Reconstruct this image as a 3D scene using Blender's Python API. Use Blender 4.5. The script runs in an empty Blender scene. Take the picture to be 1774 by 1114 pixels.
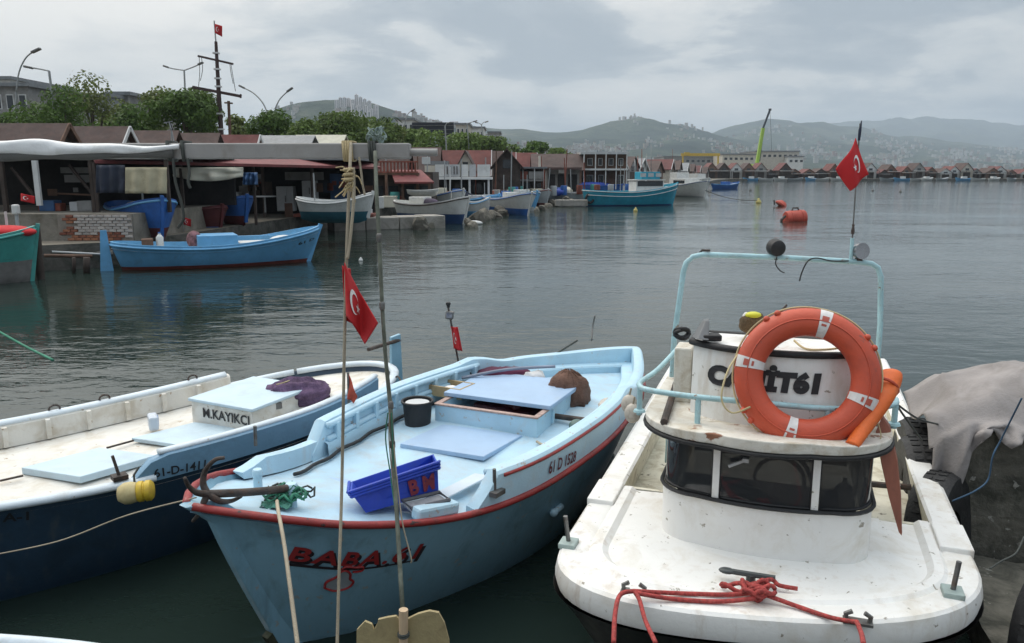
import bpy, bmesh, math, random
from mathutils import Vector, Matrix, Euler
R = random.Random(7)
SC = bpy.context.scene
COL = SC.collection
rad = math.radians
# ---------------------------------------------------------------- camera
FPX, W0, H0 = 1380.0, 1774.0, 1114.0
PITCH = math.atan((H0/2 - 299.0)/FPX)
CAMH = 2.7
cam = bpy.data.cameras.new('camera'); cam_o = bpy.data.objects.new('camera', cam); COL.objects.link(cam_o)
cam.sensor_width = 36.0; cam.lens = 36.0*FPX/W0; cam.clip_start = 0.05; cam.clip_end = 40000
cam_o.location = (0, 0, CAMH); cam_o.rotation_euler = (math.pi/2 - PITCH, 0, 0)
SC.camera = cam_o
# ---------------------------------------------------------------- light, sky, exposure
SUN_AZ, SUN_EL = -42.0, 42.0          # degrees from +Y (towards -X), elevation: a veiled sun ahead to the left
SC.view_settings.view_transform = 'Standard'; SC.view_settings.look = 'None'
SC.view_settings.exposure = 0.30; SC.view_settings.gamma = 1.0; SC.view_settings.use_curve_mapping = False
SC.render.engine = 'CYCLES'; SC.cycles.use_denoising = True
SC.cycles.max_bounces = 8; SC.cycles.volume_bounces = 0; SC.cycles.transparent_max_bounces = 12
sun = bpy.data.lights.new('sun', 'SUN'); sun_o = bpy.data.objects.new('sun', sun); COL.objects.link(sun_o)
sun.energy = 0.7; sun.angle = rad(24); sun.color = (1.0, 0.96, 0.9)
sdir = Vector((math.sin(rad(SUN_AZ))*math.cos(rad(SUN_EL)), math.cos(rad(SUN_AZ))*math.cos(rad(SUN_EL)), math.sin(rad(SUN_EL))))
sun_o.rotation_euler = sdir.to_track_quat('Z', 'Y').to_euler()
world = bpy.data.worlds.new('World'); SC.world = world; world.use_nodes = True
def N(nt, typ, **kw):
    n = nt.nodes.new(typ)
    for k, v in kw.items():
        if k.startswith('i_'):
            n.inputs[k[2:].replace('_', ' ')].default_value = v
        else: setattr(n, k, v)
    return n
def mathn(nt, op, a, b=None, c=None, clamp=False):
    n = nt.nodes.new('ShaderNodeMath'); n.operation = op; n.use_clamp = clamp
    for i, v in enumerate((a, b, c)):
        if v is None: continue
        if isinstance(v, (int, float)): n.inputs[i].default_value = v
        else: nt.links.new(v, n.inputs[i])
    return n.outputs[0]
def ramp(nt, fac, stops, interp='LINEAR'):
    n = nt.nodes.new('ShaderNodeValToRGB'); n.color_ramp.interpolation = interp
    el = n.color_ramp.elements
    while len(el) < len(stops): el.new(0.5)
    for e, (p, c) in zip(el, stops):
        e.position = p; e.color = (*c, 1) if len(c) == 3 else c
    nt.links.new(fac, n.inputs[0]); return n.outputs[0]
def mixc(nt, fac, a, b, blend='MIX'):
    n = nt.nodes.new('ShaderNodeMix'); n.data_type = 'RGBA'; n.blend_type = blend
    for s, v in ((n.inputs[0], fac), (n.inputs[6], a), (n.inputs[7], b)):
        if isinstance(v, (int, float)): s.default_value = v
        elif isinstance(v, tuple): s.default_value = (*v, 1) if len(v) == 3 else v
        else: nt.links.new(v, s)
    return n.outputs[2]
def build_world():
    nt = world.node_tree; nt.nodes.clear(); L = nt.links.new
    tc = N(nt, 'ShaderNodeTexCoord'); out = N(nt, 'ShaderNodeOutputWorld'); bg = N(nt, 'ShaderNodeBackground')
    sky = N(nt, 'ShaderNodeTexSky'); sky.sky_type = 'NISHITA'; sky.sun_disc = False
    sky.sun_elevation = rad(SUN_EL); sky.sun_rotation = rad(SUN_AZ); sky.air_density = 1.3; sky.dust_density = 2.0
    nb = N(nt, 'ShaderNodeBackground'); L(sky.outputs[0], nb.inputs[0]); nb.inputs[1].default_value = 0.06
    sp = N(nt, 'ShaderNodeSeparateXYZ'); L(tc.outputs['Generated'], sp.inputs[0])
    z = mathn(nt, 'MAXIMUM', sp.outputs[2], 0.0)
    zc = mathn(nt, 'ADD', z, 0.20)
    u = mathn(nt, 'DIVIDE', sp.outputs[0], zc); v = mathn(nt, 'DIVIDE', sp.outputs[1], zc)
    cb = N(nt, 'ShaderNodeCombineXYZ'); L(u, cb.inputs[0]); L(v, cb.inputs[1]); cb.inputs[2].default_value = 3.7
    def noise(scale, detail, rough, dist, off):
        mp = N(nt, 'ShaderNodeMapping'); L(cb.outputs[0], mp.inputs[0]); mp.inputs['Location'].default_value = off
        n = N(nt, 'ShaderNodeTexNoise'); L(mp.outputs[0], n.inputs['Vector'])
        n.inputs['Scale'].default_value = scale; n.inputs['Detail'].default_value = detail
        n.inputs['Roughness'].default_value = rough; n.inputs['Distortion'].default_value = dist
        return n.outputs['Fac']
    a = noise(0.55, 3, 0.5, 0.2, (1.3, 2.2, 0.0)); b = noise(1.25, 12, 0.60, 0.25, (4.1, -3.0, 2.0)); c = noise(0.30, 2, .5, 0, (9, 1, 4)); e = noise(3.6, 10, .68, .3, (2, 7, 1))
    bs = ramp(nt, b, [(0.40, (0, 0, 0)), (0.49, (.42, .42, .42)), (0.53, (.72, .72, .72)), (0.66, (1, 1, 1))])
    s = mathn(nt, 'MULTIPLY_ADD', a, 0.75, mathn(nt, 'MULTIPLY_ADD', bs, 0.22, mathn(nt, 'MULTIPLY_ADD', c, 0.35, mathn(nt, 'MULTIPLY', e, 0.24))))
    s = mathn(nt, 'MULTIPLY_ADD', mathn(nt, 'SUBTRACT', s, 0.77), 1.35, 0.690)
    # brighter towards the veiled sun
    dt = N(nt, 'ShaderNodeVectorMath', operation='DOT_PRODUCT'); L(tc.outputs['Generated'], dt.inputs[0]); dt.inputs[1].default_value = sdir
    s2 = mathn(nt, 'ADD', s, mathn(nt, 'MULTIPLY_ADD', dt.outputs['Value'], 0.62, -0.345))
    col = ramp(nt, s2, [(0.52, (0.29, 0.33, 0.37)), (0.66, (0.39, 0.42, 0.445)), (0.75, (0.53, 0.545, 0.545)), (0.84, (0.64, 0.635, 0.615)), (0.98, (0.78, 0.755, 0.71))])
    # thin veil low on the horizon
    hz = mathn(nt, 'POWER', mathn(nt, 'SUBTRACT', 1.0, z, clamp=True), 26.0)
    col = mixc(nt, mathn(nt, 'MULTIPLY', hz, 0.42), col, (0.56, 0.575, 0.58))
    L(col, bg.inputs[0])
    L(mathn(nt, 'MULTIPLY_ADD', mathn(nt, 'MULTIPLY', z, z), 2.9, 1.03), bg.inputs[1])
    mx = N(nt, 'ShaderNodeMixShader'); mx.inputs[0].default_value = 0.965
    L(nb.outputs[0], mx.inputs[1]); L(bg.outputs[0], mx.inputs[2]); L(mx.outputs[0], out.inputs[0])
build_world()
# ---------------------------------------------------------------- helpers: survey points measured from the photograph
_c, _s = math.cos(PITCH), math.sin(PITCH)
def ray(px, py):
    a, b = (px - W0/2)/FPX, (H0/2 - py)/FPX
    return Vector((a, _c + b*_s, -_s + b*_c))
def on(px, py, z):
    d = ray(px, py); t = (z - CAMH)/d.z
    return Vector((d.x*t, d.y*t, z))
def at(px, py, Y):
    d = ray(px, py); t = Y/d.y
    return Vector((d.x*t, Y, CAMH + d.z*t))
# ---------------------------------------------------------------- helpers: meshes
class MB:
    def __init__(s): s.v = []; s.f = []; s.m = []; s.k = 0
    def add(s, vs, fs, k=None):
        o = len(s.v); s.v += [tuple(v) for v in vs]
        for f in fs: s.f.append(tuple(i + o for i in f)); s.m.append(s.k if k is None else k)
        return s
    def box(s, c, d, rz=0.0, M=None, k=None):
        x, y, z = d[0]/2, d[1]/2, d[2]/2
        vs = [Vector((i*x, j*y, l*z)) for l in (-1, 1) for j in (-1, 1) for i in (-1, 1)]
        if M is None: M = Matrix.Rotation(rz, 3, 'Z')
        c = Vector(c); vs = [M @ v + c for v in vs]
        return s.add(vs, [(0, 2, 3, 1), (4, 5, 7, 6), (0, 1, 5, 4), (2, 6, 7, 3), (0, 4, 6, 2), (1, 3, 7, 5)], k)
    def hexa(s, low, high, k=None):
        n = len(low)
        vs = list(low) + list(high)
        fs = [tuple(range(n - 1, -1, -1)), tuple(range(n, 2*n))] + [(i, (i+1) % n, (i+1) % n + n, i + n) for i in range(n)]
        return s.add(vs, fs, k)
    def beam(s, p, q, w, h, up=(0, 0, 1), k=None):
        p, q = Vector(p), Vector(q); d = (q - p); d.normalize(); up = Vector(up)
        if abs(d.dot(up)) > 0.98: up = Vector((0, 1, 0))
        a = d.cross(up).normalized(); b = a.cross(d).normalized()
        lo = [p - a*w/2 - b*h/2, p + a*w/2 - b*h/2, p + a*w/2 + b*h/2, p - a*w/2 + b*h/2]
        return s.hexa(lo, [v + (q - p) for v in lo], k)
    def tube(s, pts, r, n=8, closed=False, caps=True, k=None, sq=1.0):
        pts = [Vector(p) for p in pts]; m = len(pts)
        rs = r if isinstance(r, (list, tuple)) else [r]*m
        up = Vector((0, 0, 1)); rings = []; a = None
        for i in range(m):
            if closed: d = pts[(i+1) % m] - pts[i-1]
            else: d = pts[min(i+1, m-1)] - pts[max(i-1, 0)]
            if d.length < 1e-9: d = Vector((0, 0, 1))
            d.normalize()
            if a is None:
                a = d.cross(up if abs(d.z) < .95 else Vector((0, 1, 0))).normalized()
            else:
                a = a - d*a.dot(d)
                a = a.normalized() if a.length > 1e-6 else d.orthogonal().normalized()
            b = d.cross(a)
            rings.append([pts[i] + (a*math.cos(2*math.pi*j/n) + b*math.sin(2*math.pi*j/n)*sq)*rs[i] for j in range(n)])
        vs = [v for rg in rings for v in rg]; fs = []
        for i in range(m if closed else m - 1):
            i2 = (i+1) % m
            for j in range(n):
                fs.append((i*n+j, i*n+(j+1) % n, i2*n+(j+1) % n, i2*n+j))
        if caps and not closed:
            fs.append(tuple(range(n-1, -1, -1))); fs.append(tuple(range((m-1)*n, m*n)))
        return s.add(vs, fs, k)
    def lathe(s, prof, c=(0, 0, 0), n=20, M=None, k=None, a0=0.0):
        c = Vector(c); vs = []; fs = []
        for r, z in prof:
            for j in range(n):
                t = 2*math.pi*j/n + a0; p = Vector((r*math.cos(t), r*math.sin(t), z))
                vs.append((M @ p if M else p) + c)
        for i in range(len(prof)-1):
            for j in range(n): fs.append((i*n+j, i*n+(j+1) % n, (i+1)*n+(j+1) % n, (i+1)*n+j))
        if prof[0][0] > 1e-6: fs.append(tuple(range(n-1, -1, -1)))
        if prof[-1][0] > 1e-6: fs.append(tuple(range((len(prof)-1)*n, len(prof)*n)))
        return s.add(vs, fs, k)
    def grid(s, fn, nu, nv, k=None, flip=False, closeu=False):
        vs = [fn(i/nu if not closeu else i/nu, j/nv) for i in range(nu + (0 if closeu else 1)) for j in range(nv+1)]
        fs = []; w = nv+1
        for i in range(nu):
            i2 = (i+1) % nu if closeu else i+1
            for j in range(nv):
                q = (i*w+j, i2*w+j, i2*w+j+1, i*w+j+1)
                fs.append(q[::-1] if flip else q)
        return s.add(vs, fs, k)
    def ball(s, c, r, n=12, m=8, k=None):
        rr = Vector(r if isinstance(r, (tuple, list)) else (r, r, r)); c = Vector(c)
        prof = [(max(1e-7, math.sin(math.pi*i/m)), -math.cos(math.pi*i/m)) for i in range(m+1)]
        M = Matrix.Diagonal(rr); return s.lathe(prof, c, n, M, k)
    def build(s, name, mats, parent=None, smooth=False, bevel=0.0, loc=None, fix=True, subsurf=0, solid=0.0):
        me = bpy.data.meshes.new(name); me.from_pydata(s.v, [], s.f)
        if not isinstance(mats, (list, tuple)): mats = [mats]
        for m in mats: me.materials.append(m)
        if len(mats) > 1: me.polygons.foreach_set('material_index', s.m)
        if fix:
            bm = bmesh.new(); bm.from_mesh(me); bmesh.ops.recalc_face_normals(bm, faces=bm.faces); bm.to_mesh(me); bm.free()
        if smooth is True: me.polygons.foreach_set('use_smooth', [True]*len(me.polygons))
        elif smooth:
            me.polygons.foreach_set('use_smooth', [True]*len(me.polygons)); me.set_sharp_from_angle(angle=rad(smooth))
        me.update()
        o = bpy.data.objects.new(name, me); COL.objects.link(o)
        if parent is not None: o.parent = parent
        if loc is not None: o.location = loc
        if solid:
            b = o.modifiers.new('solid', 'SOLIDIFY'); b.thickness = solid; b.offset = 0
        if bevel:
            b = o.modifiers.new('bevel', 'BEVEL'); b.width = bevel; b.segments = 2; b.limit_method = 'ANGLE'; b.angle_limit = rad(40)
        if subsurf:
            b = o.modifiers.new('sub', 'SUBSURF'); b.levels = subsurf; b.render_levels = subsurf
        return o
def tag(o, label, cat, group=None, kind=None):
    if label: o['label'] = label
    if cat: o['category'] = cat
    if group: o['group'] = group
    if kind: o['kind'] = kind
    return o
def thing(name, label, cat, loc=(0, 0, 0), rz=0.0, group=None, rx=0.0, ry=0.0):
    o = bpy.data.objects.new(name, None); COL.objects.link(o); o.empty_display_size = 0.2
    o.location = loc; o.rotation_euler = (rx, ry, rz)
    o.matrix_basis = Matrix.Translation(Vector(loc)) @ Euler((rx, ry, rz)).to_matrix().to_4x4()
    return tag(o, label, cat, group)
def inv(o): return o.matrix_basis.inverted()
def struct(o): o['kind'] = 'structure'; return o
def stuff(o): o['kind'] = 'stuff'; return o
def copy_tree(o, parent=None, loc=None, rz=None):
    c = o.copy(); COL.objects.link(c)
    if parent is not None: c.parent = parent
    if loc is not None: c.location = loc
    if rz is not None: c.rotation_euler = (0, 0, rz)
    for ch in o.children: copy_tree(ch, c)
    return c
def text2d(body, size, bold=0.0, shear=0.0, spacing=1.0):
    cu = bpy.data.curves.new('letters', 'FONT'); cu.body = body; cu.size = size; cu.offset = bold*size; cu.shear = shear
    cu.space_character = spacing; cu.resolution_u = 4; cu.fill_mode = 'FRONT'
    o = bpy.data.objects.new('letters', cu); COL.objects.link(o)
    bpy.context.view_layer.update()
    me = bpy.data.meshes.new_from_object(o.evaluated_get(bpy.context.evaluated_depsgraph_get()))
    vs = [v.co.copy() for v in me.vertices]; fs = [tuple(p.vertices) for p in me.polygons]
    bpy.data.objects.remove(o); bpy.data.meshes.remove(me); bpy.data.curves.remove(cu)
    x0 = min(v.x for v in vs); x1 = max(v.x for v in vs); y0 = min(v.y for v in vs); y1 = max(v.y for v in vs)
    return [((v.x-x0)/(x1-x0), (v.y-y0)/(y1-y0)) for v in vs], fs
def lettering(name, body, fn, mat, parent, bold=0.0, shear=0.0, spacing=1.0):
    """letters laid on a surface: fn(u, v) in 0..1 gives the point."""
    vs, fs = text2d(body, 1.0, bold, shear, spacing)
    mb = MB(); mb.add([fn(u, v) for u, v in vs], fs)
    return mb.build(name, mat, parent, fix=False)
def bilerp(a, b, c, d):           # lower-left, lower-right, upper-right, upper-left
    return lambda u, v: (a*(1-u) + b*u)*(1-v) + (d*(1-u) + c*u)*v
def spline(pts, n=8):
    P = [Vector(p) for p in pts]; out = []
    for i in range(len(P)-1):
        p0, p1, p2, p3 = P[max(i-1, 0)], P[i], P[i+1], P[min(i+2, len(P)-1)]
        for j in range(n):
            t = j/n
            out.append(0.5*((2*p1) + (p2-p0)*t + (2*p0-5*p1+4*p2-p3)*t*t + (3*p1-p0-3*p2+p3)*t**3))
    out.append(P[-1]); return out
def herm(t, K, V):
    n = len(K); t = min(max(t, K[0]), K[-1]); i = 0
    while i < n-2 and t > K[i+1]: i += 1
    def m(j):
        if j == 0: return (V[1]-V[0])/(K[1]-K[0])
        if j == n-1: return (V[-1]-V[-2])/(K[-1]-K[-2])
        return (V[j+1]-V[j-1])/(K[j+1]-K[j-1])
    h = K[i+1]-K[i]; x = (t-K[i])/h
    return (2*x**3-3*x**2+1)*V[i] + (x**3-2*x**2+x)*h*m(i) + (-2*x**3+3*x**2)*V[i+1] + (x**3-x**2)*h*m(i+1)
def sstep(a, b, x):
    x = min(max((x-a)/(b-a), 0), 1); return x*x*(3-2*x)
# ---------------------------------------------------------------- helpers: materials
_M = {}
def mat(name, col, rough=0.5, var=0.10, stain=None, amt=0.0, scale=2.0, bump=0.0, bscale=60.0, metal=0.0, spec=0.5,
        chips=None, chip_amt=0.0, chip_scale=14.0, streak=None, streak_amt=0.0, stretch=(1, 1, 1), rnd=0.0, transl=0.0, coat=0.0):
    """painted / weathered surface: base colour, slow colour drift, stains, chips, fine relief."""
    if name in _M: return _M[name]
    m = bpy.data.materials.new(name); m.use_nodes = True; nt = m.node_tree; L = nt.links.new
    b = nt.nodes['Principled BSDF']; tc = N(nt, 'ShaderNodeTexCoord')
    mp = N(nt, 'ShaderNodeMapping'); L(tc.outputs['Object'], mp.inputs[0]); mp.inputs['Scale'].default_value = stretch
    def ns(sc, det=5, ro=0.55, dist=0.0):
        n = N(nt, 'ShaderNodeTexNoise'); L(mp.outputs[0], n.inputs['Vector'])
        n.inputs['Scale'].default_value = sc; n.inputs['Detail'].default_value = det; n.inputs['Roughness'].default_value = ro
        n.inputs['Distortion'].default_value = dist; return n.outputs['Fac']
    c = col; f = ns(scale, 6, 0.6)
    lo = tuple(max(0, x*(1-var*1.6)) for x in col); hi = tuple(min(1, x*(1+var*1.2)) for x in col)
    c = ramp(nt, f, [(0.32, lo), (0.68, hi)])
    if stain and amt > 0:
        f2 = ns(scale*1.9, 8, 0.65, 0.6)
        k = ramp(nt, f2, [(0.62 - 0.28*amt, (0, 0, 0)), (0.78 - 0.18*amt, (1, 1, 1))])
        c = mixc(nt, mathn(nt, 'MULTIPLY', k, min(1, 0.35 + amt*0.6)), c, stain)
    if chips and chip_amt > 0:
        f3 = ns(chip_scale, 6, 0.6, 0.3)
        k3 = ramp(nt, f3, [(0.66 - 0.2*chip_amt, (0, 0, 0)), (0.69 - 0.2*chip_amt, (1, 1, 1))])
        c = mixc(nt, k3, c, chips)
    if streak:
        m2 = N(nt, 'ShaderNodeMapping'); L(tc.outputs['Object'], m2.inputs[0]); m2.inputs['Scale'].default_value = (9, 9, 0.9)
        n4 = N(nt, 'ShaderNodeTexNoise'); L(m2.outputs[0], n4.inputs['Vector']); n4.inputs['Scale'].default_value = 1.6; n4.inputs['Detail'].default_value = 5; n4.inputs['Roughness'].default_value = .6
        n5 = ns(1.3, 3)
        k4 = mathn(nt, 'MULTIPLY', ramp(nt, n4.outputs['Fac'], [(0.54, (0, 0, 0)), (0.72, (1, 1, 1))]), ramp(nt, n5, [(0.40, (0, 0, 0)), (0.62, (1, 1, 1))]))
        c = mixc(nt, mathn(nt, 'MULTIPLY', k4, streak_amt), c, streak)
    if rnd > 0:
        oi = N(nt, 'ShaderNodeObjectInfo'); hs = N(nt, 'ShaderNodeHueSaturation'); L(c, hs.inputs['Color'])
        L(mathn(nt, 'MULTIPLY_ADD', oi.outputs['Random'], rnd*2, 1-rnd), hs.inputs['Value'])
        L(mathn(nt, 'MULTIPLY_ADD', oi.outputs['Random'], rnd*0.06, 0.5-rnd*0.03), hs.inputs['Hue']); c = hs.outputs[0]
    L(c, b.inputs['Base Color'])
    rr = ns(scale*3.1, 4)
    L(mathn(nt, 'MULTIPLY_ADD', rr, 0.3, max(0.02, rough-0.15)), b.inputs['Roughness'])
    b.inputs['Metallic'].default_value = metal; b.inputs['Specular IOR Level'].default_value = spec
    if coat: b.inputs['Coat Weight'].default_value = coat; b.inputs['Coat Roughness'].default_value = 0.12
    if bump > 0:
        bp = N(nt, 'ShaderNodeBump'); bp.inputs['Strength'].default_value = 1.0; bp.inputs['Distance'].default_value = bump
        L(ns(bscale, 6, 0.6), bp.inputs['Height']); L(bp.outputs[0], b.inputs['Normal'])
    _M[name] = m; return m
def leafmat(name, col, var=0.45):
    if name in _M: return _M[name]
    m = bpy.data.materials.new(name); m.use_nodes = True; nt = m.node_tree; L = nt.links.new
    b = nt.nodes['Principled BSDF']; tc = N(nt, 'ShaderNodeTexCoord')
    n = N(nt, 'ShaderNodeTexNoise'); L(tc.outputs['Object'], n.inputs['Vector']); n.inputs['Scale'].default_value = 0.9; n.inputs['Detail'].default_value = 4
    g = N(nt, 'ShaderNodeNewGeometry')
    f = mathn(nt, 'MULTIPLY_ADD', g.outputs['Random Per Island'], 0.5, mathn(nt, 'MULTIPLY', n.outputs['Fac'], 0.5))
    c = ramp(nt, f, [(0.2, tuple(x*(1-var) for x in col)), (0.55, col), (0.8, tuple(x*(1+var) for x in col))])
    oi = N(nt, 'ShaderNodeObjectInfo'); hs = N(nt, 'ShaderNodeHueSaturation'); L(c, hs.inputs['Color'])
    L(mathn(nt, 'MULTIPLY_ADD', oi.outputs['Random'], 0.3, 0.85), hs.inputs['Value'])
    L(hs.outputs[0], b.inputs['Base Color']); b.inputs['Roughness'].default_value = 0.65; b.inputs['Specular IOR Level'].default_value = 0.25
    tr = N(nt, 'ShaderNodeBsdfTranslucent'); L(hs.outputs[0], tr.inputs[0])
    mx = N(nt, 'ShaderNodeMixShader'); mx.inputs[0].default_value = 0.3
    L(b.outputs[0], mx.inputs[1]); L(tr.outputs[0], mx.inputs[2]); L(mx.outputs[0], nt.nodes['Material Output'].inputs[0])
    _M[name] = m; return m
def glassmat(name, tint=(0.03, 0.035, 0.04), rough=0.03, alpha=0.45):
    if name in _M: return _M[name]
    m = bpy.data.materials.new(name); m.use_nodes = True; nt = m.node_tree; L = nt.links.new
    b = nt.nodes['Principled BSDF']; b.inputs['Base Color'].default_value = (*tint, 1); b.inputs['Roughness'].default_value = rough
    tr = N(nt, 'ShaderNodeBsdfTransparent'); tr.inputs[0].default_value = (0.62, 0.64, 0.66, 1)
    mx = N(nt, 'ShaderNodeMixShader'); mx.inputs[0].default_value = alpha
    L(tr.outputs[0], mx.inputs[1]); L(b.outputs[0], mx.inputs[2]); L(mx.outputs[0], nt.nodes['Material Output'].inputs[0])
    _M[name] = m; return m
from mathutils import noise as mnoise
# ================================================================ SETTING: water, land, hills
def build_water():
    m = bpy.data.materials.new('sea_water'); m.use_nodes = True; nt = m.node_tree; L = nt.links.new
    b = nt.nodes['Principled BSDF']; b.inputs['Base Color'].default_value = (0.018, 0.030, 0.025, 1)
    b.inputs['Roughness'].default_value = 0.06; b.inputs['IOR'].default_value = 1.333; b.inputs['Specular IOR Level'].default_value = 0.5
    tc = N(nt, 'ShaderNodeTexCoord')
    def ns(sc, det, ro, stretch=(1, 1, 1), rot=0.0, dist=0.0):
        mp = N(nt, 'ShaderNodeMapping'); L(tc.outputs['Object'], mp.inputs[0]); mp.inputs['Scale'].default_value = stretch; mp.inputs['Rotation'].default_value = (0, 0, rot)
        n = N(nt, 'ShaderNodeTexNoise'); L(mp.outputs[0], n.inputs['Vector']); n.inputs['Scale'].default_value = sc
        n.inputs['Detail'].default_value = det; n.inputs['Roughness'].default_value = ro; n.inputs['Distortion'].default_value = dist; return n.outputs['Fac']
    fine = ns(5.5, 3, 0.55, (0.7, 1.25, 1), 0.35, 0.4); mid = ns(1.5, 3, 0.5, (0.6, 1.3, 1), 0.25, 0.3); big = ns(0.34, 2, 0.5, (0.6, 1.2, 1), -0.2)
    patch = ramp(nt, ns(0.09, 3, 0.55, (0.6, 1.2, 1), 0.3), [(0.38, (0.25, 0.25, 0.25)), (0.60, (1, 1, 1))])
    h = mathn(nt, 'MULTIPLY_ADD', fine, 0.009, mathn(nt, 'MULTIPLY_ADD', mid, 0.027, mathn(nt, 'MULTIPLY', big, 0.045)))
    h = mathn(nt, 'MULTIPLY', h, mathn(nt, 'MULTIPLY_ADD', patch, 0.75, 0.25))
    bp = N(nt, 'ShaderNodeBump'); bp.inputs['Strength'].default_value = 1.0; bp.inputs['Distance'].default_value = 1.0
    L(h, bp.inputs['Height']); L(bp.outputs[0], b.inputs['Normal'])
    mb = MB(); mb.add([(-1500, -60, 0), (1500, -60, 0), (1500, 1500, 0), (-1500, 1500, 0)], [(0, 1, 2, 3)])
    struct(mb.build('water', m))
build_water()
M_CONC = mat('concrete', (0.30, 0.28, 0.25), 0.85, 0.18, (0.10, 0.095, 0.075), 0.55, 0.7, 0.012, 14)
M_CONCD = mat('wet_concrete', (0.115, 0.105, 0.09), 0.7, 0.3, (0.022, 0.026, 0.018), 0.7, 1.3, 0.03, 9)
M_EARTH = mat('earth', (0.16, 0.14, 0.11), 0.95, 0.25, (0.06, 0.07, 0.04), 0.5, 0.3, 0.02, 6)
QEDGE = [(-60, 20.6), (-30, 21.2), (-13.4, 21.8), (-11.2, 23.4), (-10.6, 28), (-10.2, 33), (-9.5, 38), (-8.6, 44), (-4.5, 53), (-1.5, 60),
         (2.0, 72), (6.0, 81), (14.7, 97), (32, 143), (59, 233), (70, 262), (90, 268), (140, 270), (400, 275), (1200, 300)]
def build_land():
    top = [Vector((x, y, 0.72)) for x, y in QEDGE]; mb = MB()
    n = len(top); back = [Vector((1200, 800, 0.72)), Vector((-60, 800, 0.72))]
    # a top sheet with walls down to the water
    bm_v = top + back; mb.add(bm_v, [tuple(range(len(bm_v)))], 0)
    for i in range(n-1):
        a, b = top[i], top[i+1]
        mb.add([a, b, Vector((b.x, b.y, -1)), Vector((a.x, a.y, -1))], [(0, 1, 2, 3)], 1)
    # wide ground behind, reaching under the hills
    mb.add([(-9000, 20.6, .70), (-60, 20.6, .70), (-60, 800, .70), (-9000, 800, .70)], [(0, 1, 2, 3)], 0)
    mb.add([(-60, 800, .72), (1200, 800, .72), (9000, 800, .72), (9000, 9500, .72), (-9000, 9500, .72), (-9000, 800, .70)], [(0, 1, 2, 3, 4, 5)], 0)
    o = mb.build('ground', [M_EARTH, M_CONCD]); struct(o)
    # pale kerb stones along the quay edge
    k = MB(); 
    for i in range(10, n-5):
        a, b = top[i], top[i+1]; d = (b-a).normalized(); L = (b-a).length; t = 0.0; nrm = Vector((-d.y, d.x, 0))
        st = 2.4 if a.y < 100 else 8.0
        while t < L - 0.3:
            e = min(t+st-0.05, L); z = 0.78 + R.uniform(-.03, .05)
            k.beam(a + d*t + nrm*.22 + Vector((0, 0, z-.86)), a + d*e + nrm*.22 + Vector((0, 0, z-.86)), 0.52, 0.26); t += st
    struct(k.build('kerb_strip', M_CONC, bevel=0.02))
build_land()
# ---- hills: ridge lines measured in the photograph, given their own distances
def ridge(pts, Y):
    K, V = [], []
    for px, py in pts:
        p = at(px, py, Y); K.append(p.x/p.y); V.append(p.z)
    return K, V
HILLS = [(800, 1700, 3000, ridge([(-700, 262), (0, 255), (380, 236), (430, 207), (470, 187), (510, 171), (555, 167), (600, 168), (640, 176), (690, 192), (740, 209), (790, 219), (830, 231), (880, 243), (940, 258), (1000, 278), (1060, 296)], 1700)),
         (1300, 3300, 4500, ridge([(560, 250), (700, 235), (800, 219), (860, 222), (905, 220), (960, 227), (1015, 222), (1060, 211), (1110, 206), (1160, 212), (1210, 224), (1260, 236), (1330, 248), (1420, 262), (1520, 275), (1700, 288), (1800, 292)], 3300)),
         (2000, 4800, 6300, ridge([(1000, 275), (1100, 258), (1180, 241), (1240, 229), (1290, 214), (1345, 207), (1400, 212), (1470, 222), (1540, 232), (1640, 246), (1774, 258), (2000, 268), (2400, 275)], 4800)),
         (4500, 7800, 9400, ridge([(1100, 250), (1300, 228), (1420, 214), (1500, 207), (1560, 202), (1640, 202), (1700, 206), (1774, 213), (1900, 222), (2300, 235)], 7800))]
def terrain(q, Y):
    z = 0.9; tot = 0
    for r0, r1, r2, (K, V) in HILLS:
        if q < K[0] or q > K[-1]: continue
        h = herm(q, K, V)*sstep(K[0], K[0]+.05, q)
        if Y <= r1: f = min(max((Y-r0)/(r1-r0), 0), 1); f = f**1.25*(1.0) if f < 1 else 1.0
        else: f = 1 - 0.85*sstep(r1, r2, Y)
        n = mnoise.fractal(Vector((q*Y/420, Y/420, r1*.01)), 0.8, 2.1, 6) - .7*abs(mnoise.noise(Vector((q*Y/260, Y/600, r1*.02))))*2
        nv = 0.26*n*(1-f**6) if Y <= r1 else 0.1*n
        z = max(z, h*f*(1+nv) - (0 if f > .02 else 5))
    return z
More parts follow.
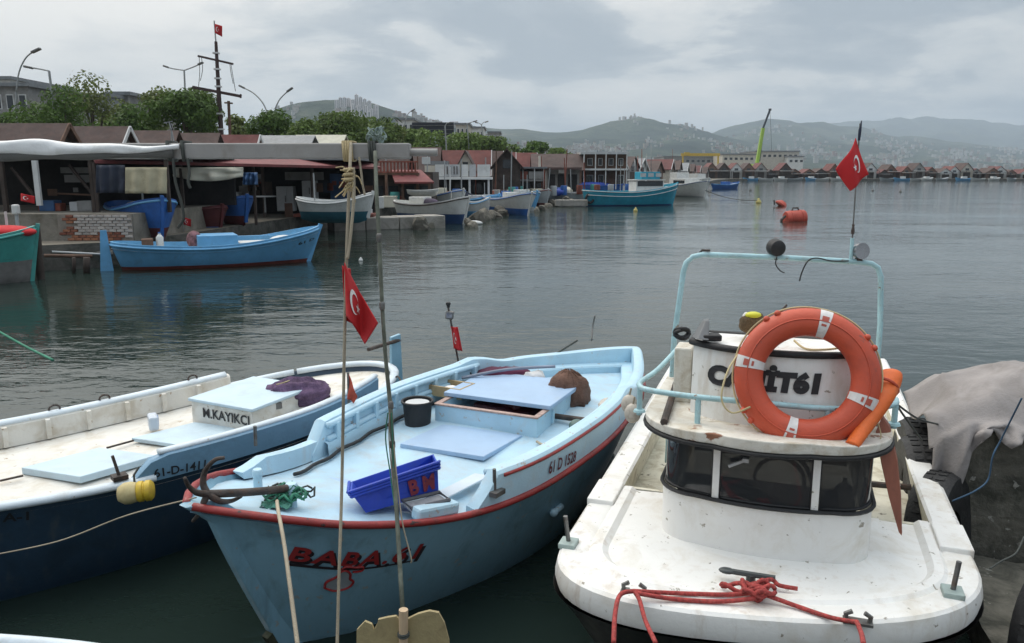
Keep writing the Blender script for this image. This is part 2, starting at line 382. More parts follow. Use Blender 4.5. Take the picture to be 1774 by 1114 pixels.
def build_hills():
    nq, ny = 300, 110; Q0, Q1 = -1.0, 1.0; mb = MB()
    ys = [620*(9400/620)**(j/ny) for j in range(ny+1)]
    vs = []
    for i in range(nq+1):
        q = Q0 + (Q1-Q0)*i/nq
        for Y in ys: vs.append((q*Y, Y, terrain(q, Y) - (0.6 if Y < 700 else 0)))
    fs = [(i*(ny+1)+j, (i+1)*(ny+1)+j, (i+1)*(ny+1)+j+1, i*(ny+1)+j+1) for i in range(nq) for j in range(ny)]
    mb.add(vs, fs)
    m = bpy.data.materials.new('hill_woods'); m.use_nodes = True; nt = m.node_tree; L = nt.links.new; b = nt.nodes['Principled BSDF']
    tc = N(nt, 'ShaderNodeTexCoord'); n1 = N(nt, 'ShaderNodeTexNoise'); L(tc.outputs['Object'], n1.inputs['Vector']); n1.inputs['Scale'].default_value = 0.012; n1.inputs['Detail'].default_value = 9; n1.inputs['Roughness'].default_value = 0.68
    n2 = N(nt, 'ShaderNodeTexNoise'); L(tc.outputs['Object'], n2.inputs['Vector']); n2.inputs['Scale'].default_value = 0.0035; n2.inputs['Detail'].default_value = 5
    f = mathn(nt, 'MULTIPLY_ADD', n1.outputs['Fac'], 0.6, mathn(nt, 'MULTIPLY', n2.outputs['Fac'], 0.4))
    L(ramp(nt, f, [(0.40, (0.010, 0.022, 0.018)), (0.48, (0.020, 0.036, 0.024)), (0.55, (0.042, 0.060, 0.036)), (0.64, (0.10, 0.105, 0.075))]), b.inputs['Base Color'])
    b.inputs['Roughness'].default_value = 0.95; b.inputs['Specular IOR Level'].default_value = 0.1
    bp = N(nt, 'ShaderNodeBump'); bp.inputs['Distance'].default_value = 30; bp.inputs['Strength'].default_value = 0.8; L(n1.outputs['Fac'], bp.inputs['Height']); L(bp.outputs[0], b.inputs['Normal'])
    struct(mb.build('hills', m, smooth=True, fix=False))
build_hills()
def islandmat(name, stops, rough=0.8):
    m = bpy.data.materials.new(name); m.use_nodes = True; nt = m.node_tree; b = nt.nodes['Principled BSDF']
    g = N(nt, 'ShaderNodeNewGeometry'); nt.links.new(ramp(nt, g.outputs['Random Per Island'], stops, 'CONSTANT'), b.inputs['Base Color'])
    b.inputs['Roughness'].default_value = rough; return m
M_TOWN = islandmat('town_walls', [(0, (0.40, 0.385, 0.36)), (0.3, (0.30, 0.26, 0.22)), (0.5, (0.46, 0.45, 0.43)), (0.65, (0.25, 0.20, 0.17)), (0.82, (0.20, 0.10, 0.075)), (0.9, (0.36, 0.34, 0.30))])
def build_town():
    rr = random.Random(11); mb = MB(); n = 0
    # (px range, Y range, count, size)
    zones = [(830, 1010, 1000, 2300, 420, 12), (700, 860, 1000, 1650, 150, 11), (560, 640, 1100, 1500, 110, 10), (980, 1330, 1250, 2600, 480, 12),
             (1280, 1774, 2100, 4400, 380, 16), (1500, 1774, 2600, 4600, 260, 16), (440, 560, 1000, 1690, 30, 9), (1000, 1250, 2300, 3200, 50, 13), (640, 760, 1300, 1690, 70, 10)]
    for a, b, y0, y1, cnt, s in zones:
        cen = [(rr.uniform(a, b), rr.uniform(y0, y1)) for _ in range(max(3, cnt//16))]
        for _ in range(cnt):
            cx, cy = rr.choice(cen); px = rr.gauss(cx, (b-a)*.05); Y = min(max(rr.gauss(cy, (y1-y0)*.07), y0), y1)
            q = at(px, 299, 100).x/100; z = terrain(q, Y); w = s*.62*rr.uniform(.6, 1.2); h = s*.62*rr.choice([.6, .7, .8, 1.1, 1.6])
            mb.box((q*Y, Y, z+h/2-2), (w, w*rr.uniform(.7, 1.1), h+4), rr.uniform(-.5, .5))
            if rr.random() < .5: mb.box((q*Y, Y, z+h+1.0), (w*1.1, w*1.1, 1.6), 0)
    o = mb.build('hillside_town', M_TOWN, fix=False); stuff(o); tag(o, 'mass of small pale houses scattered over the distant hillsides', 'town')
build_town()
M_TOWER = mat('tower_render', (0.56, 0.53, 0.52), 0.8, 0.08)
M_DARKWIN = mat('dark_window', (0.03, 0.035, 0.04), 0.2, 0.1)
def build_towers():
    rr = random.Random(3); first = None
    spots = [(583, 183), (590, 179), (597, 181), (604, 178), (611, 182), (618, 179), (625, 182), (632, 184), (640, 187), (612, 193), (622, 196), (634, 198), (645, 200), (652, 199)]
    for i, (px, py) in enumerate(spots):
        # walk up the slope until the terrain shows at this height in the picture
        q = at(px, py, 100).x/100; Y = 1050
        while Y < 1690 and terrain(q, Y) < at(px, py+7, Y).z: Y += 6
        z = terrain(q, Y)
        if first is None:
            t = thing('apartment_tower', 'pale high-rise block in the cluster near the wooded hilltop', 'apartment block', (q*Y, Y, z-3), 0.2, 'tower blocks on the hill')
            w = MB(); w.box((0, 0, 17), (9.5, 12, 34)); w.box((0, 0, 35), (4, 5, 3)); w.build('wall', M_TOWER, t)
            g = MB()
            for f in range(9): g.box((-2.3, -6.02, 7+f*3.1), (2.4, .1, 1.5)); g.box((2.3, -6.02, 7+f*3.1), (2.4, .1, 1.5))
            stuff(g.build('window', M_DARKWIN, t)); first = t
        else:
            t = copy_tree(first, None, (q*Y, Y, z-3), rr.uniform(0, .4))
        t.scale = (.72, .72, rr.uniform(.5, .75))
build_towers()
# ---- air: one closed box of pale haze round everything
hz = bpy.data.materials.new('haze_air'); hz.use_nodes = True; nt = hz.node_tree
nt.nodes.remove(nt.nodes['Principled BSDF']); pv = nt.nodes.new('ShaderNodeVolumePrincipled')
pv.inputs['Color'].default_value = (0.74, 0.87, 1.0, 1); pv.inputs['Density'].default_value = 1.65e-4; pv.inputs['Anisotropy'].default_value = 0.2
nt.links.new(pv.outputs[0], nt.nodes['Material Output'].inputs['Volume'])
hb = MB(); hb.box((0, 4750, 319), (24000, 9900, 640)); ho = hb.build('haze', hz); stuff(ho)
# ================================================================ BOATS: hull maker
M_ROPE = mat('rope_fibre', (0.36, 0.31, 0.23), 0.9, 0.25, bump=0.004, bscale=180)
M_BLACK = mat('black_rubber', (0.014, 0.014, 0.015), 0.6, 0.3, bump=0.004, bscale=30)
M_STEEL = mat('worn_steel', (0.16, 0.16, 0.155), 0.5, 0.25, (0.12, 0.06, 0.03), 0.4, 8, metal=0.6)
M_RUST = mat('rusty_iron', (0.055, 0.045, 0.04), 0.75, 0.4, (0.10, 0.045, 0.02), 0.5, 14, 0.004, 90)
class Hull:
    def __init__(s, L, hv, zv, draft=0.35, TB=0.12, PB=0.8, TS=0.78, rake=0.45, srake=0.3, e=(0.85, 0.42, 0.7), lip=0.0):
        s.lip = lip
        s.L, s.hv, s.zv, s.draft, s.TB, s.PB, s.TS, s.rake, s.srake, s.e = L, hv, zv, draft, TB, PB, TS, rake, srake, e
    def half(s, t):
        h = herm(t, [0, .2, .4, .6, .8, 1.0], s.hv)
        b = min(max(t/s.TB, 0), 1); h *= (1-(1-b)**2)**s.PB
        if s.TS < 1:
            q = min(max((t-s.TS)/(1-s.TS), 0), 1); h *= math.sqrt(max(0, 1-q*q))
        return max(h, 0.012)
    def sheer(s, t): return herm(t, [0, .25, .5, .75, 1], s.zv)
    def keel(s, t): return -s.draft + 0.10*(1-min(t/.15, 1)) + 0.15*max(0, (t-.8)/.2)
    def pt(s, t, w, side=1, out=0.0):
        zk, zs = s.keel(t), s.sheer(t); z = zk + (zs-zk)*w
        e = herm(t, [0, .5, 1], s.e); y = (s.half(t)+out)*(max(w, 0)**e)
        x = s.L/2 - s.L*t
        x -= s.lip*sstep(1.0, .93, w)*max(0, 1-t/.12)
        x -= s.rake*max(0, 1-w)**1.15*max(0, 1-t/.45)**1.4; x += s.srake*max(0, 1-w)*max(0, (t-.55)/.45)**1.5
        return Vector((x, side*y, z))
    def edge(s, t, side=1, out=0.0, up=0.0):
        return Vector((s.L/2 - s.L*t, side*(s.half(t)+out), s.sheer(t)+up))
    def ts(s, n, a=0.0, b=1.0):
        r = []
        for i in range(n+1):
            x = i/n; r.append(a + (b-a)*(x))
        if a == 0.0: r = [s.TB*0.06, s.TB*0.2, s.TB*.45] + [v for v in r if v > s.TB*.6]; r.insert(0, 0.0)
        if b == 1.0: r = [v for v in r if v < .955] + [.965, .98, .99, .996, 1.0]
        return r
    def shell(s, mb, n=36, m=10, wtop=1.0, bands=None):
        T = s.ts(n)
        def rows(t):
            if bands is None: return [wtop*j/m for j in range(m+1)]
            zk, zs = s.keel(t), s.sheer(t); wb = min(max((bands-zk)/(zs-zk), .05), .97); k = m//2
            return [wb*j/k for j in range(k)] + [wb + (1-wb)*j/(m-k) for j in range(m-k+1)]
        for side in (1, -1):
            vs = [s.pt(t, w, side) for t in T for w in rows(t)]; o = len(mb.v)
            mb.v += [tuple(v) for v in vs]
            for i in range(len(T)-1):
                for j in range(m):
                    a = o + i*(m+1)+j; q = (a, a+m+1, a+m+2, a+1); mb.f.append(q if side < 0 else q[::-1])
                    mb.m.append(1 if bands is not None and j < m//2 else 0)
        return mb
    def deck(s, mb, drop, inset=0.02, a=0.0, b=1.0, n=30, camber=0.03, k=0):
        T = [t for t in s.ts(n) if a <= t <= b]
        vs = []; fs = []
        for t in T:
            e = s.edge(t); h = max(e.y-inset, .004); z = e.z-drop
            for j in (-1, -.5, 0, .5, 1): vs.append((e.x, h*j, z + camber*(1-j*j)*min(1, h*2)))
        for i in range(len(T)-1):
            for j in range(4): fs.append((i*5+j, i*5+j+1, (i+1)*5+j+1, (i+1)*5+j))
        mb.add(vs, fs, k); return mb
    def rail(s, r, out=0.0, up=0.0, a=0.0, b=1.0, n=48, sq=1.0, seg=8, mb=None, sides=(1, -1)):
        mb = mb or MB(); T = [t for t in s.ts(n) if a <= t <= b]
        if T[0] > a: T.insert(0, a)
        if len(sides) == 2 and b == 1.0:
            pts = [s.edge(t, 1, out, up) for t in T] + [s.edge(t, -1, out, up) for t in reversed(T)]
            P = [pts[0]]
            for p in pts[1:]:
                if (p-P[-1]).length > .01: P.append(p)
            mb.tube(P, r, seg, sq=sq)
        else:
            for sd in sides: mb.tube([s.edge(t, sd, out, up) for t in T], r, seg, sq=sq)
        return mb
    def bulwark(s, prof, a, b=1.0, n=60, side=None, ramp=(0.03, 0.0), hfn=None):
        """prof: (inset, up) points going round the section from outer foot to inner foot; swept along the sheer."""
        mb = MB(); T = [t for t in s.ts(n) if a <= t <= b]
        if T[0] > a: T.insert(0, a)
        def ring(t, sd):
            f = sstep(a, a+ramp[0], t) if ramp[0] else 1
            g = hfn(t, sd) if hfn else 1
            out = []
            h = s.half(t); z = s.sheer(t); x = s.L/2 - s.L*t
            # inward direction in plan
            dt = .004; t1, t2 = max(t-dt, 0), min(t+dt, 1)
            tx, ty = (-s.L*(t2-t1)), (s.half(t2)-s.half(t1)); l = math.hypot(tx, ty); nx, ny = ty/l, -tx/l   # outward normal (x,y) for +y side
            for ins, up in prof:
                u = up*f*g if up > 0 else up
                out.append(Vector((x - nx*ins, sd*max(h - ny*ins, .001 if t < .9 else -9), z+u)))
            return out
        if side is None and b == 1.0:
            rings = [ring(t, 1) for t in T] + [ring(t, -1) for t in reversed(T[:-1])]
        else: rings = [ring(t, side or 1) for t in T]
        m = len(prof); vs = [v for r in rings for v in r]; fs = []
        for i in range(len(rings)-1):
            for j in range(m-1): fs.append((i*m+j, (i+1)*m+j, (i+1)*m+j+1, i*m+j+1))
        fs.append(tuple(range(m))); fs.append(tuple((len(rings)-1)*m + j for j in range(m)))
        mb.add(vs, fs); return mb
def pick(I, fn, px, py, ra, rb):
    '''surface parameters (a, b) of fn seen at a measured point of the photograph.'''
    d = ray(px, py); o3 = I @ Vector((0, 0, CAMH)); d3 = I.to_3x3() @ d; dd = d3.dot(d3)
    ra, rb = list(ra), list(rb); L0, H0_ = tuple(ra), tuple(rb)
    for it in range(5):
        best = None; n = 24 if it == 0 else 10
        for i in range(n+1):
            a = ra[0] + (ra[1]-ra[0])*i/n
            for j in range(n+1):
                b = rb[0] + (rb[1]-rb[0])*j/n; p = fn(a, b) - o3; k = p.dot(d3)/dd; e = (p - d3*k).length/k
                if best is None or e < best[0]: best = (e, a, b)
        da, db = (ra[1]-ra[0])/n*1.5, (rb[1]-rb[0])/n*1.5
        ra = [max(L0[0], best[1]-da), min(L0[1], best[1]+da)]; rb = [max(H0_[0], best[2]-db), min(H0_[1], best[2]+db)]
    return best[1], best[2]
def boat_empty(name, label, cat, bow, hd, L, heel=0.0, group=None):
    u = Vector((math.sin(hd), math.cos(hd), 0)); c = Vector((bow[0], bow[1], 0)) + u*L/2
    return thing(name, label, cat, c, math.atan2(-u.y, -u.x), group, rx=heel)
def pbox(parent, A, B, C, h, mat_, name, z, bevel=0.006, grow=0.0, name_parent=None):
    """box standing at height z whose foot corners A, B, C were measured in the photograph."""
    M = inv(parent) if parent is not None else Matrix.Identity(4)
    a, b, c = (on(*p, z) for p in (A, B, C)); d = a + c - b
    lo = [a, b, c, d]
    if grow:
        ce = sum(lo, Vector())/4; lo = [p + (p-ce).normalized()*grow for p in lo]
    hi = [p + Vector((0, 0, h)) for p in lo]
    mb = MB(); mb.hexa([M @ p for p in lo], [M @ p for p in hi])
    return mb.build(name, mat_, parent, bevel=bevel), lo, hi
# ================================================================ light blue fishing boat in front
M_BABA = mat('pale_blue_paint', (0.22, 0.40, 0.51), 0.38, 0.06, (0.09, 0.16, 0.20), 0.42, 1.6, 0.002, 40, chips=(0.30, 0.33, 0.33), chip_amt=0.10, coat=0.25, streak=(.10, .12, .10), streak_amt=.45)
M_BABADECK = mat('pale_blue_deck', (0.41, 0.59, 0.71), 0.5, 0.07, (0.40, 0.44, 0.45), 0.6, 2.2, 0.002, 60)
M_BABACAP = mat('pale_blue_cap', (0.44, 0.63, 0.74), 0.45, 0.05, (0.48, 0.5, 0.5), 0.3, 3, 0.002, 60, chips=(0.42, 0.40, 0.38), chip_amt=0.12)
M_LIDBLUE = mat('hatch_blue_paint', (0.34, 0.47, 0.64), 0.42, 0.05, (0.33, 0.40, 0.48), 0.25, 2.5, 0.0015, 60)
M_REDTRIM = mat('red_trim_paint', (0.28, 0.026, 0.024), 0.45, 0.15, (0.10, 0.03, 0.025), 0.45, 6, 0.003, 60, chips=(0.05, 0.03, 0.03), chip_amt=0.15)
M_REDLETTER = mat('red_letter_paint', (0.30, 0.02, 0.022), 0.5, 0.1)
M_DARKLETTER = mat('dark_letter_paint', (0.02, 0.012, 0.018), 0.5, 0.1)
M_ALGAE = mat('weedy_keel', (0.05, 0.055, 0.03), 0.9, 0.4, (0.02, 0.03, 0.015), 0.6, 8, 0.01, 30)
BH = Hull(5.2, [.384, .677, .875, .83, .55, .20], [1.086, .757, .786, .831, .74], draft=.45, rake=.62, srake=.7, e=(.95, .40, .9), TS=.75, lip=.11)
baba = boat_empty('fishing_boat', 'pale blue open fishing boat with red rub rail and an anchor on its bow', 'boat', (-1.63, 3.744), .591, BH.L, -0.033)
IB = inv(baba)
def bl(px, py, z): return IB @ on(px, py, z)
TA = .265
HB = .2
def build_baba():
    mb = MB(); BH.shell(mb, 44, 12); mb.build('hull', M_BABA, baba, smooth=True)
    BH.deck(MB(), .05, .02).build('deck', M_BABADECK, baba, smooth=True)
    # stem post on the raked bow
    st = MB(); P = [BH.pt(0, w/10) for w in range(-1, 11)]
    vs = []
    for i, p in enumerate(P):
        wdt = .045
        vs += [(p.x+.045, -.032, p.z), (p.x+.045, .032, p.z), (p.x-.12, wdt+.03, p.z), (p.x-.12, -wdt-.03, p.z)]
    fs = [(i*4+j, i*4+(j+1) % 4, (i+1)*4+(j+1) % 4, (i+1)*4+j) for i in range(len(P)-1) for j in range(4)] + [(3, 2, 1, 0), tuple(len(vs)-4+j for j in range(4))]
    st.add(vs, fs); st.build('stem_post', M_BABA, baba, bevel=.008)
    kb = MB(); p0, p1 = BH.pt(0, .0), BH.pt(0, .34)
    kb.beam(p0 + Vector((.06, 0, 0)), p1 + Vector((.06, 0, 0)), .05, .05); kb.build('keel_shoe', M_ALGAE, baba)
    BH.rail(.023, .010, -.012, sq=.9).build('rub_rail', M_REDTRIM, baba, smooth=True)
    # raised wash board from a step near the bow round the stern
    def hf(t, sd):
        return 1.0 - (.30*sstep(.66, .72, t)) + (.12*math.exp(-((t-.64)/.02)**2)) + (0.22*sstep(.80, .98, t))
    prof = [(-.004, .004), (-.006, HB*.97), (.010, HB+.012), (.05, HB+.018), (.085, HB+.006), (.092, HB*.88), (.095, -.05)]
    BH.bulwark(prof, TA, 1.0, 64, ramp=(.035, 0), hfn=hf).build('wash_board', M_BABACAP, baba, smooth=35)
    # step pieces at the fore ends
    for sd in (1,):
        g = MB(); e = BH.edge(TA-.02, sd); e2 = BH.edge(TA-.075, sd)
        inn = Vector((0, -sd*.05, 0))
        g.beam(e + inn + Vector((0, 0, .035)), e2 + inn + Vector((0, 0, .02)), .085, .08); g.build('step_block', M_BABACAP, baba, bevel=.02)
    BH.rail(.012, .008, HB*.9, TA+.04, .66, seg=6).build('upper_line', M_REDTRIM, baba, smooth=True)
    # inner side: covering board and ribs leave sunk panels
    inner = MB()
    for sd in (1, -1):
        T = [TA+.03 + i*(.62-TA)/30 for i in range(31)]
        pts = []
        vs = []
        for t in T:
            e = BH.edge(t, sd); yi = e.y - sd*.095
            vs += [(e.x, yi, e.z-.05), (e.x, yi-sd*.05, e.z-.05), (e.x, yi-sd*.035, e.z+.055), (e.x, yi, e.z+.06)]
        inner.add(vs, [(i*4+j, i*4+j+1, (i+1)*4+j+1, (i+1)*4+j) for i in range(30) for j in range(3)])
    inner.build('covering_board', M_BABACAP, baba, smooth=30)
    for sd in (1, -1):
        for i in range(8):
            t = TA+.055 + i*.045; e = BH.edge(t, sd); e2 = BH.edge(t+.008, sd)
            r = MB(); r.beam(e + Vector((0, -sd*.105, .05)), e + Vector((0, -sd*.105, HB-.02)), .06, .035, up=(1, 0, 0)); r.build('rib', M_BABACAP, baba, bevel=.006)
        for z0, nm in ((HB-.025, 'inner_stringer'), (.075, 'inner_stringer')):
            r = MB(); r.tube([BH.edge(TA+.035 + i*.0115, sd) + Vector((0, -sd*.105, z0)) for i in range(31)], .024, 6, sq=1.0); r.build(nm, M_BABACAP, baba, smooth=True)
    fb = BH.bulwark([(-.002, .0), (-.002, .075), (.03, .085), (.08, .08), (.09, -.04)], .13, .30, 40, side=-1, ramp=(.05, 0)); fb.build('fore_board', M_BABACAP, baba, smooth=35)
    # dark hose lying along the deck edge
    hose = MB(); pts = []
    for i in range(40):
        t = .2 + i*.012; e = BH.edge(t, -1); pts.append(e + Vector((0, .175 + .10*max(0, .3-t)*6 + .012*math.sin(i*1.1), -.015)))
    hose.tube(pts, .013, 6); o = hose.build('hose', M_BLACK, None, smooth=True); o.matrix_basis = baba.matrix_basis
    tag(o, 'thin dark hose lying along the far edge of the pale blue deck', 'hose')
    # transom seat ring inside the stern
    BH.bulwark([(.092, .05), (.19, .045), (.2, .03), (.2, -.05)], .70, 1.0, 50, ramp=(.02, 0)).build('stern_bench', M_BABACAP, baba, smooth=30)
    # engine box with its lid pushed back
    zd = .725
    M = IB; a, b, c = (on(*p, zd) for p in ((754, 737), (930, 764), (1000, 708))); d = a + c - b; h = .17
    def loc(v): return M @ v
    up = Vector((0, 0, h)); e1 = (b-a).normalized(); e2 = (c-b).normalized(); th = .03
    for p, q, nm in ((a, b, 'box_side'), (b, c, 'box_side'), (c, d, 'box_side'), (d, a, 'box_side')):
        ce = (a+b+c+d)/4; inn = (ce-(p+q)/2).normalized()*th/2
        w = MB(); w.beam(loc(p + inn + up/2), loc(q + inn + up/2), th, h); w.build(nm, M_BABA if False else M_BABACAP, baba, bevel=.004)
        r = MB(); r.beam(loc(p + inn + up + Vector((0, 0, .006))), loc(q + inn + up + Vector((0, 0, .006))), th+.012, .012)
        r.build('box_rim', mat('worn_pink_edge', (.42, .30, .26), .7, .2, (.2, .12, .1), .5, 20), baba)
    eng = MB(); ce = loc((a+b+c+d)/4); eng.box((ce.x, ce.y, ce.z+.06), (.32, .5, .1)); eng.tube([(ce.x-.1, ce.y-.2, ce.z+.13), (ce.x+.1, ce.y+.15, ce.z+.14)], .04, 8)
    eng.build('engine', mat('maroon_engine', (.07, .012, .015), .5, .3), baba, bevel=.02)
    ld = MB(); off = e2*.20
    lo = [p + Vector((0, 0, h+.016)) for p in (a + off - e1*.03, b + off + e1*.03, c + e2*.07 + e1*.03, d + e2*.07 - e1*.03)]
    ld.hexa([loc(p) for p in lo], [loc(p + Vector((0, 0, .035))) for p in lo]); ld.build('box_lid', M_LIDBLUE, baba, bevel=.006)
    lt = MB(); lt.box(loc(b + (c-b)*.33 + Vector((0, 0, h*.62)) + e1*.012), (.02, .02, .10)); lt.build('latch', M_BABACAP, baba)
    # exhaust pipe and flat hatch covers
    ex = MB(); p = b + (c-b)*.42 + Vector((0, 0, h*.5)); ex.tube([loc(p), loc(p + e1*.36 + Vector((0, 0, .0)))], .022, 10); ex.build('exhaust_pipe', M_RUST, baba, smooth=40)
    pbox(baba, (693, 776), (838, 799), (905, 761), .035, M_LIDBLUE, 'hatch_cover', zd + .005)
    pbox(baba, (534, 850), (640, 866), (672, 845), .018, M_LIDBLUE, 'hatch_cover', zd + .01)
    pbox(baba, (690, 888), (720, 893), (850, 826), .012, mat('pale_plank', (.55, .62, .68), .6, .08), 'plank', zd + .01)
    # mooring posts on the foredeck
    for px, py, r in ((447, 832, .026), (505, 858, .03)):
        g = MB(); q = bl(px, py+12, .93); g.lathe([(r*1.2, -.06), (r, 0), (r, .07), (r*1.15, .075), (r*1.15, .1), (r*.9, .11)], q, 14); g.build('mooring_post', M_BABACAP, baba, smooth=40)
    # rowlock pins and fender brackets on the near side
    g = MB(); q = bl(857, 852, .80); g.tube([q, q + Vector((0.01, 0, .15))], .011, 8); g.box(q, (.10, .09, .03)); g.build('rowlock', M_STEEL, baba)
    g = MB(); q = bl(443, 772, 1.0); g.tube([q, q + Vector((0.0, 0, .13))], .011, 8); g.build('rowlock', M_STEEL, baba)
    g = MB(); q = BH.pt(.44, .72, 1, .02); g.tube([q + Vector((-.06, .0, 0)), q + Vector((.06, .01, 0))], .022, 10); g.ball(q + Vector((.06, .01, 0)), .03); g.build('side_fitting', M_BABACAP, baba, smooth=True)
    rp = MB(); q = BH.edge(.735, 1, .02, .03); rp.box(q, (.12, .03, .10)); rp.build('red_patch', M_REDTRIM, baba, bevel=.01)
    # lettering, laid on the flank
    def flank(t0, t1, w0, w1, sh=0.0):
        def fn(u, v):
            t = t0 + (t1-t0)*(u + sh*v); w = w0(u) + (w1(u)-w0(u))*v
            p = BH.pt(t, w, 1); a_ = BH.pt(t+.004, w, 1) - p; b_ = BH.pt(t, w-.01, 1) - p
            n = a_.cross(b_).normalized()
            if n.y < 0: n = -n
            return p + n*.006
        return fn
    W = BH.L
    tw = lambda px, py: pick(IB, lambda t, w: BH.pt(t, w, 1), px, py, (0, .8), (.2, 1.0))
    c00, c10, c01, c11 = tw(497, 970), tw(725, 966), tw(500, 944), tw(735, 940)
    def quadfn(c00, c10, c01, c11):
        def fn(u, v):
            t = (c00[0]*(1-u)+c10[0]*u)*(1-v) + (c01[0]*(1-u)+c11[0]*u)*v; w = (c00[1]*(1-u)+c10[1]*u)*(1-v) + (c01[1]*(1-u)+c11[1]*u)*v
            p = BH.pt(t, w, 1); a_ = BH.pt(t+.004, w, 1) - p; b_ = BH.pt(t, w-.01, 1) - p; n = a_.cross(b_).normalized()
            if n.y < 0: n = -n
            return p + n*fn.off
        fn.off = .004; return fn
    fn = quadfn(c00, c10, c01, c11)
    lettering('name_lettering', 'BABA.61', fn, M_REDLETTER, baba, bold=.022, shear=.2, spacing=1.16)
    fs_ = quadfn(*[tw(*p) for p in ((501, 975), (729, 971), (504, 948), (739, 944))]); fs_.off = .002
    lettering('name_shadow', 'BABA.61', fs_, M_DARKLETTER, baba, bold=.022, shear=.2, spacing=1.16)
    ul = MB(); fu = quadfn(tw(498, 979), tw(712, 972), tw(498, 974), tw(712, 970)); ul.grid(lambda u, v: fu(u, v), 16, 1); ul.build('name_underline', M_DARKLETTER, baba)
    # the little looped emblem below the name
    f2 = quadfn(tw(556, 1026), tw(630, 1018), tw(556, 982), tw(630, 978)); em = MB()
    loop = [(.08, .2), (.12, .42), (.34, .62), (.42, .80), (.55, .86), (.66, .72), (.66, .5), (.74, .36), (.6, .14), (.3, .06), (.08, .2)]
    lp = [f2(p.x, p.y) for p in spline([(x, y, 0) for x, y in loop], 6)]; em.tube(lp, .0075, 5)
    em.tube([f2(p.x, p.y) for p in spline([(.42, .86, 0), (.55, 1.0, 0), (.8, .95, 0), (.98, .92, 0), (.95, .78, 0), (.72, .78, 0)], 6)], .006, 5)
    em.build('emblem_line', M_REDLETTER, baba); ei = MB(); f2.off = .003
    ei.add([f2(p.x, p.y) for p in spline([(x, y, 0) for x, y in loop], 4)][:-1], [tuple(range(40))]); ei.build('emblem_fill', mat('emblem_grey', (.30, .33, .36), .6), baba, fix=False)
    # registration on the raised board of the near side
    def wb(t, up):
        e = BH.edge(t, 1, .012, up); return e
    tb = lambda px, py: pick(IB, wb, px, py, (TA, TA+.6), (0, HB))
    q = [tb(*p) for p in ((951, 822), (998, 799), (999, 780), (952, 800))]
    def rf(u, v):
        t = (q[0][0]*(1-u)+q[1][0]*u)*(1-v) + (q[3][0]*(1-u)+q[2][0]*u)*v; w = (q[0][1]*(1-u)+q[1][1]*u)*(1-v) + (q[3][1]*(1-u)+q[2][1]*u)*v
        return wb(t, w)
    lettering('registration', '61 D 1528', rf, mat('registration_red', (.12, .02, .03), .5), baba, bold=.02, shear=.15)
build_baba()
# ---------------------------------------------------------------- Turkish flag maker
M_FLAG = mat('flag_red_cloth', (0.46, 0.018, 0.022), 0.85, 0.12, bump=.001, bscale=300)
M_WHITE = mat('white_cloth', (0.72, 0.70, 0.68), 0.85, 0.05)
def crescent_star():
    # unit square flag, hoist at u=0; returns polygons in (u*1.5, v)
    polys = []; n = 28; G = .5; R1, R2, d = .25, .2, .0625
    c1 = (G, .5); c2 = (G + d, .5)
    # intersection angle
    x = (R1*R1 - R2*R2 + d*d)/(2*d); a1 = math.acos(x/R1); a2 = math.acos((x-d)/R2)
    outer = [(c1[0] + R1*math.cos(a1 + (2*math.pi-2*a1)*i/n), c1[1] + R1*math.sin(a1 + (2*math.pi-2*a1)*i/n)) for i in range(n+1)]
    inner = [(c2[0] + R2*math.cos(a2 + (2*math.pi-2*a2)*i/n), c2[1] + R2*math.sin(a2 + (2*math.pi-2*a2)*i/n)) for i in range(n+1)]
    cres = (outer + inner, [(i, i+1, n+1+i+1, n+1+i) for i in range(n)])
    sc = (G + d - R2 + .333 + .02, .5); sv = [sc]
    for i in range(10):
        r = .125 if i % 2 == 0 else .048; a = math.pi + i*math.pi/5; sv.append((sc[0] + r*math.cos(a), sc[1] + r*math.sin(a)))
    star = (sv, [(0, 1+i, 1+(i+1) % 10) for i in range(10)])
    return cres, star
CRES, STAR = crescent_star()
def turkish_flag(label, fn, group=None, nu=18, nv=14, nd=None, aspect=1.5, name='flag', origin=None):
    """fn(u, v): world point of the cloth, u along the fly, v up the hoist."""
    o0 = fn(0, 1) if origin is None else origin
    t = thing(name, label, 'flag', o0, 0, group)
    f = lambda u, v: fn(u, v) - o0
    mb = MB(); mb.grid(f, nu, nv); mb.build('cloth', M_FLAG, t, smooth=True, solid=.003)
    for nm, (vs, fs) in (('crescent', CRES), ('star', STAR)):
        m2 = MB()
        for sg in (1, -1):
            out = []
            for (x, y) in vs:
                u, v = x/aspect, y; p = f(u, v); a = f(min(u+.02, 1), v) - f(u-.02, v); b = f(u, min(v+.02, 1)) - f(u, v-.02)
                n = a.cross(b).normalized(); out.append(p + n*.005*sg)
            m2.add(out, fs)
        m2.build(nm, M_WHITE, t, fix=False)
    return t
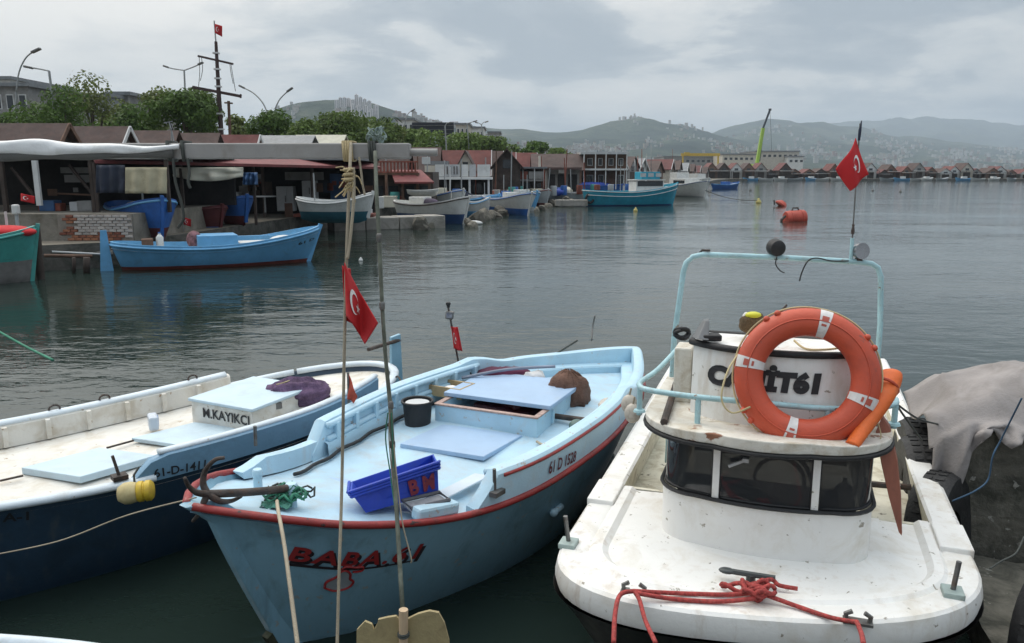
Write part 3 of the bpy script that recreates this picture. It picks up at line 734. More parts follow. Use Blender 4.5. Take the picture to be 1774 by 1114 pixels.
# ================================================================ long dark blue boat on the left
M_NAVY = mat('navy_hull_paint', (0.022, 0.050, 0.088), 0.4, 0.12, (0.012, 0.024, 0.035), 0.4, 1.5, 0.002, 40, coat=0.2, streak=(.10, .11, .10), streak_amt=.4)
M_BAND = mat('blue_band_paint', (0.16, 0.30, 0.43), 0.4, 0.08, (0.10, 0.16, 0.2), 0.3, 2, 0.002, 40)
M_CREAM = mat('cream_deck_paint', (0.68, 0.66, 0.61), 0.6, 0.06, (0.46, 0.39, 0.29), 0.55, 2.4, 0.002, 60, chips=(0.36, 0.26, 0.17), chip_amt=0.03)
M_RAILWHITE = mat('bluish_white_rail', (0.62, 0.69, 0.74), 0.5, 0.06, (0.45, 0.46, 0.45), 0.4, 3, 0.002, 60, chips=(0.4, 0.36, 0.3), chip_amt=0.08)
M_GREYLID = mat('grey_blue_lid', (0.50, 0.62, 0.69), 0.55, 0.06, (0.40, 0.46, 0.5), 0.4, 2.5, 0.002, 60)
M_LETTER = mat('black_letter_paint', (0.015, 0.014, 0.016), 0.5, 0.1)
LH = Hull(5.9, [.50, .66, .70, .82, .82, .69], [1.06, .86, .72, .77, .95], draft=.4, rake=.6, srake=.55, e=(.95, .42, .8), TS=.78)
_st = Vector((-4.974, 3.817, 0)) + Vector((math.sin(.852), math.cos(.852), 0))*5.081
_bw = _st - Vector((math.sin(.852), math.cos(.852), 0))*LH.L
lboat = boat_empty('long_boat', 'long navy hulled boat with cream deck and a lettered cabin box', 'boat', (_bw.x, _bw.y), .852, LH.L)
IL = inv(lboat)
def ll(px, py, z): return IL @ on(px, py, z)
def build_left():
    mb = MB(); LH.shell(mb, 44, 12); mb.build('hull', M_NAVY, lboat, smooth=True)
    LH.deck(MB(), .07, .02).build('deck', M_CREAM, lboat, smooth=True)
    # raised blue board, near side, ending before the round stern; white board on the far side
    hb = .13; ta = pick(IL, lambda t, u: LH.edge(t, 1, 0, u), 252, 842, (.2, .9), (0, .12))[0] - .012
    cr = LH.rail(.04, 0, -.005, 0, ta+.03, sq=.7, sides=(1,)); LH.rail(.04, 0, -.005, 0, .9, sq=.7, sides=(-1,), mb=cr); LH.rail(.04, 0, -.005, .9, 1.0, sq=.7, mb=cr); stuff(cr.build('cap_rail', M_RAILWHITE, lboat, smooth=True))
    prof = [(-.012, -.03), (-.018, hb), (.0, hb+.015), (.05, hb+.015), (.065, hb), (.07, -.06)]
    LH.bulwark(prof, ta, .93, 50, side=1, ramp=(.028, 0)).build('side_board', M_BAND, lboat, smooth=35)
    mb = MB(); mb.tube([LH.edge(ta+.03+i*(.93-ta-.04)/50, 1, -.03, hb+.02) for i in range(51)], .034, 8, sq=.6); mb.build('board_cap', M_RAILWHITE, lboat, smooth=True)
    prof2 = [(-.01, -.03), (-.012, .10), (.0, .115), (.07, .115), (.085, .10), (.09, -.06)]
    LH.bulwark(prof2, .12, .80, 50, side=-1, ramp=(.05, 0)).build('side_board', M_CREAM, lboat, smooth=35)
    mb = MB(); mb.tube([LH.edge(.17+i*.0125, -1, -.03, .12) for i in range(51)], .05, 8, sq=.55); mb.build('board_cap', M_RAILWHITE, lboat, smooth=True)
    for i in range(12):
        t = .2 + i*.05; e = LH.edge(t, -1); r = MB()
        r.beam(e + Vector((0, .105, -.05)), e + Vector((0, .105, .105)), .045, .035, up=(1, 0, 0)); r.build('rib', M_CREAM, lboat, bevel=.005)
    for sx, sy in ((97, 742), (182, 716), (333, 676)):
        p = LH.edge(pick(IL, lambda t, u: LH.edge(t, -1, 0, u), sx, sy, (.1, .8), (0, .2))[0], -1, -.03, .155)
        g = MB(); g.tube([p + Vector((.04*math.cos(a*.7), .0, .03*math.sin(a*.7))) for a in range(9)], .008, 6, closed=True); g.build('eye_ring', M_RUST, lboat)
    # rudder head and tiller at the stern
    g = MB(); p = LH.edge(1.0, 1); g.hexa([Vector((p.x-.02, -.02, p.z-.5)), Vector((p.x-.02, .02, p.z-.5)), Vector((p.x-.16, .02, p.z-.5)), Vector((p.x-.16, -.02, p.z-.5))],
        [Vector((p.x-.04, -.02, p.z+.26)), Vector((p.x-.04, .02, p.z+.26)), Vector((p.x-.14, .02, p.z+.28)), Vector((p.x-.14, -.02, p.z+.28))]); g.build('rudder_head', M_BABA, lboat, bevel=.006)
    g = MB(); a = IL @ on(612, 612, .98+.2); b = Vector((p.x-.09, 0, p.z+.2)); g.tube([b + Vector((-.05, 0, .02)), b + (a-b).normalized()*.42], .018, 8); g.build('tiller', M_RUST, lboat, smooth=40)
    zd = .70
    pbox(lboat, (38, 822), (140, 838), (272, 800), .05, M_GREYLID, 'hatch_cover', .68)
    pbox(lboat, (228, 765), (345, 782), (452, 752), .03, M_GREYLID, 'hatch_cover', .70)
    # cabin box with its flat lid
    o, lo, hi = pbox(lboat, (334, 736), (440, 757), (542, 713), .20, M_CREAM, 'cabin_box', .69)
    ld = MB(); ce = sum(hi, Vector())/4
    L2 = [p + (p-ce)*.05 + Vector((0, 0, .004)) for p in hi]; ld.hexa([IL @ p for p in L2], [IL @ (p + Vector((0, 0, .025))) for p in L2]); ld.build('cabin_lid', M_GREYLID, lboat, bevel=.006)
    a, b = lo[0], lo[1]; n = (b-a).cross(Vector((0, 0, 1))).normalized(); u3 = Vector((0, 0, 1))
    if n.y > 0: n = -n
    pa, pb = a + (b-a)*.20 + n*.006, a + (b-a)*.95 + n*.006
    lettering('name_lettering', 'M.KAYIKCI', bilerp(*(IL @ q for q in (pa + u3*.085, pb + u3*.085, pb + u3*.165, pa + u3*.165))), M_LETTER, lboat, bold=.02)
    q = lo[1] + (lo[2]-lo[1])*.42; g = MB(); g.box(IL @ (q + Vector((0.0, -.01, .17))), (.05, .02, .05)); g.build('hinge', M_STEEL, lboat)
    g = MB(); e1 = on(345, 786, .70); e2 = on(462, 752, .70); g.tube([IL @ (e1 + Vector((0, 0, .03))), IL @ (e2 + Vector((0, 0, .06)))], .015, 6); g.build('deck_pole', M_RUST, lboat)
    # seam lines across the deck, thwart in the stern
    g = MB(); g.beam(ll(598, 633, .80), ll(652, 640, .80), .06, .03); g.build('stern_thwart', M_CREAM, lboat, bevel=.006)
    for (x1, y1), (x2, y2) in (((0, 833), (40, 824)), ((185, 776), (232, 763)), ((262, 795), (340, 779))):
        g = MB(); g.beam(ll(x1, y1, .71), ll(x2, y2, .71), .012, .012); g.build('deck_seam', M_RUST, lboat)
    # registrations on the raised board and the bow
    wb = lambda t, up: LH.edge(t, 1, .024, up)
    tb = lambda px, py: pick(IL, wb, px, py, (ta-.1, .95), (-.1, hb+.1))
    def lay(text, quad, m, bold):
        q = [tb(*p) for p in quad]
        fn = lambda u, v: wb((q[0][0]*(1-u)+q[1][0]*u)*(1-v) + (q[3][0]*(1-u)+q[2][0]*u)*v, (q[0][1]*(1-u)+q[1][1]*u)*(1-v) + (q[3][1]*(1-u)+q[2][1]*u)*v)
        lettering('registration', text, fn, m, lboat, bold=bold)
    lay('61-D-1411', ((268, 828), (356, 811), (357, 796), (266, 813)), M_LETTER, .02)
    lay('61-D-1411', ((620, 703), (656, 688), (656, 674), (620, 688)), M_LETTER, .0)
    hp = lambda t, w: LH.pt(t, w, 1, .006)
    th = lambda px, py: pick(IL, hp, px, py, (0.05, .6), (.4, 1.0))
    q = [th(*p) for p in ((4, 905), (50, 901), (50, 886), (4, 890))]
    lettering('bow_lettering', 'A-1', lambda u, v: hp((q[0][0]*(1-u)+q[1][0]*u)*(1-v)+(q[3][0]*(1-u)+q[2][0]*u)*v, (q[0][1]*(1-u)+q[1][1]*u)*(1-v)+(q[3][1]*(1-u)+q[2][1]*u)*v), M_LETTER, lboat, bold=.02)
    g = MB(); p = ll(207, 826, .76); g.tube([p, p + Vector((.03, 0, .15))], .010, 8); g.box(p, (.09, .08, .03)); g.build('rowlock', M_RUST, lboat)
build_left()
# ================================================================ white boat with the wheelhouse, bow towards the quay
M_WHITE_BOAT = mat('white_boat_paint', (0.78, 0.77, 0.74), 0.42, 0.03, (0.56, 0.50, 0.40), 0.45, 1.8, 0.0015, 50, chips=(0.30, 0.27, 0.22), chip_amt=0.035, chip_scale=17, streak=(.36, .24, .13), streak_amt=.5)
M_WHITE_WORN = mat('worn_white_paint', (0.66, 0.63, 0.56), 0.6, 0.06, (0.36, 0.28, 0.17), 0.55, 5, 0.003, 50, chips=(0.25, 0.11, 0.06), chip_amt=0.22, chip_scale=5)
M_YELLOWED = mat('yellowed_inner_paint', (0.64, 0.61, 0.50), 0.6, 0.08, (0.28, 0.22, 0.12), 0.55, 4, 0.003, 50, chips=(0.12, 0.1, 0.07), chip_amt=0.1)
M_BLACKHULL = mat('black_hull_paint', (0.012, 0.012, 0.013), 0.45, 0.3, (0.05, 0.045, 0.03), 0.35, 5)
M_TUBEBLUE = mat('pale_blue_tube', (0.36, 0.56, 0.60), 0.42, 0.1, (0.28, 0.26, 0.22), 0.35, 9, 0.001, 90, chips=(0.2, 0.14, 0.1), chip_amt=0.12, chip_scale=20)
M_GLASS = glassmat('dark_cabin_glass', (0.025, 0.027, 0.03), 0.04, 0.96)
M_BRACKET = mat('grey_green_bracket', (0.30, 0.37, 0.35), 0.55, 0.12, (0.2, 0.15, 0.1), 0.3, 8)
M_BROWNW = mat('wheel_brown', (.12, .06, .03), .5)
WHD = rad(19.3)
wo = Vector((1.305, 3.835, 0)); ux = Vector((-math.sin(WHD), -math.cos(WHD), 0))
wboat = thing('cabin_boat', 'white cabin boat with broad rounded deck, dark windows and lifebuoy railing, beside the quay', 'boat', wo, math.atan2(ux.y, ux.x))
IW = inv(wboat)
def wl(px, py, z): return IW @ on(px, py, z)
def wat(px, py, Y): return IW @ at(px, py, Y)
# local frame: +x towards the bow (camera), +y to the picture's right
def build_white():
    0 and print('WB', [tuple(round(v, 2) for v in wl(*p)) for p in ((975, 950, .75), (1683, 975, .75), (1330, 1105, .75), (1090, 740, .8), (1555, 700, .8), (1140, 925, .78), (1500, 955, .78), (1105, 735, 1.37), (1555, 790, 1.37), (1330, 768, 1.37), (1195, 730, 1.38), (1490, 765, 1.38), (1000, 850, .78), (1640, 900, .8))])
    hw = 1.012; zt = .76
    def outline(n=28, out=0.0, xb=-4.6):
        pts = [(xb, -(hw+out))]; 
        for i in range(1, 6): pts.append((xb + (0-xb)*i/6, -(hw+out)))
        for i in range(n+1):
            a = -math.pi/2 + math.pi*i/n; e = .80
            cx, sx = math.cos(a), math.sin(a)
            pts.append(((.70+out)*abs(cx)**e, (hw+out)*math.copysign(abs(sx)**e, sx)))
        for i in range(1, 6): pts.append((0 + xb*i/6, hw+out))
        pts.append((xb, hw+out)); return [(x - .21*y*sstep(-.9, .35, x), y) for x, y in pts]
    def zs(x): return zt + (.03*max(0, x)) + .06*sstep(-.6, -4.0, x)*1.0
    # hull: white strake over a black body that tucks in
    ring = [(0.0, 0.0), (.012, -.06), (.0, -.115)]
    body = [(0.02, -.115), (-.05, -.22), (-.16, -.42), (-.32, -.72), (-.48, -1.05)]
    def sweep(prof, name, m, closed=False, xb=-4.6, sm=35):
        mb = MB(); cols = []
        for out, dz in prof: cols.append([Vector((x, y, zs(x)+dz)) for x, y in outline(30, out, xb)])
        k = len(cols[0]); vs = [v for c in cols for v in c]; fs = []
        for j in range(len(prof)-1):
            for i in range(k-1): fs.append((j*k+i, j*k+i+1, (j+1)*k+i+1, (j+1)*k+i))
        mb.add(vs, fs); return mb.build(name, m, wboat, smooth=sm)
    sweep(ring, 'white_strake', M_WHITE_BOAT); sweep(body, 'hull', M_BLACKHULL)
    # stern closing plate
    g = MB(); g.hexa([Vector((-4.62, -.6, -.3)), Vector((-4.62, .6, -.3)), Vector((-4.58, .6, -.3)), Vector((-4.58, -.6, -.3))], [Vector((-4.62, -1.0, .8)), Vector((-4.62, 1.0, .8)), Vector((-4.58, 1.0, .8)), Vector((-4.58, -1.0, .8))]); g.build('transom', M_WHITE_BOAT, wboat)
    # foredeck sheet with its raised edge
    mb = MB(); o = outline(30, 0.0, -.62)
    def deckring(off, z): return [Vector((x, y, zs(x)+z)) for x, y in outline(30, off, -.62)]
    prof = [(0.0, 0.0), (-.015, .014), (-.13, .018), (-.145, .012), (-.165, .028), (-.21, .030), (-.24, .006), (-.5, .012)]
    cols = [deckring(a_, b_) for a_, b_ in prof]; k = len(cols[0])
    vs = [v for c in cols for v in c]; fs = [(j*k+i, j*k+i+1, (j+1)*k+i+1, (j+1)*k+i) for j in range(len(prof)-1) for i in range(k-1)]
    fs.append(tuple((len(prof)-1)*k+i for i in range(k)))
    mb.add(vs, fs); mb.build('foredeck', M_WHITE_BOAT, wboat, smooth=30)
    # aft of it: sunk side decks between high bulwarks
    zl = .50
    mb = MB(); mb.box((-2.62, 0, zl), (3.96, 1.96, .03)); mb.build('side_deck', M_YELLOWED, wboat)
    mb = MB(); mb.box((-.63, 0, (zl+zt)/2+.01), (.03, 1.9, zt-zl)); mb.build('deck_step', M_YELLOWED, wboat)
    for sd in (-1, 1):
        mb = MB(); vs = []; n = 14
        for i in range(n+1):
            x = -.60 - 3.98*i/n; z = zs(x)
            for yy, zz in ((hw, z-.06), (hw+.002, z+.02), (hw-.02, z+.035), (hw-.14, z+.035), (hw-.155, z+.02), (hw-.10, zl)): vs.append(Vector((x, sd*yy, zz)))
        fs = [(i*6+j, (i+1)*6+j, (i+1)*6+j+1, i*6+j+1) for i in range(n) for j in range(5)] + [tuple(range(6))]
        mb.add(vs, fs); o = mb.build('bulwark', [M_WHITE_WORN if False else M_WHITE_BOAT, M_YELLOWED], wboat, smooth=30)
        for i, p in enumerate(o.data.polygons): 
            if i < n*5 and i % 5 == 4: p.material_index = 1
        mb = MB(); mb.beam((-.62, sd*(hw-.075), zt+.02), (-.30, sd*(hw-.075), zt+.018), .16, .05); mb.build('rail_end', M_WHITE_BOAT, wboat, bevel=.008)
    # lower cabin: rounded front, dark curved windows
    def plan(x0, hwid, depth, rr, n=7):
        # front x0, going aft by depth, rounded front corners
        pts = [(x0-depth, -hwid)]
        for i in range(n+1):
            a = -math.pi/2 + (math.pi/2)*i/n; pts.append((x0-rr + rr*math.cos(a), -hwid+rr + rr*math.sin(a)))
        m = 9
        for i in range(1, m): pts.append((x0 + .05*(1-((i/m)*2-1)**2), -hwid+rr + (2*hwid-2*rr)*i/m))
        for i in range(n+1):
            a = (math.pi/2)*i/n; pts.append((x0-rr + rr*math.cos(a), hwid-rr + rr*math.sin(a)))
        pts.append((x0-depth, hwid)); return pts
    CX = .03; CY = -.022; HWC = .53; RY = -.045
    def wall(z0, z1, x0, hwid, depth, rr, name, m, lean=0.0, closed=True):
        P = plan(x0, hwid, depth, rr); k = len(P); mb = MB()
        vs = [Vector((x, y+CY, z0)) for x, y in P] + [Vector((x-lean, y+CY, z1)) for x, y in P]
        mb.add(vs, [(i, i+1, k+i+1, k+i) for i in range(k-1)]); return mb.build(name, m, wboat, smooth=40)
    zc0, zc1, zr = zt+.005, 1.045, 1.335
    wall(zc0, zc1, CX, HWC, 1.5, .2, 'cabin_base', M_WHITE_BOAT)
    sill = MB(); P = plan(CX+.006, HWC+.006, 1.5, .2); sill.tube([Vector((x, y+CY, zc1)) for x, y in P], .011, 6); sill.build('window_gasket', M_BLACK, wboat)
    P = plan(CX-.012, HWC-.012, 1.5, .19); k = len(P)
    # window panes: left corner, middle, right corner, split by white posts
    cuts = [0.0]; Ls = [0.0]
    for i in range(1, k): Ls.append(Ls[-1] + math.hypot(P[i][0]-P[i-1][0], P[i][1]-P[i-1][1]))
    def atl(s_):
        for i in range(1, k):
            if Ls[i] >= s_:
                f = (s_-Ls[i-1])/(Ls[i]-Ls[i-1]); return Vector((P[i-1][0]*(1-f)+P[i][0]*f, P[i-1][1]*(1-f)+P[i][1]*f + CY, 0))
        return Vector((P[-1][0], P[-1][1]+CY, 0))
    tot = Ls[-1]; mid = tot/2
    def s_of_y(y):
        best = min(range(400), key=lambda i: abs(atl(mid-.62+1.24*i/400).y - CY - y) + (0 if abs(mid-.62+1.24*i/400-mid) < .62 else 9)); return mid-.62+1.24*best/400
    pl, pr = s_of_y(-.235), s_of_y(.245)
    pw = .035
    for s0, s1 in ((mid-.98, pl-pw/2), (pl+pw/2, pr-pw/2), (pr+pw/2, mid+.98)):
        mb = MB(); n = 16; mb.grid(lambda u, v: atl(s0+(s1-s0)*u) + Vector((0, 0, zc1+.004+(zr-zc1-.006)*v)), n, 1); mb.build('window_pane', M_GLASS, wboat, smooth=True)
        fr = MB(); c = [atl(s0+(s1-s0)*i/n) for i in range(n+1)]
        fr.tube([p + Vector((0, 0, zc1+.012)) for p in c] + [p + Vector((0, 0, zr-.008)) for p in reversed(c)], .008, 6, closed=True); fr.build('window_seal', M_BLACK, wboat)
    for s_ in (pl, pr):
        a, b = atl(s_-pw/2), atl(s_+pw/2); n = (b-a).normalized().cross(Vector((0, 0, 1))); m = (a+b)/2
        g = MB(); g.beam(m + Vector((0, 0, zc1-.02)), m + Vector((0, 0, zr)), pw, .028, up=(1, 0, 0)); g.build('window_post', M_WHITE_BOAT, wboat, bevel=.004)
    for sd in (-1, 1):
        g = MB(); g.box((-1.24, sd*(HWC-.006)+CY, (zc0+zr)/2), (.58, .022, zr-zc0-.01)); g.build('cabin_side', M_WHITE_BOAT, wboat)
    # things behind the glass: shelf, wheel, red can, cable
    g = MB(); g.box((-.35, CY, .90), (.55, .95, .03)); g.build('dash_shelf', mat('dim_shelf', (.10, .10, .10), .7), wboat)
    g = MB(); g.box((-1.47, CY, 1.05), (.03, 1.0, .56)); g.build('cabin_bulkhead', mat('grey_bulkhead', (.22, .22, .22), .8, .2), wboat)
    g = MB(); g.tube(spline([(-.12, -.2, 1.2), (-.13, 0, 1.27), (-.13, .15, 1.24), (-.15, .22, 1.1), (-.2, .23, 1.0)], 6), .012, 6); g.build('cable', M_BLACK, wboat)
    g = MB(); a, b = wat(1262, 808, 3.80), wat(1292, 797, 3.80); g.beam(a, b, .008, .014); g.box(b, (.03, .03, .02)); g.build('wiper', mat('wiper_grey', (.4, .4, .4), .5), wboat)
    g = MB(); c = wat(1350, 830, 4.15); g.tube([c + Vector((.02*math.sin(q*.4), .13*math.cos(q*.4), .13*math.sin(q*.4))) for q in range(16)], .012, 6, closed=True); g.build('steering_wheel', M_BROWNW, wboat)
    # roof: overhanging worn slab, black underside lip
    RO = [(x, y) for x, y in plan(CX+.12, .635, 1.75, .40, 9)]
    def slab(off, z0, z1, name, m, cam=.035):
        def ofs(pts):
            cx, cy = CX-.7, 0; return [((x-cx)*(1+off)+cx, (y-cy)*(1+off)+cy) for x, y in pts]
        Q = ofs(RO); mb = MB(); mb.hexa([Vector((x, y+RY, z0)) for x, y in Q], [Vector((x, y+RY, z1 + cam*(1-(y/.75)**2))) for x, y in Q]); return mb.build(name, m, wboat, bevel=.006)
    slab(.004, 1.346, 1.366, 'roof_lip', M_BLACK, 0); slab(-.012, 1.368, 1.392, 'roof', M_WHITE_WORN)
    zrf = 1.40
    # wheelhouse box with its curved front and black rim
    wc = wl(1330, 745, 1.40); HWH = .435; wx = wc.x - .02; wy = (wl(1193, 728, 1.40).y + wl(1492, 760, 1.40).y)/2 + .0
    0 and print('wheelhouse', wx, wy, wl(1193, 728, 1.40), wl(1492, 760, 1.40))
    def wplan(x0, hwid, depth):
        n = 12; return [(x0-depth, wy-hwid)] + [(x0 - .16*((i/n*2-1)**2)**1.3, wy + hwid*(i/n*2-1)) for i in range(n+1)] + [(x0-depth, wy+hwid)]
    P0 = wplan(wx, HWH, .5); P1 = wplan(wx-.05, HWH, .42); k = len(P0); mb = MB()
    zt0, zt1 = zrf, 1.79
    f = lambda u, v: None
    vs = [Vector((x, y, zt0)) for x, y in P0] + [Vector((x, y, zt1)) for x, y in P1]
    mb.add(vs, [(i, (i+1) % k, k+(i+1) % k, k+i) for i in range(k)]); mb.build('wheelhouse', M_WHITE_BOAT, wboat, smooth=40)
    mb = MB(); mb.tube([Vector((x+.004, y, zt1)) for x, y in wplan(wx-.05, HWH+.01, .42)], .019, 8, closed=True); mb.build('wheelhouse_rim', M_BLACK, wboat, smooth=True)
    mb = MB(); mb.hexa([Vector((x, y, zt1-.01)) for x, y in P1], [Vector((x, y, zt1+.008)) for x, y in P1]); mb.build('wheelhouse_top', M_WHITE_BOAT, wboat)
    # name across the front: heavy slanted letters
    def front(yl, z):
        v = (z-zt0)/(zt1-zt0); t = (yl-wy)/HWH; x = wx - .05*v - .16*(t*t)**1.3 + .006; return Vector((x, yl, z))
    pk = lambda px, py: pick(IW, front, px, py, (wy-HWH, wy+HWH), (zt0-.1, zt1+.05))
    q = [pk(*p) for p in ((1226, 664), (1424, 684), (1424, 636), (1226, 618))]
    fr = lambda u, v: front((q[0][0]*(1-u)+q[1][0]*u)*(1-v)+(q[3][0]*(1-u)+q[2][0]*u)*v, (q[0][1]*(1-u)+q[1][1]*u)*(1-v)+(q[3][1]*(1-u)+q[2][1]*u)*v)
    lettering('name_lettering', 'CAH\u0130T61', fr, M_LETTER, wboat, bold=.075, shear=.16)
    # grab box and pipe on the left of the wheelhouse
    g = MB(); p = wl(1180, 700, 1.40); g.box((p.x-.12, wy-HWH-.07, 1.56), (.18, .10, .32)); g.build('side_locker', M_WHITE_WORN, wboat, bevel=.01)
    g = MB(); a, b = wl(1150, 738, 1.405), wl(1178, 655, 1.405); g.tube([a + Vector((0, 0, .02)), b + Vector((0, 0, .05))], .02, 8); g.build('roof_pole', M_RUST, wboat)
    # railing on the roof edge
    ra = [wat(*p) for p in ((1178, 600, 4.75), (1140, 640, 4.55), (1112, 660, 4.42), (1108, 668, 4.3), (1125, 676, 4.18), (1210, 688, 4.0), (1320, 698, 3.9), (1435, 708, 3.86), (1520, 706, 3.92), (1550, 700, 4.02), (1552, 692, 4.15))]
    mb = MB(); mb.tube(spline(ra, 6), .0155, 10); mb.build('rail', M_TUBEBLUE, wboat, smooth=True)
    for px, Y, in ((1112, 4.28), (1207, 4.0), (1435, 3.86), (1548, 4.05)):
        p = min(spline(ra, 12), key=lambda v: (v - wat(px, 690, Y)).length); g = MB(); g.tube([p, Vector((p.x, p.y, zrf-.03))], .0155, 10); g.lathe([(.035, 0), (.03, .012), (.018, .016)], (p.x, p.y, zrf-.012), 10); g.build('rail_post', M_TUBEBLUE, wboat, smooth=40)
    # tall tube arch over the wheelhouse
    YA = 5.0
    ar = [wat(*p) for p in ((1163, 620, YA), (1168, 585, YA), (1184, 470, YA), (1189, 455, YA), (1200, 445, YA), (1218, 441, YA), (1350, 446, YA), (1490, 454, YA), (1510, 457, YA), (1521, 464, YA), (1526, 480, YA), (1525, 560, YA), (1522, 640, YA))]
    ar[0].z = ar[-1].z = .82
    mb = MB(); mb.tube(ar, .018, 10); mb.build('arch', M_TUBEBLUE, wboat, smooth=True)
    g = MB(); p = wat(1222, 437, YA); g.tube([p + Vector((0, -.04, -.012)), p + Vector((0, -.02, .012)), p + Vector((0, .03, .012))], .008, 6); g.build('arch_clip', M_RUST, wboat)
    # deck pins on plates, fairleads, cleat
    for (px, py), (tx, ty) in (((985, 945), (979, 890)), ((1650, 1030), (1664, 962))):
        p = wl(px, py, zt+.02); g = MB(); g.box(p + Vector((0, 0, .012)), (.10, .09, .03)); g.build('pin_plate', M_BRACKET, wboat, bevel=.006)
        Yp = (wboat.matrix_basis @ p).y; q2 = wat(tx, ty, Yp); g = MB(); g.tube([p + Vector((0, 0, .02)), p + (q2-p).normalized()*.165], .012, 8); g.build('deck_pin', M_STEEL, wboat, smooth=40)
    for px, py in ((1098, 1026), (1486, 1077)):
        p = wl(px, py, zt+.03); g = MB()
        g.box(p, (.05, .12, .012)); 
        for s2 in (-1, 1): g.tube([p + Vector((0, s2*.045, 0)), p + Vector((0, s2*.05, .03)), p + Vector((0, s2*.025, .045))], .011, 8)
        g.build('fairlead', M_STEEL, wboat, smooth=40)
    p = wl(1300, 1012, zt+.02); g = MB(); g.tube([p + Vector((0, 0, 0)), p + Vector((0, 0, .05))], .022, 8); g.tube([p + Vector((0, -.11, .05)), p + Vector((0, .11, .05))], .014, 8); g.ball(p + Vector((0, -.11, .05)), (.025, .04, .014)); g.build('cleat', mat('dark_cleat', (.05, .06, .06), .45), wboat, smooth=40)
    g = MB(); a, b = wl(1500, 838, .66), wl(1600, 846, .66); g.tube([a + Vector((0, 0, 0)), b], .022, 8); g.build('side_bar', M_RUST, wboat)
    return zrf, wx, wy, zt
ZRF, WX, WY, ZT = build_white()
# ================================================================ QUAY at the right and under the photographer
M_TARP = mat('pinkish_grey_cloth', (0.285, 0.26, 0.25), 0.9, 0.12, (0.17, 0.15, 0.135), 0.5, 2.2, 0.004, 60)
M_PIER = mat('mossy_pier_concrete', (0.15, 0.14, 0.115), 0.9, 0.3, (0.022, 0.025, 0.018), 0.75, 2.2, 0.03, 11, chips=(0.28, 0.27, 0.24), chip_amt=0.12, chip_scale=12)
def rough_block(mb, x0, x1, y0, y1, z0, z1, seed, amp=.03, n=10):
    def nz(p): return Vector((mnoise.noise(p*2.1 + Vector((seed, 0, 0))), mnoise.noise(p*2.1 + Vector((0, seed, 0))), mnoise.noise(p*2.1 + Vector((0, 0, seed)))))*amp
    def face(a, b, c, d):
        a, b, c, d = map(Vector, (a, b, c, d)); f = bilerp(a, b, c, d); mb.grid(lambda u, v: (lambda p: p + nz(p))(f(u, v)), n, n)
    face((x0, y0, z0), (x1, y0, z0), (x1, y0, z1), (x0, y0, z1)); face((x0, y1, z0), (x0, y0, z0), (x0, y0, z1), (x0, y1, z1))
    face((x1, y0, z0), (x1, y1, z0), (x1, y1, z1), (x1, y0, z1)); face((x1, y1, z0), (x0, y1, z0), (x0, y1, z1), (x1, y1, z1)); face((x0, y0, z1), (x1, y0, z1), (x1, y1, z1), (x0, y1, z1))
PIER = Vector((2.80, 4.98, 0)); PRZ = -rad(13)
def build_pier():
    t = thing('stone_pier', 'dark mossy concrete pier block at the right edge, draped with a cloth', 'pier', PIER, PRZ)
    mb = MB(); rough_block(mb, .09, 3.2, 0, .62, -1.2, 1.06, 3.0, .03, 18); mb.build('upper_block', M_PIER, t, smooth=50)
    mb = MB(); rough_block(mb, .06, 3.4, -4.4, -.04, -1.2, .22, 5.0, .06, 14); mb.build('lower_block', M_PIER, t, smooth=50)
    # quay the photographer stands on (below and behind the frame)
    q = MB(); rough_block(q, -9, 9, -9.5, 1.15, -1.2, 1.08, 9.0, .02, 10); struct(q.build('quay', M_CONC, smooth=40))
    c = thing('cover_cloth', 'crumpled pinkish grey cloth thrown over the pier top and hanging down', 'cloth', PIER, PRZ)
    def crease(x, y, f, s): return (1 - abs(mnoise.noise(Vector((x*f, y*f*.8, s)))))**5
    def top_z(x, y):
        h = .085 + .17*sstep(-.05, .55, x)*sstep(-.02, .34, y)*(1 - .3*sstep(.5, .75, y)) - .03*sstep(1.0, 1.8, x)
        return 1.15 + h + .030*mnoise.fractal(Vector((x*3, y*3, 2)), 1, 2, 3) + .045*crease(x + .3*y, y - .2*x, 2.6, 1.0) - .02
    def cl(u, v):
        x = -.05 + 2.6*u**1.15; side = max(0, .10 - u)/.10
        hang = .01 + .02*math.sin(x*9) + .66*(1 - sstep(.02, .26, x)) + .13*math.exp(-((x-.40)/.08)**2)
        if v < .55:
            y = .72 - .78*(v/.55); z = top_z(x, y)
            z -= side*.20*(1 - .3*math.sin(y*11)); x -= .02*side
            edge = sstep(.78, 1.0, v/.55); z -= .10*edge*edge
        else:
            k = (v-.55)/.45; z0 = top_z(x, -.06) - .10 - side*.20; z = z0 - hang*k
            y = -.06 - .05*math.sin(min(1, k*2)*1.57) + (.035*math.sin(x*38 + k*2) + .02*math.sin(x*71 + 1))*min(1, k*2) + .05*mnoise.noise(Vector((x*5, k*2, 7.0)))
            x += .05*mnoise.noise(Vector((x*6, k*3, 3.0)))*k - .03*k
        return Vector((x, y, z))
    mb = MB(); mb.grid(cl, 110, 60); mb.build('sheet', M_TARP, c, smooth=True, solid=.008)
build_pier()
M_TYRE = mat('tyre_rubber', (0.013, 0.013, 0.014), 0.65, 0.3, (0.05, 0.05, 0.045), 0.3, 5, 0.006, 40)
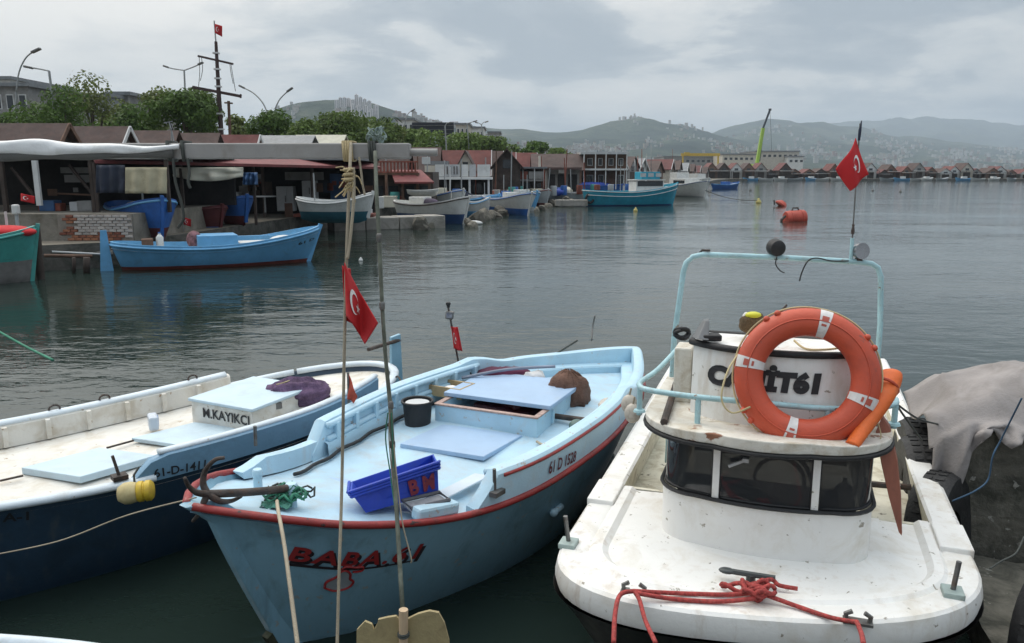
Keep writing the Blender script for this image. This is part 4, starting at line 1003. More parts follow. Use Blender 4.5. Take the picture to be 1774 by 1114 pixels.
def tyre(name, label, c, R0, r, ax, tilt, group='tyre fenders'):
    t = thing(name, label, 'tyre', c, 0, group)
    M = Vector(ax).normalized().to_track_quat('Z', 'Y').to_matrix() @ Matrix.Rotation(tilt, 3, 'Z')
    mb = MB(); n = 36; prof = [(R0-r*1.0, -r*.75), (R0-r*.2, -r*.98), (R0+r*.75, -r*.9), (R0+r, -r*.5), (R0+r, r*.5), (R0+r*.75, r*.9), (R0-r*.2, r*.98), (R0-r*1.0, r*.75), (R0-r*.7, 0)]
    vs = []; fs = []; k = len(prof)
    for i in range(n):
        a = 2*math.pi*i/n
        for q, z in prof: vs.append(M @ Vector((q*math.cos(a), q*math.sin(a), z)))
    for i in range(n):
        for j in range(k): fs.append((i*k+j, ((i+1) % n)*k+j, ((i+1) % n)*k+(j+1) % k, i*k+(j+1) % k))
    mb.add(vs, fs); mb.build('casing', M_TYRE, t, smooth=40)
    tr = MB()
    for i in range(n):
        a = 2*math.pi*(i+.5)/n
        for z in (-.3, .3):
            p = M @ Vector(((R0+r)*math.cos(a), (R0+r)*math.sin(a), z*r)); d = M @ Vector((math.cos(a), math.sin(a), 0)); tr.beam(p - d*.006, p + d*.005, .03, .05, up=M @ Vector((0, 0, 1)))
    stuff(tr.build('tread', M_TYRE, t)); return t
tyre('tyre_fender', 'black tyre fender under the hanging cloth, beside the white boat', (2.84, 5.25, .52), .27, .11, (1, -.30, .1), 0)
tyre('tyre_fender', 'black tyre fender low on the pier, below the blue rope', (2.74, 4.78, .42), .28, .12, (.75, -.7, .1), .3)
tyre('tyre_fender', 'big dark tyre fender in the bottom right corner', (2.82, 3.62, .34), .33, .14, (.55, -.8, .15), .2)
tyre('tyre_fender', 'black tyre fender farthest along the pier, past the cloth', (2.92, 5.5, .58), .26, .11, (1, -.3, 0), .2)
tyre('tyre_fender', 'dark tyre fender at the water, against the bow of the white boat', (2.62, 3.05, .12), .30, .13, (.6, -.8, .2), .4)
def rope(name, label, pts, r, m=None, cat='rope', n=8, seg=7, group=None, wob=0.0):
    P = spline(pts, n); o3 = P[0].copy()
    if wob: P = [p + Vector((R.uniform(-wob, wob), R.uniform(-wob, wob), R.uniform(-wob, wob))) for p in P]
    mb = MB(); mb.tube([p - o3 for p in P], r, seg); o = mb.build(name, m or M_ROPE, None, smooth=True); o.location = o3
    return tag(o, label, cat, group)
M_BLUEROPE = mat('blue_rope', (0.03, 0.065, 0.11), .9, .3); M_GREENROPE = mat('green_rope', (0.05, 0.22, 0.14), .85, .25); M_REDROPE = mat('red_rope', (0.33, 0.045, 0.04), .85, .3, (0.42, .25, .22), .25, 60)
M_DARKROPE = mat('dark_rope', (0.05, 0.055, 0.05), .9, .3)
rope('blue_rope', 'thin blue rope hanging on the dark pier wall', [at(1770, 690, 4.4), at(1735, 760, 4.52), at(1720, 790, 4.5), at(1712, 830, 4.5), at(1690, 850, 4.45), at(1650, 868, 4.4)], .005, M_BLUEROPE)
rope('mooring_rope', 'thin dark rope lying over the tyre in the bottom right corner', [at(1774, 930, 3.5), at(1760, 958, 3.4), at(1735, 972, 3.35), at(1715, 985, 3.3)], .004, M_DARKROPE)
rope('mooring_rope', 'thin dark line from the rail of the white boat to the pier', [at(1556, 702, 4.1), at(1590, 725, 4.5), at(1625, 735, 5.0)], .006, M_DARKROPE)
rope('mooring_rope', 'lower thin dark line from the white boat rail down to the tyre', [at(1556, 706, 4.1), at(1580, 740, 4.5), at(1597, 762, 4.9)], .006, M_DARKROPE)
# ================================================================ things on the white boat
def to_w(p): return wboat.matrix_basis @ p
M_BUOY = mat('lifebuoy_orange', (0.52, 0.075, 0.032), 0.5, 0.10, (0.34, 0.06, 0.035), 0.5, 3, 0.0015, 60, chips=(.30, .07, .045), chip_amt=.12, chip_scale=16)
M_ORANGE = mat('orange_vest_cloth', (0.68, 0.13, 0.02), 0.6, 0.10, (0.5, .2, .1), .3, 6, .003, 40)
M_YROPE = mat('yellowed_line', (0.50, 0.42, 0.24), .9, .2)
def build_buoy():
    c = at(1397, 654, 3.86); Rm, r = .278, .071
    t = thing('lifebuoy', 'orange lifebuoy with white patches leaning on the wheelhouse front', 'lifebuoy', c)
    X = Vector((.97, -.24, -.04)).normalized(); Zn = (-ux*-.0 + Vector((-.22, -.93, .27))).normalized()  # faces the camera, leaning back
    X = (X - Zn*X.dot(Zn)).normalized(); Yv = Zn.cross(X)
    M = Matrix((X, Yv, Zn)).transposed()
    mb = MB(); n, k = 72, 20; vs = []; fs = []
    notch = [rad(a) for a in (128, 118, 30, 40, 214, 224, 300, 310)]
    for i in range(n):
        a = 2*math.pi*i/n
        for j in range(k):
            b = 2*math.pi*j/k; q = Vector(((Rm + r*math.cos(b))*math.cos(a), (Rm + r*math.cos(b))*math.sin(a), r*.80*math.sin(b)))
            vs.append(M @ q)
    for i in range(n):
        for j in range(k): fs.append((i*k+j, ((i+1) % n)*k+j, ((i+1) % n)*k+(j+1) % k, i*k+(j+1) % k))
    mb.add(vs, fs); mb.build('ring', M_BUOY, t, smooth=True)
    g = MB()
    for sg in (.55,):
        pts = [M @ Vector(((Rm + r*.15)*math.cos(a*.0873), (Rm + r*.15)*math.sin(a*.0873), r*.80)) for a in range(72)]
        g.tube(pts, .0035, 5, closed=True)
    g.build('mould_seam', M_BUOY, t, smooth=True)
    rm = mat('reflective_patch', (.66, .64, .62), .45, .08, (.4, .3, .3), .2, 20); pr = mat('patch_print', (.42, .09, .06), .6)
    for a0 in (78, 171, 342, 258):
        g = MB(); p1 = MB(); da = .14
        def pf(u, v, e=.0025, wv=1.25, wu=.09):
            b = -wv + 2*wv*v + .45; a = rad(a0) + wu*(2*u-1)
            b = math.pi/2 + (b-.45)*1.0
            return M @ Vector(((Rm + (r+e)*math.cos(b))*math.cos(a), (Rm + (r+e)*math.cos(b))*math.sin(a), (r*.80+e)*math.sin(b)))
        g.grid(lambda u, v: pf(u, v), 6, 10); g.build('patch', rm, t, smooth=True, fix=False)
        p1.grid(lambda u, v: pf(.2+.6*u, .30+.16*v, .0045), 4, 3); p1.grid(lambda u, v: pf(.25+.5*u, .52+.06*v, .0045), 4, 2); stuff(p1.build('patch_mark', pr, t, fix=False))
    for a in notch:
        g = MB(); q = M @ Vector(((Rm + r*.98)*math.cos(a), (Rm + r*.98)*math.sin(a), .0)); d = M @ Vector((math.cos(a), math.sin(a), .25))
        s2 = M @ Vector((-math.sin(a), math.cos(a), 0)); g.ball(q + (M @ Vector((0, 0, .02))), .017, 8, 6); g.build('line_lug', M_BUOY, t, smooth=True)
    # grab line looped round the outside
    g = MB(); pts = []
    for i in range(120):
        a = 2*math.pi*i/120; sag = .004 + .005*abs(math.sin(2*a + .3)); pts.append(M @ Vector(((Rm + r + sag)*math.cos(a), (Rm + r + sag)*math.sin(a), -.012)))
    g.tube(pts, .005, 6, closed=True); g.build('grab_line', M_YROPE, t, smooth=True)
    return t
build_buoy()
rope('loose_line', 'loose pale line looping over the name on the wheelhouse', [at(1290, 600, 4.0), at(1262, 640, 3.92), at(1250, 690, 3.88), at(1268, 715, 3.86), at(1300, 705, 3.82)], .005, M_YROPE)
rope('loose_line', 'yellowish line draped over the wheelhouse top inside the lifebuoy', [at(1376, 590, 4.1), at(1395, 604, 4.02), at(1425, 606, 3.98), at(1455, 603, 3.98)], .006, M_YROPE)
def build_vest():
    t = thing('life_vest', 'orange life vest bag squeezed between lifebuoy and railing', 'life vest', at(1510, 705, 3.95))
    o3 = at(1510, 705, 3.95); A = [at(1476, 772, 3.66), at(1492, 748, 3.70), at(1514, 710, 3.76), at(1532, 675, 3.83), at(1541, 652, 3.88), at(1543, 640, 3.90)]
    P = spline(A, 6); n = len(P); rr = [(.036 + .030*sstep(.1, .6, i/(n-1)))*math.sqrt(max(.01, 1 - max(0, (i/(n-1)-.72)/.28)**2)) for i in range(n)]
    mb = MB(); mb.tube([p - o3 for p in P], rr, 12, sq=.72); mb.build('bag', M_ORANGE, t, smooth=True)
    g = MB(); i = int(n*.62); d = (P[i+1]-P[i]).normalized(); a = d.orthogonal().normalized(); b = d.cross(a)
    g.tube([P[i] - o3 + (a*math.cos(q/16*6.283) + b*math.sin(q/16*6.283)*.9)*(rr[i]*1.0) for q in range(16)], .008, 6, closed=True); g.build('strap', M_BUOY, t)
    g = MB(); g.box(at(1556, 661, 3.98) - o3, (.03, .02, .02)); g.build('buckle', M_BLACK, t, bevel=.004)
    g = MB(); g.tube(spline([at(1500, 745, 3.78) - o3, at(1508, 770, 3.76) - o3, at(1526, 758, 3.76) - o3, at(1520, 728, 3.8) - o3], 6), .003, 5); g.build('cord', M_YROPE, t)
build_vest()
def build_lights():
    YA = 5.0
    # black searchlight seen from behind
    c = at(1345, 429, YA); t = thing('searchlight', 'round black searchlight on top of the tube arch', 'searchlight', c)
    mb = MB(); M = Vector((-.05, 1, .05)).to_track_quat('Z', 'Y').to_matrix(); mb.lathe([(0, -.045), (.03, -.044), (.047, -.035), (.053, -.01), (.055, .03), (.05, .04), (0, .04)], (0, 0, 0), 24, M); mb.build('housing', M_BLACK, t, smooth=40)
    g = MB(); g.tube([(0, 0, -.05), (0, 0, -.075)], .018, 8); g.box((0, 0, -.062), (.05, .03, .014)); g.build('bracket', M_STEEL, t)
    g = MB(); g.tube(spline([(0, -.02, -.06), (-.008, -.03, -.10), (.02, -.03, -.14), (.05, -.03, -.155)], 6), .004, 5); g.build('cable', M_BLACK, t)
    c = at(1489, 435, YA); t = thing('searchlight', 'chrome searchlight with clear lens beside the flagpole on the arch', 'searchlight', c)
    M = Vector((.25, -1, .1)).to_track_quat('Z', 'Y').to_matrix()
    mb = MB(); mb.lathe([(0, -.05), (.03, -.045), (.045, -.02), (.051, .01), (.052, .03), (.047, .03)], (0, 0, 0), 24, M); mb.build('housing', mat('chrome_shell', (.35, .35, .36), .25, .2, metal=.9), t, smooth=40)
    g = MB(); g.lathe([(0, .02), (.02, .024), (.047, .028)], (0, 0, 0), 24, M); g.build('lens', mat('lens_glass', (.30, .31, .32), .12, .35, (.08, .07, .08), .5, 30, metal=.4), t, smooth=True)
    g = MB(); g.box((0, 0, -.055), (.035, .03, .03)); g.build('bracket', M_RUST, t)
    rope('cable', 'black cable drooping from the arch beside the chrome searchlight', [at(1470, 452, YA-.03), at(1440, 452, YA-.03), at(1415, 447, YA-.04), at(1400, 452, YA-.05), at(1390, 470, YA-.05), at(1385, 487, YA-.05)], .0045, M_BLACK, 'cable')
    # flagpole with the flag
    b = at(1474, 452, YA); e = at(1490, 214, YA)
    t = thing('flagpole', 'thin flagpole rising from the arch of the white boat', 'flagpole', b)
    f = lambda k: (e-b)*k
    g = MB(); g.tube([f(-.02), f(.17)], .012, 8); g.build('socket', M_TUBEBLUE, t)
    g = MB(); g.tube([f(.17), f(1.0)], .0045, 6); g.build('pole', M_STEEL, t)
    g = MB(); g.lathe([(.01, 0), (.012, .02), (.007, .045), (.01, .06)], f(.2), 8); g.build('joint', M_RUST, t)
    g = MB(); g.tube([f(.88), f(.95) + Vector((.002, 0, 0)), f(1.02) + Vector((.008, 0, 0))], [.008, .010, .003], 6); g.build('tip_wrap', mat('navy_wrap', (.02, .03, .06), .8), t)
    # cloth: photographed as a drooping kite
    pts = {'tl': at(1484, 238, YA-.01), 'bl': at(1482, 330, YA-.01)}
    A, B, C, D = at(1484, 239, YA-.01), at(1505, 302, YA-.06), at(1472, 331, YA-.03), at(1450, 294, YA-.09)
    fl = bilerp(D, C, B, A)
    def fn(u, v): return fl(v, 1-u) if False else fl(1-v, 1-u) + Vector((0, .025*math.sin(u*5+v*3), 0))
    turkish_flag('red Turkish flag with crescent on the pole above the white boat', lambda u, v: (A*(1-u)*v + D*u*v + B*(1-u)*(1-v) + C*u*(1-v)) + Vector((0, .022*math.sin(u*6+v*2.5), 0)), 'Turkish flags')
build_lights()
def build_white_clutter():
    # dashboard gear on top of the wheelhouse
    o3 = at(1212, 580, 4.2); t = thing('grey_windscreen', 'small grey slanted spray screen at the left corner of the wheelhouse top', 'screen', o3)
    g = MB(); g.hexa([at(1198, 584, 4.25)-o3, at(1208, 588, 4.15)-o3, at(1228, 590, 4.15)-o3, at(1222, 584, 4.3)-o3], [at(1218, 553, 4.3)-o3, at(1222, 556, 4.25)-o3, at(1229, 556, 4.25)-o3, at(1228, 551, 4.32)-o3]); g.build('screen', mat('grey_plastic', (.12, .125, .13), .5, .15), t, bevel=.004)
    g = MB(); g.box(at(1232, 584, 4.2)-o3, (.10, .08, .035)); g.build('instrument', M_BLACK, t, bevel=.008)
    o3 = at(1305, 560, 4.3); t = thing('gear_bundle', 'bundle of brown net and a yellow plastic bag behind the lifebuoy', 'bundle', o3)
    g = MB(); g.ball((0, 0, 0), (.075, .06, .06), 14, 10); b = g.build('net', mat('brown_net', (.12, .08, .04), .95, .4, bump=.02, bscale=45), t, smooth=True)
    for v in b.data.vertices: v.co += v.co.normalized()*.018*mnoise.noise(v.co*25)
    g = MB(); g.ball(at(1305, 546, 4.28)-o3, (.045, .03, .02), 12, 8); g.build('yellow_bag', mat('yellow_plastic', (.62, .60, .03), .4, .1), t, smooth=True)
    g = MB(); g.ball(at(1292, 556, 4.3)-o3, (.025, .02, .05), 10, 8); g.build('white_bag', M_WHITE, t, smooth=True)
    rope('lever', 'short lever with black knob sticking up behind the lifebuoy', [at(1345, 550, 4.3), at(1363, 528, 4.3)], .007, M_RUST, 'lever', 3)
    # rolled black hose and white floats hanging on the left end of the railing
    tg = lambda o, l, c: tag(o, l, c)
    o3 = at(1182, 580, 4.75); t = thing('rope_coil', 'black rope coil on the left arch tube beside the wheelhouse', 'rope', o3); g = MB(); g.tube([Vector((.045*math.cos(a*.5), .02*math.sin(a*1.1), .03*math.sin(a*.5) + .004*a*.2)) for a in range(26)], .012, 6); g.build('coil', M_BLACK, t, smooth=True)
    for px, py, Y, l in ((1096, 716, 4.55, 'small white net float hanging at the railing over the blue boat side'), (1090, 700, 4.7, 'upper pale net float tied at the end of the white boat railing')):
        o3 = at(px, py, Y); t = thing('net_float', l, 'float', o3, 0, 'net floats'); g = MB(); g.ball((0, 0, 0), (.05, .045, .06), 12, 8); g.build('float_body', mat('dirty_white_foam', (.50, .46, .40), .8, .15, (.2, .15, .1), .5, 9), t, smooth=True)
        g = MB(); g.tube([(0, 0, .05), (.01, 0, .10)], .006, 5); g.build('loop', M_ROPE, t)
    # brown wooden side board hanging at the right of the cabin
    o3 = at(1540, 820, 3.95); t = thing('lee_board', 'narrow red brown wooden board hanging at the right of the cabin', 'board', o3)
    pts = [(1517, 748, 3.86), (1528, 722, 3.88), (1541, 740, 3.88), (1554, 800, 3.84), (1560, 860, 3.80), (1562, 928, 3.74), (1557, 922, 3.74), (1540, 862, 3.79), (1527, 805, 3.83)]
    lo = [at(*p)-o3 for p in pts]; g = MB(); g.hexa(lo, [p + Vector((.02, .035, .0)) for p in lo]); g.build('board_face', mat('red_brown_wood', (.26, .085, .05), .55, .2, (.12, .05, .03), .5, 6, .003, 40, stretch=(1, 1, .2)), t)
    g = MB(); g.tube([at(1519, 745, 3.97)-o3, at(1522, 712, 3.98)-o3, at(1532, 705, 3.99)-o3], .006, 5); g.build('lashing', M_ROPE, t)
    g = MB(); e = [at(1534, 728, 3.985)-o3, at(1549, 795, 3.9)-o3, at(1556, 842, 3.85)-o3]; g.tube(e, .012, 6); g.build('edge_strip', M_WHITE_WORN, t)
    # red can inside the cabin behind the glass
    o3 = at(1462, 855, 4.0); t = thing('red_buoy', 'small round red buoy behind the right cabin window', 'buoy', o3); g = MB(); g.ball((0, 0, 0), (.055, .05, .06), 14, 10); g.build('buoy_body', mat('red_plastic', (.45, .03, .05), .45, .15), t, smooth=True)
    g = MB(); g.tube([(0, 0, .055), (0, 0, .085)], .012, 8); g.build('neck', mat('red_plastic', (.45, .03, .05)), t)
    # red mooring rope round the cleat and through the fairleads
    z = ZT + .05; q = lambda px, py, dz=0.0: on(px, py, z + dz)
    o3 = q(1310, 1020); t = thing('mooring_rope', 'red mooring rope knotted on the foredeck cleat of the white boat', 'rope', o3)
    rr = random.Random(5); g = MB(); r = .0105
    runs = [[q(1098, 1024, .03), q(1180, 1028), q(1260, 1030), q(1320, 1026, .02)], [q(1105, 1028, .03), q(1170, 1038), q(1250, 1042), q(1310, 1036, .02)],
            [q(1325, 1030, .02), q(1380, 1050), q(1440, 1070), q(1484, 1078, .03)], [q(1300, 1016, .05), q(1335, 1004, .02), q(1350, 1014), q(1382, 1020)]]
    for i, rn in enumerate(runs):
        g = MB(); g.tube([p - o3 for p in spline(rn, 8)], r, 8); g.build('strand', M_REDROPE, t, smooth=True)
    for i in range(7):
        g = MB(); c = q(rr.uniform(1268, 1330), rr.uniform(1012, 1030), rr.uniform(.0, .05)); a = rr.uniform(0, 3.1)
        g.tube([c - o3 + Vector((.05*math.cos(k*.45)*math.cos(a) - .02*math.sin(k*.45)*math.sin(a), .05*math.cos(k*.45)*math.sin(a) + .02*math.sin(k*.45)*math.cos(a), .014*math.sin(k*.9))) for k in range(14)], r, 8, closed=True); g.build('hitch', M_REDROPE, t, smooth=True)
    for (a, b, c_, d) in (((1098, 1024), (1075, 1030), (1066, 1060), (1063, 1114)), ((1100, 1026), (1108, 1040), (1118, 1075), (1136, 1114)), ((1484, 1077), (1488, 1086), (1493, 1100), (1496, 1116))):
        Y0 = q(*a).y; P = [q(*a, .03), at(b[0], b[1], Y0-.10), at(c_[0], c_[1], Y0-.22), at(d[0], d[1], Y0-.36)]
        g = MB(); g.tube([p - o3 for p in spline(P, 8)], r, 8); g.build('strand', M_REDROPE, t, smooth=True)
build_white_clutter()
# ================================================================ things on the pale blue boat
def build_baba_things():
    zd = .735
    # bucket
    p = on(724, 738, zd); t = thing('bucket', 'black plastic bucket with pale lid in front of the engine box', 'bucket', p)
    r = .118; mb = MB(); mb.lathe([(r*.84, 0), (r*.97, .185), (r*1.0, .185), (r*1.0, .20), (r*.94, .20), (r*.93, .18), (0, .18)], (0, 0, 0), 28); mb.build('pail', M_BLACK, t, smooth=40)
    g = MB(); g.tube([(r*1.02*math.cos(a*.24), r*1.02*math.sin(a*.24), .205) for a in range(26)], .010, 8, closed=True); g.build('rim', M_BLACK, t, smooth=True)
    g = MB(); g.lathe([(0, .196), (r*.80, .196), (r*.80, .190)], (0, 0, 0), 24); g.build('lid', mat('pale_grey_lid', (.55, .56, .56), .6, .1), t)
    # blue crate tilted on the foredeck, "B M" in red
    A, B = on(632, 893, .80), on(768, 858, .80)
    o3 = (A+B)/2; t = thing('fish_crate', 'bright blue plastic crate with red letters lying tilted on the foredeck', 'crate', o3)
    M_CRATE = mat('blue_crate_plastic', (0.018, 0.055, 0.42), .42, .12, (.03, .06, .25), .3, 6)
    a, b = at(634, 889, A.y), at(760, 853, B.y); c, d = at(758, 800, B.y-.02), at(606, 852, A.y-.03)
    lo = [v - o3 for v in (a, b, c, d)]; bk = Vector((-.05, .27, -.05)); thick = .012
    def panel(p0, p1, p2, p3, nm, n_in, k=None):
        g = MB(); ps = [p0, p1, p2, p3]; g.hexa(ps, [p + n_in*thick for p in ps]); return g.build(nm, M_CRATE, t, bevel=.003)
    panel(*lo, 'front_wall', bk.normalized())
    e = (lo[1]-lo[0]).normalized()
    up = (lo[3]-lo[0]).normalized(); up2 = (lo[2]-lo[1])
    bk2 = bk*1.0
    panel(lo[0], lo[0]+bk*.85, lo[3]+bk, lo[3], 'end_wall', e); panel(lo[1], lo[2], lo[2]+bk, lo[1]+bk*.85, 'end_wall', -e)
    panel(lo[0]+bk*.85, lo[1]+bk*.85, lo[2]+bk, lo[3]+bk, 'back_wall', -bk.normalized()); panel(lo[0], lo[1], lo[1]+bk*.85, lo[0]+bk*.85, 'bottom', (up+up2).normalized())
    nf = -(bk.normalized())
    for k in (0.0, .10, .20):
        g = MB(); q0, q1 = lo[3]*(1-k)+lo[0]*k, lo[2]*(1-k)+lo[1]*k; g.tube([q0 - e*.012, q0 + nf*.012 - e*.012, q1 + nf*.012 + e*.012, q1 + e*.012], .010, 6); g.build('rim_bar', M_CRATE, t)
        g = MB(); g.tube([q0 - e*.010, q0 - e*.010 + bk*(1-k*.1)], .010, 6); g.build('rim_bar', M_CRATE, t)
    def ff(u0, u1, v0, v1):
        def fn(u, v):
            uu, vv = u0+(u1-u0)*u, v0+(v1-v0)*v; return (lo[0]*(1-uu)+lo[1]*uu)*(1-vv) + (lo[3]*(1-uu)+lo[2]*uu)*vv + nf*.008
        return fn
    lettering('letters', 'B M', ff(.62, .95, .16, .70), mat('crate_red_paint', (.25, .03, .05), .7, .3), t, bold=.05)
    # grey tray and boards by the crate
    p = on(738, 875, .80); t = thing('fish_tray', 'worn grey plastic tray lying beside the blue crate', 'tray', p, .55)
    g = MB(); g.box((0, 0, .01), (.24, .13, .016)); g.build('tray_bottom', mat('grey_tray', (.34, .35, .37), .5, .15, (.15, .15, .16), .5, 8), t, bevel=.01)
    g = MB(); g.tube([(-.12, -.065, .03), (.12, -.065, .03), (.12, .065, .03), (-.12, .065, .03)], .012, 6, closed=True); g.build('tray_rim', mat('dark_tray_rim', (.10, .10, .11), .5, .2), t)
    # anchor across the bow
    o3 = on(470, 852, 1.02); t = thing('anchor', 'rusty four fluked anchor lying across the bow of the pale blue boat', 'anchor', o3)
    g = MB(); P = [on(498, 846, 1.02), on(440, 852, 1.05), on(360, 856, 1.12)]; g.tube([p - o3 for p in spline(P, 6)], .021, 10); g.build('shank', M_RUST, t, smooth=40)
    hd = P[-1]
    for q in ([(360, 856, 1.12), (352, 838, 1.17), (356, 815, 1.24), (372, 797, 1.30), (389, 793, 1.31)], [(360, 856, 1.12), (340, 853, 1.16), (327, 842, 1.21), (320, 828, 1.27)], [(360, 856, 1.12), (352, 872, 1.08), (345, 890, 1.02), (334, 903, .97)], [(360, 856, 1.12), (380, 868, 1.08), (400, 868, 1.04), (418, 860, 1.03)]):
        g = MB(); sp = spline([on(*v) - o3 for v in q], 6); g.tube(sp, [.019 - .011*i/len(sp) for i in range(len(sp))], 8); g.build('fluke', M_RUST, t, smooth=True)
    # tangle of green net
    o3 = on(490, 860, .98); t = thing('net_tangle', 'tangle of green net and twine by the mooring posts on the bow', 'net', o3); rr = random.Random(9)
    for i in range(16):
        c = Vector((rr.gauss(0, .06), rr.gauss(0, .05), rr.uniform(-.02, .04))); g = MB(); a = rr.uniform(0, 6)
        g.tube([c + Vector((.05*math.cos(k*.5+a)*rr.uniform(.7, 1.2), .045*math.sin(k*.5+a)*rr.uniform(.6, 1.2), .02*math.sin(k*1.3))) for k in range(16)], rr.choice((.004, .006, .008)), 5); g.build('twine', M_GREENROPE if i % 4 else M_DARKROPE, t, smooth=True)
    g = MB(); g.grid(lambda u, v: Vector((-.10+.16*u, -.09+.14*v, -.025+.03*mnoise.noise(Vector((u*5, v*5, 0))))), 10, 10); g.build('net_scrap', mat('green_net_cloth', (.06, .19, .15), .9, .4, bump=.01, bscale=60), t, smooth=True, solid=.004)
    # pale mooring rope from the bow down to the quay
    rope('mooring_rope', 'pale mooring rope hanging from the bow tangle down past the name', [on(480, 868, 1.02), on(482, 885, 1.05), at(492, 940, 3.42), at(503, 1020, 3.15), at(516, 1120, 2.9)], .0095)
    # small lamp mast with a flag
    b = on(795, 632, .97); e = at(775, 524, b.y - .02); f = lambda k: (e-b)*k
    t = thing('lamp_mast', 'short mast with a square lamp at the far rail of the pale blue boat', 'mast', b)
    g = MB(); g.tube([f(-.05), f(.92)], .009, 8); g.build('pole', M_RUST, t); g = MB(); g.box(f(.80), (.075, .05, .075), M=Matrix.Rotation(.15, 3, 'Y')); g.build('lamp_head', M_STEEL, t, bevel=.012)
    g = MB(); g.box(f(.80) + Vector((-.003, -.028, .004)), (.055, .006, .05)); g.build('lamp_glass', mat('lens_glass', (.3, .3, .3)), t, bevel=.003)
    g = MB(); g.lathe([(.014, 0), (.016, .02), (.022, .028), (.022, .045), (.012, .05)], f(.92), 10); g.build('cap', M_BLACK, t)
    A, B, C, D = at(782, 565, b.y-.03), at(788, 568, b.y-.05), at(796, 606, b.y-.06), at(786, 607, b.y-.03)
    turkish_flag('small folded Turkish flag wrapped on the lamp mast of the pale blue boat', lambda u, v: (at(780+6*(1-v)**.5, 566+38*(1-v), b.y-.025)*(1-u) + at(793+8*(1-v), 567+42*(1-v), b.y-.05)*u) + Vector((0, .012*math.sin(u*9), 0)), 'Turkish flags')
    # brown sack, maroon cloth, wooden tray, float, white bundle
    def blob(name, label, cat, px, py, z, rx, m, amp, fr, part, rz=0.0, pinch=None):
        c = on(px, py, z); t = thing(name, label, cat, c, rz); g = MB(); g.ball((0, 0, 0), rx, 28, 20); o = g.build(part, m, t, smooth=True)
        for v in o.data.vertices:
            nn = mnoise.fractal(v.co*fr + Vector((px, 0, 0)), 1.0, 2.0, 4); v.co += v.co.normalized()*amp*nn
            if v.co.z < -rx[2]*.72: v.co.z = -rx[2]*.72
            if pinch and v.co.z > pinch: k = (v.co.z-pinch)/(rx[2]-pinch); v.co.x *= 1-.35*k; v.co.y *= 1-.35*k
        return t
    M_SACK = mat('brown_net_sack', (.16, .085, .06), .95, .25, (.07, .04, .03), .5, 10, .012, 70)
    t = SK = blob('net_sack', 'big brown net sack standing behind the engine box', 'sack', 984, 680, .87, (.185, .165, .20), M_SACK, .035, 9, 'sack_body')
    for v in SK.children[0].data.vertices:
        th = math.atan2(v.co.y, v.co.x); f = 1 + .055*math.sin(13*th + 4*v.co.z + 2*mnoise.noise(v.co*5)); v.co.x *= f; v.co.y *= f
        if v.co.z > .12: k = (v.co.z-.12)/.1; v.co.x *= 1-.25*k; v.co.y *= 1-.25*k
    g = MB()
    for i in range(14):
        a = i*.449; g.tube(spline([(.16*math.cos(a), .14*math.sin(a), -.02), (.12*math.cos(a+.1), .11*math.sin(a+.1), .13), (.03*math.cos(a), .03*math.sin(a), .20)], 5), .006, 5)
    stuff(g.build('net_fold', M_SACK, t, smooth=True))
    blob('cloth_bundle', 'maroon cloth bundle lying on the far side behind the engine box', 'cloth', 868, 650, .92, (.27, .10, .085), mat('maroon_cloth', (.10, .018, .05), .85, .3, bump=.01, bscale=40), .03, 9, 'cloth', .25)
    blob('white_bag', 'white plastic bag beside the brown sack', 'bag', 925, 654, .92, (.09, .07, .06), M_WHITE, .03, 12, 'bag_body')
    blob('rag_bundle', 'dirty white rag bundle at the near rail by the stern', 'rag', 1050, 704, .86, (.055, .13, .05), mat('dirty_rag', (.55, .51, .46), .9, .15, (.3, .25, .2), .4, 9), .03, 14, 'rag', -.5)
    blob('net_float', 'round grey green net float beside the exhaust pipe', 'float', 1000, 738, .80, (.062, .06, .05), mat('green_grey_float', (.10, .16, .14), .6, .2), .006, 10, 'float_body')
    o = rope('orange_peg', 'short orange handle below the grey green float', [on(1000, 745, .78), on(992, 757, .76)], .014, mat('orange_wood', (.45, .2, .08), .7), 'handle', 3)
    c = on(783, 683, .86); t = thing('wooden_tray', 'shallow wooden tray with rags between bucket and engine box', 'tray', c, math.atan2(-.873, -.488)+1.57)
    mw = mat('pale_wood', (.42, .31, .17), .7, .2, (.2, .13, .07), .4, 6)
    g = MB(); g.box((0, 0, .01), (.30, .22, .016)); g.build('tray_bottom', mw, t)
    for x, y, w, d in ((0, .11, .32, .016), (0, -.11, .32, .016), (.15, 0, .016, .22), (-.15, 0, .016, .22)): g = MB(); g.box((x, y, .045), (w, d, .09)); g.build('tray_side', mw, t, bevel=.003)
    g = MB(); g.ball((.02, -.03, .05), (.08, .06, .035), 12, 8); g.build('rag', M_WHITE, t, smooth=True)
    rope('pole', 'long grey pole lying along the far side of the pale blue boat', [on(800, 655, .95), on(880, 640, 1.0), on(962, 635, 1.02)], .014, mat('grey_pole', (.22, .25, .32), .6, .2), 'pole', 4)
    rope('dark_line', 'dark line running from the stern rail down into the pale blue boat', [on(1000, 590, 1.05), on(965, 612, .97), on(940, 630, .88), on(925, 636, .84)], .010, M_DARKROPE)
    rope('stern_pin', 'thin upright pin at the stern of the pale blue boat', [on(1025, 590, 1.02), at(1027, 565, 8.05), at(1031, 546, 8.05)], .008, M_STEEL, 'pin', 4)
    rope('wire_hook', 'bent black wire at the far rail beside the lamp mast', [on(795, 632, .98), on(808, 634, 1.0), on(816, 648, .95), on(822, 650, .90)], .006, M_BLACK, 'wire', 6)
    rope('net_line', 'knotted pale line beside the engine box on the near side', [on(930, 765, .76), on(945, 772, .76), on(965, 768, .76), on(985, 762, .77), on(1010, 748, .78)], .010, M_ROPE)
build_baba_things()
